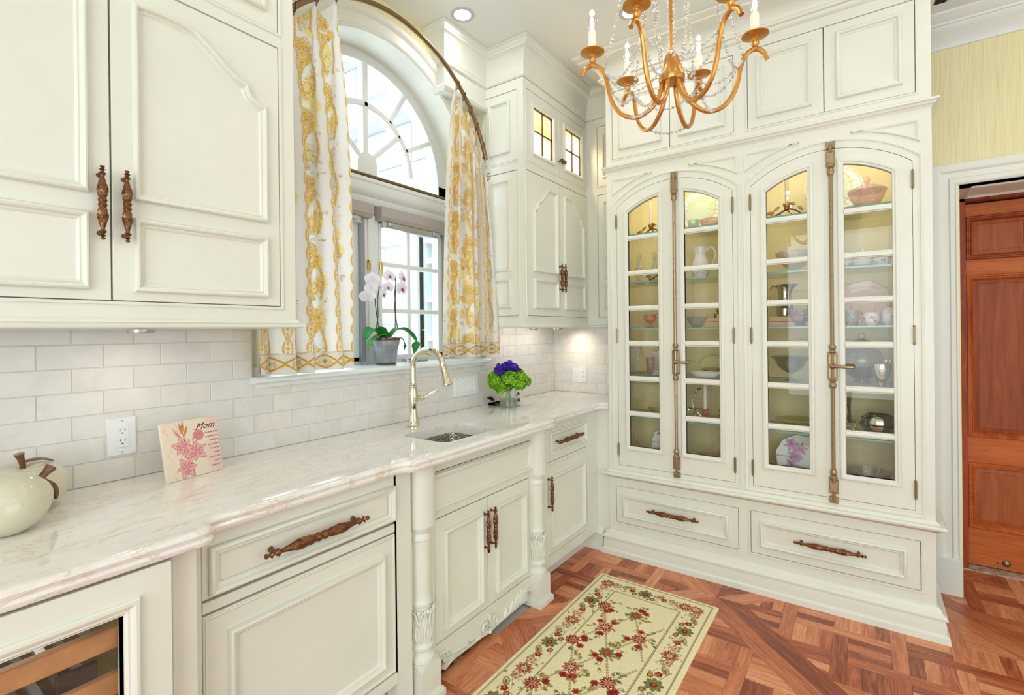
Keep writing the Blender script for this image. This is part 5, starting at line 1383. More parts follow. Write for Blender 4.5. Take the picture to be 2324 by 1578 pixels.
        chain(cx, -.02, cx, h+.1)
    if hem_from_y is not None:
        j = int((hem_from_y)*cv.res); cv.a[j:] = (242, 238, 230); chain(-.02, hem_from_y+.036, w+.1, hem_from_y+.036, .095, .024); cv.line([(0, hem_from_y), (w, hem_from_y)], .0016, (226, 206, 160))
    cv.a[:] = cv.a+2*np.random.RandomState(seed).randn(cv.H, cv.W, 1)
    return cv
def curtain(name, label, xl_top, xr_top, xl_bot, xr_bot, zbot, pleats, seed, side):
    w, h = .86, 1.62
    cv = fabric(w, h, seed, None, False); col = None
    NU = int(w*360); NV = int(h*330)
    U = np.linspace(0, 1, NU)[None, :]; V = np.linspace(0, 1, NV)[:, None]
    # header height along the rod for each u
    xt = xl_top+(xr_top-xl_top)*U
    ztop = RCZ+np.sqrt(np.maximum(RR**2-(np.clip(xt, RCX-RR+.002, RCX+RR-.002)-RCX)**2, .0))-.045
    ztop = np.where(xt > RCX+RR, RCZ-.02, ztop)
    ph = U*pleats
    # scalloped header: fabric rises at each hook
    cyc = np.abs(np.sin(PI*(ph)))
    z0 = ztop+.030*(1-cyc**1.4)+0*V
    Z = z0+(zbot+.004*np.sin(7*U+seed)-z0)*V
    X0 = xt*np.ones_like(V); xb = xl_bot+(xr_bot-xl_bot)*(U+.02*np.sin(U*17+seed))
    X = X0+(xb-X0)*V**.8
    # pinch pleat bulb on the top 12cm, then deep soft folds
    depth_m = (z0-Z)
    pinch = np.exp(-((depth_m-.105)/.030)**2); bulb = np.exp(-((depth_m-.035)/.045)**2)
    fold = np.cos(2*PI*ph+.9*np.sin(2.2*V+seed)+.6*np.sin(U*9+seed)*V)
    amp = (.016+.020*np.minimum(1, depth_m/.4))*(1-.55*pinch)
    Yv = YC+.006-amp*fold*1.0+.010*V*np.sin(U*11+seed)-.010*bulb*np.cos(2*PI*ph)
    Xf = X+.010*np.sin(4*PI*ph+1.0*np.sin(3*V))*np.minimum(1, depth_m/.1)-.006*pinch*np.sin(2*PI*ph)*2
    P = np.stack([Xf, Yv, Z], -1)
    # colours: hem follows the lower edge, pattern follows the cloth drop
    drop = (Z-zbot); jj = np.clip(((h-.10)-drop)*cv.res, 0, cv.H-1).astype(int)*1; ii = (np.clip(U*w*cv.res, 0, cv.W-1).astype(int)+0*jj)
    hem = fabric_hem; lincol = cv.lin(); col = lincol[jj, ii]
    hj = np.clip((.078-drop)*hem.res, 0, hem.H-1).astype(int); hcol = hem.lin()[hj, np.clip(ii, 0, hem.W-1)]
    mask = (drop < .078)[..., None]; col = np.where(mask, hcol, col)
    t = thing(name, label, 'curtain', ((xl_bot+xr_bot)/2, YC, zbot)); o = tuple(ORG[t.name])
    ob = grid_object('drape', P, col, 'cloth', t, o)
    sm = ob.modifiers.new('thickness', 'SOLIDIFY'); sm.thickness = .0016; sm.offset = 0
    for k in range(pleats+1):
        u = min(.985, max(.015, k/pleats)); x = xl_top+(xr_top-xl_top)*u
        a = math.acos(max(-1, min(1, (x-RCX)/RR))); rx, rz = RCX+RR*math.cos(a), RCZ+RR*math.sin(a)
        m = MB(); m.tube([(rx+.017*math.cos(b), YR_+.017*math.sin(b)*.9, rz-.004+.017*math.cos(b)*0+.017*math.sin(b)*0) if 0 else (rx+.004*math.cos(b), YR_+.017*math.cos(b), rz-.003+.019*math.sin(b)) for b in [i*2*PI/14 for i in range(14)]], .0022, 6, closed=True)
        m.tube([(rx, YR_, rz-.022), (rx, YC-.008, rz-.036)], .0018, 6); m.build('ring', 'rod', t)
fabric_hem = Cv(.86, .08, 500, (242, 238, 230))
def _hem():
    c = fabric_hem; Y1, GD, Y2 = (240, 208, 120), (200, 150, 56), (236, 196, 90); L = .085; wd = .026
    for s_ in (1, -1):
        pts = []
        for i in range(320):
            d = .86*i/319; q = abs(math.sin(PI*d/L))**.8*wd*s_*(1 if int(d/L) % 2 == 0 else -1); pts.append((d, .040+q))
        c.line(pts, .0066, Y1); c.line(pts, .0014, GD)
    k = 0
    while (k+.5)*L < .86:
        x = (k+.5)*L; c.flower(x, .040, .010, 5, (Y2, Y1), ((.35, GD),), k, .34)
        for e in (-1, 1): c.line([(x+e*.012, .04), (x+e*.03, .044)], .0014, GD); c.ell(x+e*.022, .034, .004, .0028, Y2); c.ell(x+e*.022, .048, .004, .0028, Y2)
        k += 1
    c.line([(0, .002), (.86, .002)], .002, (214, 190, 140))
_hem()
curtain('curtain', 'yellow and white floral curtain left of the window, half behind the wall cabinet', .885, 1.275, .925, 1.352, 1.216, 4, 2, 'L')
curtain('curtain', 'yellow and white floral curtain on the right side of the window', 2.018, 2.285, 1.932, 2.366, 1.228, 5, 7, 'R')
MT['ringgrey'] = plain('downlight trim ring', (196, 194, 202), .5)
# ------------------------------------------------ ceiling downlights
DL = {2: 'recessed ceiling downlight over the sink counter', 3: 'recessed ceiling downlight over the near end of the rug', 4: 'recessed ceiling downlight in front of the brown door', 5: 'recessed ceiling downlight nearest the left wall cabinet', 6: 'recessed ceiling downlight right behind the camera', 7: 'recessed ceiling downlight farthest right behind the camera', 8: 'recessed ceiling downlight at the left side wall', 9: 'recessed ceiling downlight nearest the back wall corner', 0: 'recessed ceiling downlight above the right curtain', 1: 'recessed ceiling downlight half hidden by the chandelier'}
for i, (x, y) in enumerate(DOWNLIGHTS):
    t = thing('downlight', DL.get(i, 'recessed ceiling downlight behind the camera'), 'downlight', (x, y, CEIL), 'recessed ceiling downlights')
    m = MB(); m.lathe([(.062, -.0005), (.061, -.004), (.052, -.006), (.046, -.004), (.042, .0)], (x, y, CEIL), 28, cap=False); m.build('trim_ring', 'ringgrey', t)
    m = MB(); m.lathe([(.0001, -.0035), (.043, -.003), (.0435, -.001)], (x, y, CEIL), 24); m.build('lens', 'lamp', t)
# ------------------------------------------------ chandelier
cx, cy = 1.458, .452; TH0 = -117.363; RC = .229
t = thing('chandelier', 'gold leaf chandelier with six curved candle arms and crystal bead strings', 'chandelier', (cx, cy, CEIL))
m = MB(); m.tube([(cx, cy, 2.17), (cx, cy, CEIL-.02)], .0055, 12); m.build('stem', 'gold', t)
m = MB(); m.lathe([(.0001, -.06), (.02, -.055), (.05, -.02), (.058, 0)], (cx, cy, CEIL-.001), 24); m.build('ceiling_rose', 'gold', t)
m = MB(); m.lathe([(.020, 2.087), (.034, 2.094), (.0375, 2.102), (.036, 2.112), (.018, 2.172), (.013, 2.178), (.005, 2.179)], (cx, cy, 0), 28)
m.build('hub', 'gold', t)
# upper crown ring that carries the bead strings (above the frame)
m = MB(); m.tube([(cx+.10*math.cos(a), cy+.10*math.sin(a), 2.62) for a in [i*PI/12 for i in range(24)]], .004, 8, closed=True)
for k in range(3): a = k*PI/3; m.tube([(cx-.1*math.cos(a), cy-.1*math.sin(a), 2.62), (cx+.1*math.cos(a), cy+.1*math.sin(a), 2.62)], .003, 6)
m.build('crown_ring', 'gold', t)
def bez(P, n=10):
    out = []
    P = [Vector(p) for p in P]; Q = [P[0]*2-P[1]]+P+[P[-1]*2-P[-2]]
    for i in range(1, len(Q)-2):
        for k in range(n):
            s_ = k/n; a, b, c, d = Q[i-1], Q[i], Q[i+1], Q[i+2]
            out.append(.5*((2*b)+(c-a)*s_+(2*a-5*b+4*c-d)*s_*s_+(3*b-a-3*c+d)*s_**3))
    return out+[P[-1]]
bead = MB(); bead.lathe([(.0015, -.0042), (.0036, -.0022), (.0042, 0), (.0036, .0022), (.0015, .0042)], n=8)
BM = bead.mesh('bead', 'crystal', smooth=0)
def string(pts, parent, step=.0125):
    """crystal beads threaded along a polyline, joined with a wire: one string"""
    pts = [Vector(p) for p in pts]; m = MB(); acc = 0; m.mi = 0
    d = 0; L = [0]
    for a, b in zip(pts[:-1], pts[1:]): L.append(L[-1]+(b-a).length)
    n = int(L[-1]/step); j = 0
    for i in range(n+1):
        s_ = i*step
        while j < len(L)-2 and L[j+1] < s_: j += 1
        p = pts[j].lerp(pts[j+1], min(1, (s_-L[j])/max(1e-6, L[j+1]-L[j]))); r = 1.0 if i % 3 else .72
        k0 = len(m.v); m.lathe([(.0015*r, -.005*r), (.0042*r, -.0026*r), (.005*r, 0), (.0042*r, .0026*r), (.0015*r, .005*r)], (0, 0, 0), 7)
        rot = Matrix.Rotation(random.random()*3, 4, 'X') @ Matrix.Rotation(random.random()*3, 4, 'Y')
        m.xf(Matrix.Translation(p) @ rot, k0)
    m.mi = 1; m.tube(pts, .0006, 4)
    return m.build('bead_string', ['crystal', 'brass'], parent, smooth=0)
arms = []
for k in range(6):
    a = TH0+k*PI/3; d = Vector((math.cos(a), math.sin(a), 0)); arms.append(d)
    def Rz(r, z): return Vector((cx, cy, z))+d*r
    m = MB(); path = bez([Rz(.026, 2.10), Rz(.034, 2.062), Rz(.055, 2.027), Rz(.092, 2.001), Rz(.128, 2.003), Rz(.158, 2.026), Rz(.178, 2.066), Rz(.189, 2.116), Rz(.203, 2.150), Rz(.228, 2.166), Rz(.250, 2.156), Rz(.262, 2.134)], 5)
    m.tube(path, [.0066]*len(path), 10); m.lathe([(.006, -.004), (.0095, -.002), (.0095, .003), (.006, .005)], tuple(Rz(.027, 2.093)), 12)
    arm = m.build('arm', 'gold', t)
    m = MB(); m.lathe([(.004, 2.170), (.006, 2.172), (.0105, 2.179), (.0105, 2.184), (.006, 2.190), (.0065, 2.194), (.008, 2.195), (.010, 2.198), (.030, 2.2015), (.036, 2.204), (.0363, 2.206), (.030, 2.2045), (.01, 2.202), (.0001, 2.202)], tuple(Rz(RC, 0)), 28); m.build('drip_pan', 'gold', arm)
    m = MB(); m.lathe([(.0112, 2.203), (.0115, 2.262), (.0098, 2.268), (.006, 2.269)], tuple(Rz(RC, 0)), 18); m.build('candle_sleeve', 'wax', arm)
    m = MB(); m.lathe([(.006, 2.268), (.0085, 2.274), (.0148, 2.288), (.0155, 2.297), (.0125, 2.314), (.0060, 2.332), (.0024, 2.346), (.0003, 2.356)], tuple(Rz(RC, 0)), 16, cap=False); m.build('flame_bulb', 'bulb', arm)
    m = MB(); m.lathe([(.0003, 2.276), (.0058, 2.284), (.0066, 2.294), (.0042, 2.306), (.0003, 2.314)], tuple(Rz(RC, 0)), 8, cap=False); m.build('filament', 'filament', arm)
    l = bpy.data.lights.new('candle_light', 'POINT'); l.energy = .28; l.color = (1, .80, .56); l.shadow_soft_size = .012
    o = bpy.data.objects.new('candle_light', l); C.objects.link(o); o.location = Rz(RC, 2.330)
def sag(p, q, dz, n=14): return [Vector(p).lerp(Vector(q), i/n)-Vector((0, 0, dz*4*(i/n)*(1-i/n))) for i in range(n+1)]
P_ = lambda k, r, z: Vector((cx, cy, z))+arms[k % 6]*r
for k in range(6):
    top = Vector((cx, cy, 2.62))+arms[k]*.10
    string(sag(top, P_(k, .196, 2.145), .045), t)
    string(sag(P_(k, .194, 2.142), P_(k+1, .194, 2.142), .055), t)
    string(sag(P_(k, .045, 2.115), P_(k, .194, 2.140), .05, 12), t)
    m_ = (arms[k]+arms[(k+1) % 6]).normalized()
    string(sag(Vector((cx, cy, 2.60))+m_*.08, Vector((cx, cy, 2.15))+m_*.035, .0, 6), t)
for k in range(0, 6, 2): string(sag(P_(k, .12, 2.002), P_(k+1, .12, 2.002), .018, 10), t)

# ------------------------------------------------ switches and sockets
def plate(name, label, F, u0, u1, v0, v1, n, kind, cat='socket'):
    c = F((u0+u1)/2, v0, 0); t = thing(name, label, cat, c)
    m = MB(); m.fbox(F, u0, u1, v0, v1, 0, .006, .003); m.build('cover_plate', 'plastic', t)
    for i in range(n):
        uc = u0+(u1-u0)*(i+.5)/n; hw = .0165
        m = MB(); m.fbox(F, uc-hw, uc+hw, (v0+v1)/2-.033, (v0+v1)/2+.033, .006, .0085, .001)
        if kind == 'switch': m.fbox(F, uc-hw+.003, uc+hw-.003, (v0+v1)/2-.03, (v0+v1)/2+.001, .0085, .0105, .001); m.build('rocker', 'plastic', t); continue
        r = m.build('receptacle', 'plastic', t); m = MB()
        for s_ in (.0165, -.0155):
            zc = (v0+v1)/2+s_; m.fbox(F, uc-.0075, uc-.0055, zc+.001, zc+.009, .0085, .0089); m.fbox(F, uc+.0055, uc+.0075, zc+.002, zc+.008, .0085, .0089)
            m.prism(F, [(uc+.0028*math.cos(PI*q/5), zc-.007+.0034*math.sin(PI*q/5)) for q in range(6)], .0085, .0089)
        m.build('slots', 'slot', r)
        m = MB(); m.fbox(F, uc-.006, uc+.006, (v0+v1)/2-.0015, (v0+v1)/2+.0035, .0085, .0095, .0005); m.build('test_button', 'plastic', r)
    m = MB()
    for i in range(n):
        uc = u0+(u1-u0)*(i+.5)/n
        for vv in (v0+.010, v1-.010): m.fbox(F, uc-.0028, uc+.0028, vv-.0028, vv+.0028, .006, .0068, .001)
    m.build('screws', 'alu', t)
Fw = FW(YT-.0005); FXc = FC(XT-.0005)
plate('wall_socket', 'white duplex socket on the tiled wall beside the floral plaque', Fw, .511, .586, .997, 1.113, 1, 'socket')
plate('switch_plate', 'white four-gang switch plate behind the faucet spout', Fw, 2.076, 2.290, .998, 1.108, 4, 'switch', 'switch')
plate('wall_socket', 'white double duplex socket on the end wall tiles', FXc, 1.616, 1.726, .993, 1.105, 2, 'socket')

# ------------------------------------------------ faucet
t = thing('faucet', 'polished nickel gooseneck faucet with flared pull-down spray head', 'faucet', (1.632, 1.738, .92)); fx_, fy_ = 1.632, 1.738
m = MB(); m.lathe([(.030, 0), (.030, .004), (.027, .008), (.029, .012), (.0285, .017), (.025, .022), (.0225, .045), (.0195, .07), (.0185, .083), (.0205, .085), (.0205, .089), (.0185, .091), (.021, .105), (.0232, .13), (.0235, .15), (.021, .172), (.0178, .186), (.0195, .189), (.0195, .194), (.0165, .197), (.0185, .200), (.0185, .205), (.0145, .208), (.014, .212)], (fx_, fy_, .92), 28)
m.build('body', 'nickel', t)
arc = [(fx_, fy_, 1.125), (fx_, fy_, 1.20)]+[(fx_, fy_-.098+.098*math.cos(a), 1.20+.088*math.sin(a)) for a in [PI*.94*i/24 for i in range(1, 25)]]
m = MB(); m.tube(arc, .0135, 14); m.build('gooseneck', 'nickel', t)
e = Vector(arc[-1]); dr_ = (Vector(arc[-1])-Vector(arc[-2])).normalized()
m = MB(); m.lathe([(.0135, -.004), (.0175, -.003), (.0175, .002), (.014, .004), (.0145, .02), (.0175, .05), (.0225, .078), (.0245, .084), (.0245, .090), (.021, .093), (.001, .090)], (0, 0, 0), 24)
q = dr_.to_track_quat('Z', 'Y'); m.xf(Matrix.Translation(e) @ q.to_matrix().to_4x4()); m.build('spray_head', 'nickel', t)
m = MB(); m.lathe([(.014, 0), (.0145, .022), (.0165, .024), (.0165, .028), (.0135, .032), (.0125, .042), (.004, .048)], (0, 0, 0), 20); m.xf(Matrix.Translation((fx_+.018, fy_-.004, 1.052)) @ Matrix.Rotation(PI/2, 4, 'Y'))
m.tube([(fx_+.052, fy_-.006, 1.054), (fx_+.08, fy_-.018, 1.064), (fx_+.118, fy_-.032, 1.080)], [.005, .0042, .0052], 10); m.sphere((fx_+.124, fy_-.034, 1.083), .0095, 12, 8); m.build('lever_handle', 'nickel', t)
# ------------------------------------------------ worktop things
def apple(name, label, c, rx, ry, rz, tilt, rotz, stem_dir):
    t = thing(name, label, 'ornament', (c[0], c[1], .92), 'glazed ceramic apples on the worktop')
    prof = []
    for i in range(25):
        a = PI*i/24; r = math.sin(a)*(1+.10*math.cos(a)); z = -math.cos(a)
        if z > .62: z -= (z-.62)*.95*max(0, 1-r/.62)
        prof.append((max(r, 1e-4), z*(.92 if z > 0 else 1)))
    m = MB(); m.lathe(prof, (0, 0, 0), 36, 'z', lambda a, z, k: 1+.05*math.cos(3*a+1)*(.5+z*.5), cap=False)
    R = Matrix.Rotation(rotz, 4, 'Z') @ Matrix.Rotation(tilt, 4, 'X'); S = Matrix.Diagonal((rx, ry, rz, 1))
    m.xf(R @ S); zmin = min(v[2] for v in m.v)
    # flat standing foot
    m.v = [(x, y, max(z, zmin*.93)) for x, y, z in m.v]; T = Matrix.Translation((c[0], c[1], .9205-zmin*.93)); m.xf(T); m.build('body', 'apple', t)
    A = T @ R @ S; p = A @ Vector((0, 0, .66)); up = (R @ Vector((0, 0, 1))).to_3d().normalized()
    m = MB(); s = rz
    m.tube([p-up*.25*s, p+up*.1*s, p+up*.32*s+Vector(stem_dir)*.10*s, p+up*.48*s+Vector(stem_dir)*.18*s], [.10*s, .09*s, .11*s, .16*s], 12); m.build('stem', 'brown_glaze', t)
    m = MB(); d = Vector(stem_dir).normalized(); d = (d-up*d.dot(up)).normalized()*-1; q = up.cross(d); P = []; n = 8
    for i in range(n+1):
        x = i/n; w_ = .17*s*math.sin(PI*min(.97, x*.94+.05))**.6
        b = p+up*(.16+.12*math.sin(x*2.6)-.18*x*x)*s+d*(x*.85*s)
        for k in (-1, -.4, .4, 1): P.append(b+q*k*w_+up*(.05*s*(1-abs(k))))
    top = [v+up*.035*s for v in P]
    fs = [(i*4+k, i*4+k+1, i*4+k+5, i*4+k+4) for i in range(n) for k in range(3)]
    N = len(P); m.add(P+top, fs+[tuple(N+j for j in f) for f in fs]+[(i*4, N+i*4, N+i*4+4, i*4+4) for i in range(n)]+[(i*4+3, N+i*4+3, N+i*4+7, i*4+7) for i in range(n)]+[(0, 1, 2, 3, N+3, N+2, N+1, N), tuple([n*4+j for j in range(4)]+[N+n*4+j for j in reversed(range(4))])])
    m.build('leaf', 'brown_glaze', t)
apple('ceramic_apple', 'bigger cream ceramic apple with brown stem, standing behind against the tiles', (.306, 1.775), .090, .090, .070, .10, 0, (-.6, 0, .3))
apple('ceramic_apple', 'smaller cream ceramic apple lying on its side at the left edge of the worktop', (.262, 1.600), .064, .064, .080, .95, 2.0, (.2, .1, .5))

# floral plaque with writing
t = thing('plaque', 'square cream plaque printed with pink lilies and the word Mom, leaning on the tiles', 'plaque', (.69, 1.76, .92))
pw, ph_ = .178, .178
cv = Cv(pw, ph_, 1500, (238, 222, 200)); R_ = random.Random(9)
yy_, xx_ = np.mgrid[0:cv.H, 0:cv.W]/1500.
k = np.clip((xx_-.125-.01*np.sin(yy_*40))/.03, 0, 1)[..., None]; cv.a = (cv.a*(1-k)+np.array((236, 200, 190))*k).astype(np.float32)
for i in range(14):
    for j in range(6):
        x = .125+j*.0105+(i % 2)*.005; y = .006+i*.0125
        if x < pw: cv.ell(x, y, .0016, .0016, (244, 226, 216))
PKL, PKD, PKM = (236, 176, 178), (196, 106, 112), (220, 142, 146)
for cx_, cy_ in ((.03, .02), (.035, .10), (.045, .165)):
    for s_ in (-1, 1): cv.line([(cx_+s_*(.008+.012*math.sin(a)), cy_-.02+.04*a/3.1) for a in [i*.31 for i in range(11)]], .003, (232, 200, 192))
def lily(x, y, r, rot, n=6):
    for k in range(n):
        a = rot+2*PI*k/n; L = r*(1+.15*math.sin(k*2.3)); cv.leaf(x, y, L*1.06, r*.30, a, PKD); cv.leaf(x, y, L, r*.275, a, PKL); cv.leaf(x+L*.1*math.cos(a), y+L*.1*math.sin(a), L*.55, r*.10, a, PKM); cv.line([(x, y), (x+L*.6*math.cos(a), y+L*.6*math.sin(a))], .0006, PKD)
    for k in range(3): a = rot+.5+2.1*k; cv.line([(x, y), (x+r*.5*math.cos(a), y+r*.5*math.sin(a))], .0006, (120, 60, 60)); cv.ell(x+r*.52*math.cos(a), y+r*.52*math.sin(a), .0024, .0012, (110, 40, 44), a+.8)
ST = (190, 150, 90)
cv.line([(.085, .178), (.083, .15), (.074, .118), (.070, .09), (.067, .06), (.062, .03), (.060, .012)], .0032, ST); cv.line([(.075, .122), (.088, .105), (.094, .085), (.092, .06), (.102, .045)], .0024, (186, 116, 90)); cv.line([(.066, .06), (.052, .045)], .002, (206, 140, 110))
for x, y, a in ((.060, .04, -1.7), (.066, .05, -1.2), (.064, .035, -1.5)): cv.leaf(x, y, .036, .004, a, (196, 118, 84)); cv.leaf(x, y, .030, .0025, a, (214, 150, 90))
cv.leaf(.056, .052, .042, .006, -2.15, PKL); cv.leaf(.056, .052, .030, .003, -2.15, PKM)
lily(.060, .080, .034, .3); lily(.097, .100, .036, -.4); lily(.064, .146, .034, 1.0)
for k in range(7): a = k*.9; cv.ell(.112+.008*math.cos(a), .052+.007*math.sin(a), .011, .009, PKM, a); cv.ell(.112+.006*math.cos(a), .052+.005*math.sin(a), .006, .005, (216, 134, 132), a)
cv.line([(.103, .05), (.108, .045), (.116, .047), (.12, .054)], .0008, PKD); cv.line([(.105, .058), (.113, .062), (.121, .057)], .0008, PKD)
xs = np.linspace(0, pw, 190); zs = np.linspace(ph_, 0, 190); LX, LZ = np.meshgrid(xs-pw/2, zs)
ji = np.clip(((ph_-LZ)*1500).astype(int), 0, cv.H-1); ii = np.clip(((LX+pw/2)*1500).astype(int), 0, cv.W-1)
lean = .20; rz_ = .20; PM = Matrix.Translation((.695, 1.732, .9205)) @ Matrix.Rotation(rz_, 4, 'Z') @ Matrix.Rotation(-lean, 4, 'X')
A = np.array(PM)
def tr(LX, LY, LZ):
    P = np.stack([LX, LY, LZ, np.ones_like(LX)], -1) @ A.T; return P[..., :3]
rx_ = .176/.178; grid_object('printed_face', tr(LX, np.full_like(LX, -.0045), LZ), cv.lin()[ji, ii], 'print', t, tuple(ORG[t.name]))
m = MB(); m.fbox(lambda u, v, h: (u, -h, v), -pw/2-.0006, pw/2+.0006, -.0006, ph_+.0006, -.004, .0042, .0012); m.xf(PM)
MT['plaqueedge'] = plain('cream plaque edge', (236, 226, 212), .4); m.build('slab', 'plaqueedge', t)
m = MB(); m.tube([tuple(PM @ Vector((0, .005, .11))), tuple(PM @ Vector((0, .03, .06))), (.688, 1.80, .922)], .003, 6); m.build('easel_leg', 'darkiron', t)
MT['ink'] = plain('burgundy ink', (86, 30, 40), .6)
def text(body, u, v, size, parent, M0, mat='ink', align='LEFT', shear=.35, thick=0):
    c = bpy.data.curves.new('lettering', 'FONT'); c.body = body; c.size = size; c.shear = shear; c.align_x = align; c.extrude = .0001; c.offset = thick; c.resolution_u = 2
    o = bpy.data.objects.new('lettering', c); dg = bpy.context.evaluated_depsgraph_get(); C.objects.link(o); me = bpy.data.meshes.new_from_object(o.evaluated_get(bpy.context.evaluated_depsgraph_get())); C.objects.unlink(o); bpy.data.objects.remove(o)
    me.transform(M0 @ Matrix.Translation((u, -.0048, v)) @ Matrix.Rotation(PI/2, 4, 'X')); me.transform(Matrix.Translation(-ORG[parent.name])); me.materials.clear(); me.materials.append(MT[mat])
    ob = bpy.data.objects.new('lettering', me); C.objects.link(ob); ob.parent = parent; return ob
text('Mom', .078, .143, .030, t, PM, align='RIGHT', shear=.55)
for i, s_ in enumerate(('You always take', 'the time to care', 'You lift me', "when I'm low", 'You are like', 'an angel', 'and from God,', 'mother,', 'I love you so!')): text(s_, .086, .127-.0135*i, .0066, t, PM, align='RIGHT', shear=.45)
m = MB(); m.tube([tuple(PM @ Vector(p)) for p in ((.010, -.0048, .147), (.013, -.0048, .1435), (.020, -.0048, .146), (.026, -.0048, .152))], .0005, 5); m.build('flourish', 'ink', t)

# vase of hydrangea
vx, vy = 2.385, 1.728
t = thing('flower_vase', 'round clear vase of green hydrangeas and blue flowers on the worktop', 'vase', (vx, vy, .92))
m = MB(); m.lathe([(.0001, .921), (.052, .921), (.0545, .925), (.055, 1.02), (.0525, 1.02), (.052, .931), (.0001, .930)], (vx, vy, 0), 36, cap=False); m.build('glass_cylinder', 'clear', t)
m = MB(); m.lathe([(.0001, .931), (.0515, .931), (.0515, .965), (.0001, .965)], (vx, vy, 0), 32, cap=False); m.build('water', 'water', t)
MT['stemgreen'] = plain('flower stem green', (120, 160, 60), .5)
for i in range(11):
    a = i*2.4; m = MB(); m.tube([(vx+.035*math.cos(a), vy+.035*math.sin(a), .934), (vx+.012*math.cos(a+1), vy+.012*math.sin(a+1), .99), (vx+.05*math.cos(a+3.3), vy+.04*math.sin(a+3.3), 1.05)], .0034, 6); m.build('stalk', 'stemgreen', t)
rs = random.Random(11)
def petal_ball(name, c, r, cols, n, psize, mat, parent, sz=1.0, cup=.25):
    V = []; Fs = []; CO = []; c = Vector(c)
    for i in range(n):
        z = 1-2*(i+.5)/n; a = i*2.399963; q = math.sqrt(1-z*z); d = Vector((q*math.cos(a), q*math.sin(a), z*sz)).normalized()
        if d.z < -.75: continue
        d = (d+Vector((rs.gauss(0, .12), rs.gauss(0, .12), rs.gauss(0, .12)))).normalized()
        b = c+Vector((d.x*r, d.y*r, d.z*r*sz)); e1 = d.orthogonal().normalized(); e1.rotate(Matrix.Rotation(rs.random()*6.3, 3, d)); e2 = d.cross(e1); ps = psize*rs.uniform(.8, 1.2)
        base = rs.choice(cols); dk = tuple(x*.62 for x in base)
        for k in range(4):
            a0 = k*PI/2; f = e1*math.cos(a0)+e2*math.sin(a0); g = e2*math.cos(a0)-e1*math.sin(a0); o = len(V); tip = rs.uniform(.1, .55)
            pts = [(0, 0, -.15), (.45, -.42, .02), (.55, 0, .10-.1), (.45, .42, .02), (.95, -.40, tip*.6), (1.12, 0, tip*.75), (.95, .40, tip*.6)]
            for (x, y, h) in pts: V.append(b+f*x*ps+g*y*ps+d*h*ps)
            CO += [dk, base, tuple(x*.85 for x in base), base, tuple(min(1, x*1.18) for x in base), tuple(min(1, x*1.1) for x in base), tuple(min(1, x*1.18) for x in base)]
            Fs += [(o, o+1, o+2), (o, o+2, o+3), (o+1, o+4, o+5, o+2), (o+2, o+5, o+6, o+3)]
    me = bpy.data.meshes.new(name); og = ORG[parent.name]; me.from_pydata([tuple(v-og) for v in V], [], Fs)
    a = me.color_attributes.new('Col', 'FLOAT_COLOR', 'POINT'); a.data.foreach_set('color', np.concatenate([np.array(CO), np.ones((len(CO), 1))], 1).astype(np.float32).ravel())
    me.materials.append(MT[mat]); me.shade_smooth(); ob = bpy.data.objects.new(name, me); C.objects.link(ob); ob.parent = parent; ORG[ob.name] = og; return ob
GR_ = [lin((120, 178, 24)), lin((146, 200, 40)), lin((98, 158, 18)), lin((160, 206, 66)), lin((128, 184, 30))]
BL = [lin((74, 44, 190)), lin((92, 62, 206)), lin((60, 36, 160)), lin((86, 60, 170))]
MT['hydcore'] = plain('hydrangea shade green', (70, 110, 20), .8)
for c, r, n in (((vx-.045, vy-.045, 1.085), .052, 80), ((vx+.052, vy-.040, 1.080), .052, 80), ((vx-.098, vy+.02, 1.070), .044, 60), ((vx+.100, vy+.0, 1.095), .046, 64), ((vx+.01, vy-.075, 1.062), .044, 60), ((vx+.06, vy+.06, 1.09), .046, 50), ((vx-.05, vy+.06, 1.09), .046, 50), ((vx+.125, vy-.045, 1.06), .03, 36), ((vx-.12, vy-.03, 1.04), .03, 34)):
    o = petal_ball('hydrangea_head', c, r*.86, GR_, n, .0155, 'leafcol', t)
    m = MB(); m.sphere(c, r*.78, 12, 8); m.build('flower_core', 'hydcore', o)
for c, r in (((vx-.01, vy-.01, 1.150), .036), ((vx-.055, vy+.015, 1.140), .028), ((vx+.055, vy-.005, 1.135), .030)): petal_ball('blue_flower', c, r*.7, BL, 16, .026, 'leafcol', t)
# dark carved stand behind the vase
t = thing('carved_stand', 'dark carved wooden stand half hidden behind the flower vase', 'stand', (2.46, 1.83, .92))
m = MB(); m.box(2.36, 1.81, .9245, 2.62, 1.86, .934); m.mould(lambda u, v, h: (u, 1.81-h, v), [(2.36, .934), (2.62, .934)], [(0, -.05), (0, .004), (-.006, .008), (-.012, .004), (-.02, .006), (-.026, 0), (-.026, -.05)], closed=False)
m.tube([(2.37, 1.83, .955), (2.34, 1.83, .968), (2.315, 1.83, .972)], [.010, .012, .004], 8); m.tube([(2.61, 1.83, .955), (2.635, 1.83, .965), (2.65, 1.83, .955)], [.010, .010, .004], 8)
for x in (2.38, 2.60): m.sphere((x, 1.83, .9295), .009, 8, 6)
m.build('stand', 'darkiron', t)

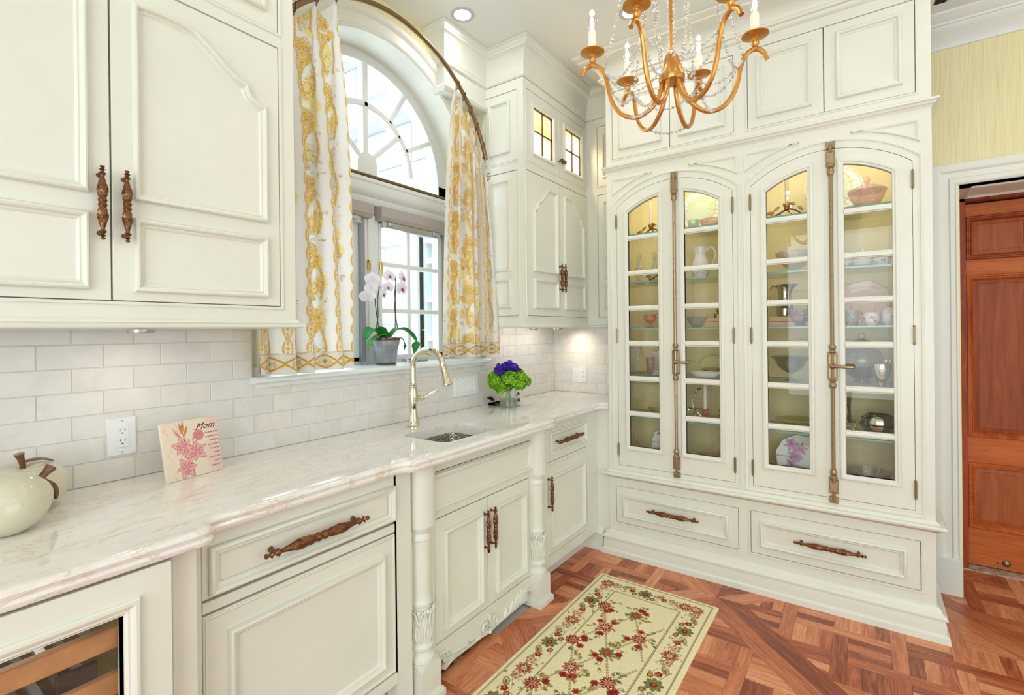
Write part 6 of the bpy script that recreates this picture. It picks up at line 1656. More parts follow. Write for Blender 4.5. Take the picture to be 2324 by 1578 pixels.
# orchid
ox, oy = 1.672, 1.975
t = thing('potted_orchid', 'white orchid with magenta throats in a grey glazed pot on the window sill', 'plant', (ox, oy, 1.205))
m = MB(); m.lathe([(.050, 0), (.052, .004), (.060, .08), (.063, .094), (.066, .096), (.069, .112), (.070, .126), (.072, .130), (.072, .136), (.067, .137), (.064, .12), (.001, .119)], (ox, oy, 1.2055), 36); m.build('pot', 'pot', t)
m = MB(); m.lathe([(.0502, .001), (.0525, .004), (.0535, .012)], (ox, oy, 1.2055), 36, cap=False); m.build('lower_lace_band', 'potrim', t); m = MB(); m.lathe([(.0712, .124), (.0726, .1305), (.0726, .1365), (.070, .1375)], (ox, oy, 1.2055), 36, cap=False); m.build('upper_lace_band', 'potrim', t)
m = MB(); m.lathe([(.0001, .121), (.062, .120)], (ox, oy, 1.2055), 20); m.build('bark', 'mud', t)
def strap(name, pts, wd, cols, parent):
    P = [Vector(p) for p in bez(pts, 6)]; V = []; CO = []; n = len(P)
    for i, p in enumerate(P):
        x = i/(n-1); T = (P[min(n-1, i+1)]-P[max(0, i-1)]).normalized(); side = T.cross(Vector((0, 0, 1)))
        side = side.normalized() if side.length > .05 else Vector((0, 1, 0)); nm = side.cross(T).normalized(); w_ = wd*(math.sin(PI*min(.985, .08+.92*x))**.6)
        for k, hh in ((-1, .30), (-.5, .12), (0, 0), (.5, .12), (1, .30)):
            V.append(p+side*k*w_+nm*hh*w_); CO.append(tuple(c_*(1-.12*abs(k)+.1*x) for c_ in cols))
    fs = [(i*5+k, i*5+k+1, i*5+k+6, i*5+k+5) for i in range(n-1) for k in range(4)]
    me = bpy.data.meshes.new(name); me.from_pydata([tuple(v-ORG[parent.name]) for v in V], [], fs); a = me.color_attributes.new('Col', 'FLOAT_COLOR', 'POINT')
    a.data.foreach_set('color', np.concatenate([np.array(CO), np.ones((len(CO), 1))], 1).astype(np.float32).ravel()); me.materials.append(MT['leafcol']); me.shade_smooth()
    ob = bpy.data.objects.new(name, me); C.objects.link(ob); ob.parent = parent
    sm = ob.modifiers.new('thickness', 'SOLIDIFY'); sm.thickness = .002; return ob
LG, LG2 = lin((52, 140, 58)), lin((84, 170, 60)); zb = 1.325
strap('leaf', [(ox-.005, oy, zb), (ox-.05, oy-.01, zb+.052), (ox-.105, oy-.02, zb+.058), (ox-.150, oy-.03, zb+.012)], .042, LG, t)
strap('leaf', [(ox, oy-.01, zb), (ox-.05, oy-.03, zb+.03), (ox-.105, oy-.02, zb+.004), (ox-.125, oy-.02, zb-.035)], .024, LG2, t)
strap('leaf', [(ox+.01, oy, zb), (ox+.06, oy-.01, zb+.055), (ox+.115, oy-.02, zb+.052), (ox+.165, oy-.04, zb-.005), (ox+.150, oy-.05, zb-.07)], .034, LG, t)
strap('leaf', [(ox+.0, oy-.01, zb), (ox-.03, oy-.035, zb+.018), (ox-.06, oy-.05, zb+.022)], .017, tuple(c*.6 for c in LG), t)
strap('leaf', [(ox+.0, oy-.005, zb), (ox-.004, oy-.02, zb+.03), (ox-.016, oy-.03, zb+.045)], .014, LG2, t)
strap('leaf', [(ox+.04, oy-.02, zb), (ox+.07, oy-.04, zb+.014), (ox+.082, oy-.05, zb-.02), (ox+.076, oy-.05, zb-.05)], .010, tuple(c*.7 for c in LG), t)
MT['orchstem'] = plain('orchid stem', (70, 100, 50), .5); MT['stake'] = plain('dark stake', (50, 44, 44), .5)
def orchid_flower(c, d, s, parent, k, throat=True):
    c = Vector(c); d = Vector(d).normalized(); up = Vector((0, 0, 1)); e2 = (up-d*up.dot(d)).normalized(); e1 = e2.cross(d); V = []; Fs = []; CO = []
    W_ = (.90, .88, .93); PKT = lin((196, 40, 140))
    for (a, L, wd) in ((PI/2, 1.0, .40), (PI/2+2.2, .95, .36), (PI/2-2.2, .95, .36), (.15, 1.05, .62), (PI-.15, 1.05, .62)):
        f = e1*math.cos(a)+e2*math.sin(a); g = d.cross(f); o = len(V); n = 5
        for i in range(n+1):
            x = i/n; w_ = wd*math.sin(PI*min(.94, .06+.88*x))**.7*s
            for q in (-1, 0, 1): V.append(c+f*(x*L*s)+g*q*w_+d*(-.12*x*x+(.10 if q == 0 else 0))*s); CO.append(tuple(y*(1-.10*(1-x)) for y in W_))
        Fs += [(o+i*3+q, o+i*3+q+1, o+i*3+q+4, o+i*3+q+3) for i in range(n) for q in range(2)]
    me = bpy.data.meshes.new('flower'); me.from_pydata([tuple(v-ORG[parent.name]) for v in V], [], Fs); a = me.color_attributes.new('Col', 'FLOAT_COLOR', 'POINT')
    a.data.foreach_set('color', np.concatenate([np.array(CO), np.ones((len(CO), 1))], 1).astype(np.float32).ravel()); me.materials.append(MT['leafcol']); me.shade_smooth(); ob = bpy.data.objects.new('flower', me); C.objects.link(ob); ob.parent = parent; ORG[ob.name] = ORG[parent.name]
    if throat:
        m = MB(); cc = c+d*.10*s-e2*.10*s; m.sphere(tuple(cc), .17*s, 8, 6); m.sphere(tuple(cc+d*.12*s-e2*.22*s), .14*s, 8, 6, .7)
        for q in (-1, 1): m.sphere(tuple(cc+e1*q*.17*s-e2*.05*s), .10*s, 8, 5)
        m.build('throat', 'throat', ob)
MT['throat'] = plain('magenta orchid throat', (190, 60, 150), .5)
def px(u, v, Y):                     # a photograph pixel on the plane Y: used once to measure where each bloom hangs
    r = _r2*((u-1162)/FPX)+_d2*((v-752.04)/FPX)+_f; return CAM+r*(Y/r.y)
z0s = 1.325
def sp(pts, r=.0028, mat='orchstem', name='flower_spike'): m = MB(); m.tube(bez(pts, 5), r, 6); return m.build(name, mat, t)
a1 = [px(854, 745, 1.965), px(858, 715, 1.965), px(857, 680, 1.96), px(861, 648, 1.955), px(855, 640, 1.95)]
sp(a1)
sp([px(861, 648, 1.955), px(852, 638, 1.945), px(846, 634, 1.94)], .0016); sp([px(857, 655, 1.955), px(850, 662, 1.945), px(845, 676, 1.94)], .0016)
sp([px(859, 742, 1.962), px(853, 700, 1.96), px(850, 662, 1.955)], .0024, 'stake', 'stake')
a2 = [px(902, 743, 1.975), px(897, 712, 1.975), px(895, 676, 1.97), px(898, 640, 1.965), px(892, 628, 1.96)]
sp(a2); sp([px(897, 745, 1.975), px(898, 628, 1.965)], .0024, 'stake', 'stake')
for i, (u, v, Y, s, d) in enumerate(((846, 634, 1.935, .033, (-.35, -1, .15)), (842, 655, 1.93, .027, (-.6, -1, -.1)), (834, 673, 1.925, .032, (-.7, -.8, -.2)), (856, 641, 1.95, .025, (0, -1, .1)), (870, 668, 1.94, .025, (.3, -1, -.1)), (884, 627, 1.95, .030, (-.2, -1, .2)), (881, 652, 1.95, .027, (-.3, -1, -.1)), (914, 631, 1.95, .034, (.4, -1, .1)), (912, 655, 1.93, .036, (.15, -1, -.1)))):
    orchid_flower(px(u, v, Y), d, s*1.15, t, i, i in (4, 5, 6, 7, 8))
# ------------------------------------------------ things in the china cabinet
Z1, Z2, Z3, Z4, Z5, Z6 = 1.9485, 1.6605, 1.3765, 1.0905, .8395, .5455
def lathe_thing(name, label, cat, loc, prof, mat, part='bowl', n=28, fn=None, sx=1, sy=1, group=None):
    t = thing(name, label, cat, loc, group); m = MB(); m.lathe([(r, z+.0004) for r, z in prof], loc, n, 'z', fn, True, sx, sy); m.build(part, mat, t); return t
def shell(outer, th=.003):
    inner = [(max(.0002, r-th), z+.001) for r, z in reversed(outer)]; inner[-1] = (.0002, outer[0][1]+th); return [(.0002, outer[0][1])]+outer+inner
ruff = lambda n, amp, zz: (lambda a, z, k: 1+amp*math.sin(n*a)*min(1, z/zz))
rib = lambda n, amp: (lambda a, z, k: 1+amp*math.cos(n*a))
def gilt_branch(label, x, y, z, candle, flip=1, hgt=.16, w=.10):
    t = thing('candle_branch', label, 'candleholder', (x, y, z)); m = MB()
    P = [(x, y+flip*w*.9, z+.006), (x-.005, y+flip*w*.45, z+.026), (x, y, z+.044), (x+.004, y-flip*w*.4, z+.040), (x, y-flip*w*.9, z+.006)]
    m.tube(bez(P, 5), .0042, 7); m.tube([(x, y+flip*.02, z+.036), (x-.03, y+flip*.03, z+.02), (x-.045, y+flip*.02, z+.003)], .0032, 6); m.tube([(x, y-.0, z+.044), (x+.025, y-flip*.02, z+.02), (x+.035, y-.01, z+.003)], .003, 6); m.build('branch', 'twig', t)
    for q, (yy, zz, a) in enumerate(((flip*w*.8, .014, .3), (flip*w*.95, .022, 1.2), (flip*w*.55, .04, .9), (-flip*w*.3, .06, 2.0), (-flip*w*.75, .03, 2.4))):
        k = MB(); k.sphere((0, 0, 0), 1, 8, 5); k.xf(Matrix.Translation((x-.01, y+yy, z+zz+.012)) @ Matrix.Rotation(a, 4, 'X') @ Matrix.Diagonal((.003, .008, .018, 1))); k.build('leaf', 'gilt', t)
    k = MB()
    for i in range(6): a = i*PI/3; k0 = len(k.v); k.sphere((0, 0, 0), 1, 8, 5); k.xf(Matrix.Translation((x+.013*math.cos(a), y+.013*math.sin(a), z+.062)) @ Matrix.Rotation(a, 4, 'Z') @ Matrix.Rotation(.35, 4, 'Y') @ Matrix.Diagonal((.003, .010, .018, 1)), k0)
    k.lathe([(.012, .044), (.014, .05), (.011, .056)], (x, y, z), 14); k.build('cup', 'gilt', t)
    if candle: k = MB(); k.lathe([(.0095, .05), (.0095, .05+hgt), (.004, .054+hgt), (.0005, .055+hgt)], (x, y, z), 14); k.build('candle', 'taper', t)
    return t
def plate_thing(name, label, cat, loc, rad, tilt, cols, painter, n=80, scal=.03, ns=12, sz=1, base=(240, 240, 238)):
    """upright plate leaning back: printed disc facing the doors (-X)"""
    t = thing(name, label, cat, loc); cvp = Cv(2*rad, 2*rad, 1100, base); painter(cvp, rad)
    c = cvp.lin(); NR, NA = 46, 120; V = np.zeros((NR, NA+1, 3)); col = np.zeros((NR, NA+1, 3))
    M0 = Matrix.Translation(Vector(loc)+Vector((0, 0, rad*sz*(1+scal)*math.cos(tilt)+.003))) @ Matrix.Rotation(-tilt, 4, 'Y') if 0 else Matrix.Translation(Vector(loc)+Vector((0, 0, rad*sz*(1+scal)*math.cos(tilt)+.003))) @ Matrix.Rotation(tilt, 4, 'Y')
    for i in range(NR):
        q = i/(NR-1)
        for j in range(NA+1):
            a = 2*PI*j/NA; r = rad*q*(1+scal*q*q*math.sin(ns*a)); dep = -.014*max(0, q-.6)**1.0*2.5*(rad/.1)*.5
            p = M0 @ Vector((dep, r*math.cos(a), r*math.sin(a)*sz)); V[i, j] = p
            ii = int(min(cvp.W-1, max(0, (rad-r*math.cos(a)/(1+scal))*1100))); jj = int(min(cvp.H-1, max(0, (rad-r*math.sin(a)/(1+scal))*1100))); col[i, j] = c[jj, ii]
    V[0] += 1e-5*np.arange(NA+1)[:, None]*0
    ob = grid_object('plate', V, col, 'print', t, loc); sm = ob.modifiers.new('thickness', 'SOLIDIFY'); sm.thickness = .004
    return t
def roses(cvp, r, n=4, c1=(196, 110, 190), c2=(150, 60, 150), gold=None):
    if gold:
        for i in range(16): a = i*PI/8; cvp.curl(r+r*.86*math.cos(a), r+r*.86*math.sin(a), r*.09, a, .9, .0014, gold)
    for (x, y, s) in ((.62, .45, .22), (.98, .62, .2), (.8, .95, .26), (.66, 1.4, .2), (1.2, .95, .12))[:n]:
        for i in range(6): cvp.leaf(x*r, y*r, r*.34, r*.06, i*1.05+x*3, (120, 150, 90), (80, 110, 60))
        for i in range(7): a = i*.9; cvp.ell(x*r+s*r*.5*math.cos(a), y*r+s*r*.5*math.sin(a), s*r*.55, s*r*.42, c1 if i % 2 else (216, 150, 206), a)
        cvp.ell(x*r, y*r, s*r*.5, s*r*.42, c2); cvp.curl(x*r, y*r, s*r*.5, 0, 1.4, .0014, (230, 170, 214))
def leaves_platter(cvp, r):
    for i in range(22): a = 2*PI*i/22+.1; cvp.leaf(r, r*1.0, r*.92, r*.10, a, (212, 220, 188), (160, 180, 124)); 
    for i in range(9): a = -.9+i*.42; cvp.leaf(r*.5, r*1.5, r*1.1, r*.09, -a, (218, 224, 196), (160, 182, 126))
    cvp.line([(r+r*.93*math.cos(a), r+r*.93*math.sin(a)) for a in [i*.1 for i in range(64)]], .0035, (214, 168, 90)); cvp.line([(r+r*.60*math.cos(a), r*.9+r*.70*math.sin(a)) for a in [-1.6+i*.1 for i in range(33)]], .003, (214, 178, 110))
# --- left unit, left door
gilt_branch('gilt magnolia branch holder with an ivory taper, top shelf behind the leftmost glass door', 3.02, 1.075, Z1, True, 1, .16, .075)
for i, (x, y, h) in enumerate(((3.04, 1.165, 1.0), (3.06, 1.07, 1.0))):
    lathe_thing('crystal_decanter', 'clear cut glass decanter on the second shelf, %s of the pair behind the leftmost door' % ('left' if i == 0 else 'right'), 'decanter', (x, y, Z2), [(.034, 0), (.036, .004), (.018, .016), (.010, .03), (.018, .05), (.026, .075), (.020, .10), (.009, .12), (.008, .145), (.013, .152), (.009, .16), (.015, .172), (.010, .19), (.001, .20)], 'cut', 'decanter', 20, rib(8, .06), group='cut glass decanters')
gilt_branch('low gilt twig holder on the second shelf behind the leftmost glass door', 2.96, 1.0, Z2, False, 1, .1, .075)
t = lathe_thing('silver_bowl', 'small silver bowl on the second shelf beside the gilt twig holder', 'bowl', (3.07, 1.0, Z2), shell([(.02, 0), (.028, .006), (.042, .03), (.046, .05)]), 'silver')
for i, y in enumerate((1.150, 1.118)):
    lathe_thing('crystal_candlestick', 'slender crystal candlestick behind the leftmost door, %s of the pair on the middle shelf' % ('left' if i == 0 else 'right'), 'candlestick', (2.95+.09*i, y, Z3), [(.020, 0), (.018, .006), (.006, .012), (.008, .03), (.0045, .04), (.009, .055), (.0045, .068), (.008, .085), (.0045, .10), (.007, .115), (.004, .125), (.010, .132), (.008, .145)], 'cut', 'stick', 14, rib(6, .08), group='crystal candlesticks')
t = thing('footed_dish', 'coral pink ribbed footed glass dish on the middle shelf behind the leftmost door', 'dish', (2.95, 1.063, Z3))
m = MB(); pr2 = [(.026, 0), (.024, .006), (.008, .014), (.007, .026), (.018, .036), (.032, .05)]+[(.036+.0032*math.cos(z*PI/6), .05+.006*z*.5) for z in range(12)]; m.lathe([(r, z) for r, z in pr2], (2.95, 1.063, Z3), 28); m.build('dish', 'coralglass', t)
def branch_plate(cvp, r):
    cvp.a[:] = (238, 196, 178)
    for i in range(7):
        a = .5+i*.75; cvp.line([(r, r*1.2), (r+r*.5*math.cos(a), r+r*.5*math.sin(a)), (r+r*.95*math.cos(a+.2), r+r*.95*math.sin(a+.2))], .003, (180, 110, 90)); cvp.line([(r+r*.5*math.cos(a), r+r*.5*math.sin(a)), (r+r*.9*math.cos(a-.25), r+r*.9*math.sin(a-.25))], .002, (180, 110, 90))
plate_thing('pink_plate', 'pale pink plate veined with brown branches, standing behind the coral footed dish', 'plate', (3.10, 1.0, Z3), .080, .22, None, branch_plate)
t = thing('gilt_bird', 'gilt bird ornament on a crystal block, fourth shelf behind the leftmost door', 'ornament', (2.97, 1.02, Z4))
m = MB(); m.box(2.95, .985, Z4+.001, 2.99, 1.055, Z4+.03); m.build('block', 'cut', t)
m = MB(); m.box(2.957, 1.0, Z4+.031, 2.983, 1.04, Z4+.125); m.build('pillar', 'clear', t); m = MB(); m.box(2.95, .985, Z4+.126, 2.99, 1.055, Z4+.146); m.build('block', 'cut', t)
m = MB(); m.sphere((2.97, 1.01, Z4+.172), .016, 10, 8, 1.1); m.sphere((2.97, 1.028, Z4+.190), .009, 8, 6); m.tube([(2.97, 1.0, Z4+.165), (2.97, .985, Z4+.20), (2.97, .98, Z4+.215)], [.007, .005, .002], 8); m.tube([(2.97, 1.035, Z4+.19), (2.97, 1.07, Z4+.21)], [.004, .0015], 6); m.tube([(2.97, 1.0, Z4+.16), (2.97, 1.03, Z4+.148), (2.97, 1.05, Z4+.155)], .004, 6); m.build('bird', 'gilt', t)
lathe_thing('crystal_stand', 'open crystal stand at the left end of the fourth shelf, leftmost door', 'ornament', (2.96, 1.145, Z4), [(.022, 0), (.018, .008), (.004, .02), (.004, .09), (.012, .11), (.018, .15), (.022, .16)], 'cut', 'stand', 12)
lathe_thing('etched_tumbler', 'etched tumbler with a faint pink motif on the fourth shelf, leftmost door', 'tumbler', (3.08, 1.11, Z4), shell([(.022, 0), (.026, .05), (.028, .10)], .002), 'pinkglass', 'tumbler', 20, group='etched tumblers')
t = thing('yellow_bird_dish', 'yellow glass bird-shaped dish on the fifth shelf behind the leftmost door', 'dish', (3.0, 1.05, Z5))
m = MB(); m.lathe(shell([(.02, 0), (.03, .008), (.048, .03), (.056, .046)], .003), (3.0, 1.03, Z5), 24, 'z', ruff(5, .08, .04), sx=.8, sy=1.2); m.build('dish', 'yellowglass', t)
m = MB(); m.tube([(3.0, 1.085, Z5+.035), (3.0, 1.12, Z5+.06), (3.0, 1.135, Z5+.085)], [.010, .006, .003], 8); m.tube([(3.0, 1.135, Z5+.085), (3.0, 1.142, Z5+.075)], [.004, .001], 6); m.build('neck', 'yellowglass', t)
plate_thing('rose_plate', 'white scalloped plate with roses and gold scrolls on the cabinet floor behind the leftmost door', 'plate', (3.08, 1.0, Z6), .105, .22, None, lambda c_, r: roses(c_, r, 3, (206, 130, 150), (170, 70, 110), (206, 168, 110)), scal=.035, ns=14)
# --- left unit, right door
t = plate_thing('leaf_platter', 'white platter with green leaves and gold bands, top shelf of the left door pair', 'platter', (3.095, .79, Z1), .130, .14, None, leaves_platter, scal=.03, ns=7)
t = thing('pink_butter_dish', 'low pink glass dish in front of the leaf platter on the top shelf', 'dish', (2.98, .70, Z1)); m = MB(); m.lathe(shell([(.035, 0), (.045, .006), (.058, .03), (.062, .048), (.064, .05)], .003), (2.98, .70, Z1), 28, 'z', ruff(9, .04, .05), sx=.8, sy=1.15); m.build('dish', 'pinkglass', t)
t = thing('leaf_cup', 'white and green leaf-shaped cup at the left of the top shelf, second door', 'cup', (2.95, .80, Z1)); m = MB(); m.lathe(shell([(.016, 0), (.026, .012), (.030, .034), (.032, .05)], .003), (2.95, .80, Z1), 24, 'z', ruff(7, .07, .04)); m.build('cup', 'leafcup', t) if 'leafcup' in MT else (MT.__setitem__('leafcup', plain('pale green striped china', (206, 222, 190), .15, coat=.4, noise_amt=.2, nscale=70)), m.build('cup', 'leafcup', t))
def jug(t, c, H_, R_, mat, handle_mat=None, ny=1, prof=None, hr=.006, rel=(.30, .86)):
    x, y, z = c; m = MB(); pf = prof or [(R_*.62, 0), (R_*.66, H_*.02), (R_*.95, H_*.22), (R_*1.0, H_*.36), (R_*.86, H_*.56), (R_*.62, H_*.72), (R_*.58, H_*.80), (R_*.70, H_*.94), (R_*.74, H_)]
    def spout(a, zz, k): d = max(0, math.cos(a-(PI/2 if ny > 0 else -PI/2)))**6; return 1+.45*d*max(0, (zz/H_-.72)/.28)
    m.lathe(shell(pf, .003), c, 32, 'z', spout); m.build('body', mat, t)
    s_ = -ny; m = MB(); m.tube(bez([(x, y+s_*R_*.60, z+H_*rel[1]), (x, y+s_*R_*1.15, z+H_*(rel[1]+.12)), (x, y+s_*R_*1.62, z+H_*(rel[1]-.08)), (x, y+s_*R_*1.35, z+H_*(rel[0]+.18)), (x, y+s_*R_*.93, z+H_*rel[0])], 5), hr, 8); m.build('handle', handle_mat or mat, t)
t = thing('white_pitcher', 'large white porcelain pitcher on the second shelf of the left pair of doors', 'pitcher', (3.0, .775, Z2)); jug(t, (3.0, .775, Z2), .185, .052, 'white_china', ny=1, hr=.0055)
m = MB(); rs2 = random.Random(3)
for i in range(60): a = PI+rs2.uniform(-1.2, 1.2); zz = rs2.uniform(.03, .065); rr = .0515; m.sphere((3.0+rr*math.cos(a), .775+rr*math.sin(a), Z2+zz), .005, 6, 4)
o = m.build('raised_grapes', 'white_china', t); o['kind'] = 'stuff'
lathe_thing('white_vase', 'small glass ewer at the right end of the second shelf, second door', 'vase', (3.05, .655, Z2), shell([(.02, 0), (.034, .02), (.038, .05), (.02, .09), (.016, .12), (.022, .14)], .003), 'clear', 'ewer')
for i, (zz, col, nm, w_) in enumerate(((0, 'booktan', 'thick tan book lying on the middle shelf under the stack, second door', .15), (.033, 'bookpink', 'thin brown-edged book on top of the tan one, second door', .13))):
    t = thing('book', nm, 'book', (3.03, .70, Z3+zz)); h = .031 if i == 0 else .018
    m = MB(); m.box(2.96, .70-w_/2, Z3+zz+.001, 3.10, .70+w_/2, Z3+zz+.004); m.box(2.96, .70-w_/2, Z3+zz+h-.002, 3.10, .70+w_/2, Z3+zz+h+.001); m.box(2.958, .70-w_/2, Z3+zz+.001, 2.961, .70+w_/2, Z3+zz+h+.001); m.build('cover', col, t)
    m = MB(); m.box(2.962, .70-w_/2+.003, Z3+zz+.004, 3.098, .70+w_/2-.003, Z3+zz+h-.002); m.build('pages', 'taper', t)
t = lathe_thing('gold_box', 'small round gilt box on the books, middle shelf, second door', 'box', (3.0, .68, Z3+.0530), [(.024, 0), (.024, .022), (.020, .026), (.001, .028)], 'gilt', 'box')
m = MB(); m.sphere((3.0, .68, Z3+.053+.045), .012, 10, 8); m.sphere((3.0, .68, Z3+.053+.031), .006, 8, 6); m.build('finial', 'gilt', t)
lathe_thing('glass_bowl', 'clear cut glass bowl at the left of the middle shelf, second door', 'bowl', (2.95, .785, Z3), shell([(.024, 0), (.026, .004), (.044, .025), (.060, .06), (.062, .062)], .003), 'cut', n=32, fn=ruff(12, .03, .05))
t = thing('glass_basket', 'pale yellow glass basket with a high handle on the fourth shelf, second door', 'basket', (3.05, .72, Z4))
m = MB(); m.lathe(shell([(.03, 0), (.034, .005), (.06, .03), (.074, .045)], .003), (3.05, .72, Z4), 28, 'z', ruff(6, .06, .04)); m.build('bowl', 'yellowglass', t); m = MB(); m.tube(bez([(3.05, .79, Z4+.045), (3.05, .80, Z4+.075), (3.05, .76, Z4+.118), (3.05, .68, Z4+.118), (3.05, .64, Z4+.075), (3.05, .65, Z4+.045)], 5), .004, 8); m.build('handle', 'yellowglass', t)
lathe_thing('oval_dish', 'long white oval serving dish on the fourth shelf, second door', 'dish', (2.94, .735, Z4), shell([(.05, 0), (.06, .004), (.075, .02), (.084, .032)], .003), 'white_china', sx=.55, sy=1.1, fn=ruff(14, .03, .03))
t = thing('pink_candlestick', 'coral pink glass candlestick with a white candle on the fifth shelf, second door', 'candlestick', (2.98, .752, Z5), 'coral glass candlesticks')
m = MB(); m.lathe([(.028, 0), (.026, .008), (.012, .014), (.016, .022), (.010, .03), (.026, .038), (.026, .042), (.012, .048), (.020, .058), (.026, .066), (.012, .068)], (2.98, .752, Z5), 10); m.build('stick', 'coralglass', t); m = MB(); m.lathe([(.0105, .066), (.0105, .235), (.003, .24)], (2.98, .752, Z5), 14); m.build('candle', 'wax', t)
t = thing('pink_candlestick', 'coral pink glass candlestick at the right edge of the fifth shelf, second door', 'candlestick', (2.98, .655, Z5), 'coral glass candlesticks')
m = MB(); m.lathe([(.028, 0), (.026, .008), (.012, .014), (.016, .022), (.010, .03), (.026, .038), (.026, .042), (.012, .048), (.020, .058), (.026, .066), (.001, .068)], (2.98, .655, Z5), 10); m.build('stick', 'coralglass', t)
t = thing('silver_frame_stand', 'ornate silver stand with scrolled legs on the fifth shelf, second door', 'stand', (3.0, .82, Z5)); m = MB()
m.tube([(3.0, .86, Z5+.06), (3.0, .80, Z5+.062), (3.0, .77, Z5+.058)], .0045, 8); m.tube(bez([(3.0, .79, Z5+.06), (3.0, .80, Z5+.04), (3.0, .785, Z5+.02), (3.0, .795, Z5+.004)], 5), .0035, 8); m.tube(bez([(3.0, .855, Z5+.06), (3.0, .85, Z5+.04), (3.0, .865, Z5+.02), (3.0, .855, Z5+.004)], 5), .0035, 8); m.tube(bez([(3.0, .825, Z5+.062), (3.0, .83, Z5+.10), (3.0, .815, Z5+.14), (3.0, .80, Z5+.175), (3.0, .78, Z5+.18)], 5), .005, 8); m.tube([(3.03, .825, Z5+.06), (3.03, .825, Z5+.004)], .003, 6); m.build('frame', 'silver', t)
lathe_thing('pink_bowl', 'large oval pink glass bowl with tab handles on the cabinet floor, second door', 'bowl', (2.99, .72, Z6), shell([(.045, 0), (.05, .008), (.075, .03), (.098, .075), (.104, .088)], .003), 'pinkglass', n=40, fn=rib(24, .012), sx=.8, sy=1.05)
# --- right unit, left door
gilt_branch('gilt magnolia branch holder with a pale taper, top shelf of the right pair of doors', 2.97, .325, Z1, True, 1, .17, .085)
plate_thing('leaf_platter', 'second big leaf-painted platter, across both right-hand doors on the top shelf', 'platter', (3.10, .125, Z1), .130, .14, None, leaves_platter, scal=.03, ns=7)
lathe_thing('glass_bowl', 'large pressed glass fruit bowl with flower relief on the second shelf, third door', 'bowl', (2.99, .295, Z2), shell([(.03, 0), (.03, .006), (.018, .012), (.05, .035), (.078, .075), (.086, .105), (.088, .108)], .004), 'cut', n=36, fn=ruff(8, .05, .1))
t = thing('silver_pitcher', 'tall silver pitcher with a brass handle standing on books, third door', 'pitcher', (3.02, .345, Z3+.055)); jug(t, (3.02, .345, Z3+.0555), .17, .045, 'silver', 'brass', ny=-1, hr=.0055, prof=[(.034, 0), (.038, .004), (.041, .04), (.036, .08), (.031, .11), (.033, .14), (.042, .165), (.044, .17)])
for i, (zz, h, col, nm) in enumerate(((0, .026, 'bookpink', 'salmon book at the bottom of the pile under the silver pitcher'), (.0275, .026, 'booktan', 'tan book directly under the silver pitcher'))):
    t = thing('book', nm, 'book', (3.03, .33, Z3+zz)); m = MB(); m.box(2.95, .255, Z3+zz+.001, 3.11, .415, Z3+zz+.004); m.box(2.95, .255, Z3+zz+h-.003, 3.11, .415, Z3+zz+h); m.box(2.948, .255, Z3+zz+.001, 2.951, .415, Z3+zz+h); m.build('cover', col, t); m = MB(); m.box(2.953, .258, Z3+zz+.004, 3.107, .412, Z3+zz+h-.003); m.build('pages', 'taper', t)
t = lathe_thing('clear_bowl', 'clear footed glass bowl with a red band in front of the silver pitcher', 'bowl', (2.925, .268, Z3), shell([(.026, 0), (.026, .005), (.016, .010), (.040, .03), (.056, .07), (.060, .086)], .0025), 'clear')
m = MB(); m.lathe([(.0585, .058), (.0590, .062)], (2.925, .268, Z3), 28, cap=False); m.build('red_band', 'red', t)
lathe_thing('green_goblet', 'mint green cut glass goblet at the right edge of the middle shelf, third door', 'goblet', (3.05, .215, Z3), shell([(.026, 0), (.024, .006), (.006, .014), (.006, .05), (.024, .075), (.032, .12), (.034, .15)], .003), 'greenglass', fn=rib(10, .04))
lathe_thing('compote', 'smoky green glass compote on a stem on the fourth shelf, third door', 'compote', (2.97, .315, Z4), shell([(.036, 0), (.030, .004), (.008, .010), (.0065, .036), (.030, .050), (.060, .075), (.075, .11), (.098, .128)], .003), 'oliveglass', n=36, fn=ruff(9, .03, .12))
lathe_thing('yellow_bowl', 'shallow yellow glass bowl with a dark rim on the fifth shelf, third door', 'bowl', (2.96, .285, Z5), shell([(.05, 0), (.055, .006), (.066, .030), (.098, .052), (.104, .054)], .003), 'yellowglass', n=36)
plate_thing('rose_plate', 'white plate with three large purple roses on the cabinet floor, third door', 'plate', (3.08, .285, Z6), .118, .22, None, lambda c_, r: roses(c_, r, 4), scal=.02, ns=10)
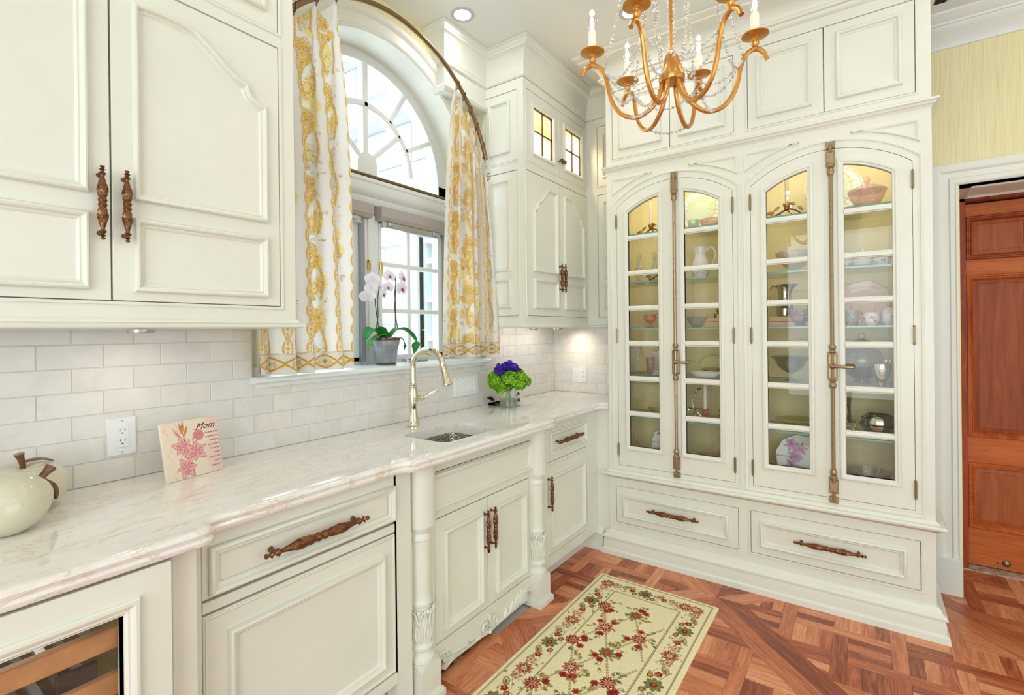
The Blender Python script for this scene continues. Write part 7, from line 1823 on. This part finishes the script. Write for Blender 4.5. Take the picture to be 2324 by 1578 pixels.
# --- right unit, right door
t = thing('pink_covered_dish', 'pink pressed glass covered dish with a knob on the top shelf, rightmost door', 'dish', (2.97, -.018, Z1))
m = MB(); m.lathe([(.0002, 0), (.040, 0), (.044, .008), (.066, .045), (.076, .075), (.078, .079), (.0002, .079)], (2.97, -.018, Z1), 36, 'z', rib(20, .012)); m.build('bowl', 'pinkglass', t)
m = MB(); m.lathe([(.0785, .080), (.079, .086), (.060, .098), (.035, .108), (.016, .114), (.008, .120), (.014, .130), (.014, .142), (.008, .152), (.001, .156)], (2.97, -.018, Z1), 32, 'z', rib(16, .015)); m.build('lid', 'pinkglass', t)
def floral_china(cvp_seed, n=26):
    pass
def china_pot(name, label, cat, c, R_, H_, lid, seed, group=None, gold=False, handle=0):
    t = thing(name, label, cat, c, group); x, y, z = c; pf = [(R_*.55, 0), (R_*.6, H_*.04), (R_*.92, H_*.3), (R_, H_*.6), (R_*.93, H_*.88), (R_*.97, H_)]
    # painted sprigs live on a colour grid wrapped round the pot
    cv_ = Cv(2*PI*R_, H_*1.15, 1400, (240, 240, 240)); rr = random.Random(seed)
    for i in range(9):
        xx, yy = rr.random()*2*PI*R_, rr.uniform(.25, .8)*H_; cc = rr.choice([(206, 80, 90), (150, 90, 180), (220, 160, 50), (200, 120, 150)])
        for k in range(4): cv_.leaf(xx, yy, .011, .0028, rr.random()*6, (110, 150, 70))
        cv_.flower(xx, yy, .0075, 5, (cc, tuple(min(255, q+40) for q in cc)), ((.35, (230, 200, 90)),), rr.random()*3, .4)
    NZ, NA = 30, 72; V = np.zeros((NZ, NA+1, 3)); col = np.zeros((NZ, NA+1, 3)); cl = cv_.lin()
    for i in range(NZ):
        q = i/(NZ-1)*(len(pf)-1); k = min(len(pf)-2, int(q)); f = q-k; r = pf[k][0]*(1-f)+pf[k+1][0]*f; zz = pf[k][1]*(1-f)+pf[k+1][1]*f
        for j in range(NA+1):
            a = 2*PI*j/NA; V[i, j] = (x+r*math.cos(a), y+r*math.sin(a), z+.0006+zz); col[i, j] = cl[min(cv_.H-1, int((H_-zz)*1400)), min(cv_.W-1, int(a*R_*1400))]
    grid_object('body', V, col, 'print', t, c)
    m = MB(); m.lathe([(.0002, .001), (R_*.56, .001)], c, 24); m.build('foot', 'white_china', t)
    if lid:
        m = MB(); m.lathe([(R_*1.0, H_), (R_*.98, H_+.004), (R_*.7, H_+.014), (R_*.3, H_+.022), (R_*.14, H_+.026), (R_*.24, H_+.034), (R_*.22, H_+.042), (.0005, H_+.045)], c, 28); m.build('lid', 'white_china', t)
        if gold: m = MB(); m.lathe([(R_*.15, H_+.026), (R_*.26, H_+.035), (R_*.24, H_+.044), (.0005, H_+.047)], c, 14); m.build('gold_knob', 'brass', t)
    else: m = MB(); m.lathe([(R_*.93, H_*.95), (R_*.90, H_*.3), (.0005, H_*.12)], c, 24, cap=False); m.build('inside', 'white_china', t)
    if handle: m = MB(); m.tube(bez([(x, y+handle*R_*.9, z+H_*.85), (x, y+handle*R_*1.35, z+H_*1.05), (x, y+handle*R_*1.75, z+H_*.7), (x, y+handle*R_*1.35, z+H_*.35), (x, y+handle*R_*.95, z+H_*.25)], 5), .004, 8); m.build('handle', 'brass', t)
    return t
china_pot('sugar_bowl', 'white lidded sugar bowl with flower sprigs on the second shelf, rightmost door', 'bowl', (2.99, .003, Z2), .042, .052, True, 4)
china_pot('cup', 'white cup with coloured flower sprigs, right of the lidded sugar bowl', 'cup', (2.96, -.077, Z2), .036, .064, False, 8, 'flower sprig cups')
china_pot('cup', 'white cup with flower sprigs, left of the lidded sugar bowl', 'cup', (2.98, .073, Z2), .030, .046, False, 12, 'flower sprig cups')
def pinkplat(cvp, r):
    cvp.a[:] = (232, 196, 176)
    for q in (.92, .7): cvp.line([(r+r*q*math.cos(a), r+r*q*math.sin(a)) for a in [i*PI/4+.39 for i in range(9)]], .003, (240, 214, 200))
    cvp.line([(r+r*.45*math.cos(a), r*1.2+r*.45*math.sin(a)) for a in [i*.1 for i in range(64)]], .003, (206, 130, 110))
plate_thing('pink_platter', 'octagonal pale pink platter standing at the back of the middle shelf, rightmost door', 'platter', (3.10, .0, Z3), .112, .18, None, pinkplat, scal=.03, ns=8)
china_pot('cream_jug', 'white porcelain jug with pink flowers and a tall gold handle, rightmost door', 'jug', (2.95, -.030, Z3), .034, .062, False, 21, None, False, 1)
china_pot('teapot', 'white porcelain pot with flowers and gold knob at the right edge, middle shelf', 'pot', (2.99, -.100, Z3), .034, .062, True, 33, None, True)
t = lathe_thing('footed_glass', 'clear cut glass tumbler on gilt feet at the left of the middle shelf, rightmost door', 'glass', (2.95, .052, Z3), shell([(.03, .014), (.034, .02), (.036, .07), (.037, .075)], .003), 'cut', fn=rib(8, .03))
m = MB()
for a in (.6, 2.2, 3.8, 5.4): m.tube([(2.95+.026*math.cos(a), .052+.026*math.sin(a), Z3+.018), (2.95+.034*math.cos(a), .052+.034*math.sin(a), Z3+.010), (2.95+.032*math.cos(a), .052+.032*math.sin(a), Z3+.001)], .0035, 6)
m.build('gilt_feet', 'gilt', t)
t = lathe_thing('globe_jar', 'large clear globe jar on a gold woven base, fourth shelf, rightmost door', 'jar', (3.05, .010, Z4), [(.028, .018), (.06, .045), (.088, .085), (.092, .115), (.078, .155), (.048, .180), (.040, .188), (.042, .195)], 'clear', 'globe', 40)
m = MB(); m.lathe([(.036, 0), (.030, .008), (.028, .014)]+[(.030+.058*math.sin(i/12*1.15), .016+.056*(i/12)) for i in range(13)], (3.05, .010, Z4), 60, 'z', lambda a, z, k: 1+.035*math.sin(26*a+(PI if k % 2 else 0)), cap=False); m.build('woven_base', 'gilt', t)
m = MB(); m.lathe([(.046, .196), (.044, .202), (.030, .211), (.012, .218), (.004, .220)], (3.05, .010, Z4), 40, 'z', lambda a, z, k: 1+.04*math.sin(22*a)); m.tube([(3.05, .010+.014*math.cos(a), Z4+.233+.014*math.sin(a)) for a in [i*PI/8 for i in range(16)]], .002, 6, closed=True); m.build('gold_lid', 'gilt', t)
t = lathe_thing('silver_vase', 'silver strawberry-shaped vase with a gilt butterfly, in front of the globe jar', 'vase', (2.918, -.066, Z4), shell([(.014, 0), (.018, .01), (.034, .055), (.041, .085), (.037, .104), (.025, .110)], .003), 'silver', fn=lambda a, z, k: 1+.04*math.cos(3*a))
m = MB()
for q in (-1, 1): k0 = len(m.v); m.sphere((0, 0, 0), 1, 8, 5); m.xf(Matrix.Translation((2.908, -.092+.010*q, Z4+.116)) @ Matrix.Rotation(q*.7, 4, 'X') @ Matrix.Diagonal((.002, .008, .013, 1)), k0)
m.build('butterfly', 'gilt', t)
t = lathe_thing('silver_pot', 'wide oval silver pot on the fifth shelf behind the rightmost door', 'pot', (2.985, -.055, Z5), shell([(.030, 0), (.036, .004), (.060, .025), (.074, .055), (.070, .085), (.050, .104), (.044, .106)], .003), 'silver', n=40, sx=.8, sy=1.05)
m = MB(); m.sphere((2.93, -.03, Z5+.008), .009, 8, 6, .7); m.build('gilt_foot', 'gilt', t)
t = thing('silver_trophy', 'tall silver vase with gilt edges and scrolled feet, left of the silver pot', 'vase', (3.05, .085, Z5)); m = MB(); m.lathe([(.026, .05), (.030, .056), (.028, .11), (.032, .18), (.034, .20)], (3.06, .085, Z5), 24); m.build('vase', 'silver', t)
m = MB(); m.lathe([(.044, .046), (.046, .052), (.044, .056), (.002, .056)], (3.06, .085, Z5), 24)
for a in (.5, 2.6, 4.7): m.tube(bez([(3.06+.034*math.cos(a), .085+.034*math.sin(a), Z5+.046), (3.06+.046*math.cos(a), .085+.046*math.sin(a), Z5+.03), (3.06+.036*math.cos(a), .085+.036*math.sin(a), Z5+.014), (3.06+.044*math.cos(a), .085+.044*math.sin(a), Z5+.001)], 4), .0035, 6)
m.build('scroll_foot', 'brass', t)
lathe_thing('punch_bowl', 'wide clear etched glass bowl on the cabinet floor, rightmost door', 'bowl', (2.99, -.01, Z6), shell([(.035, 0), (.04, .006), (.07, .04), (.092, .10), (.098, .118)], .003), 'clear', n=40)
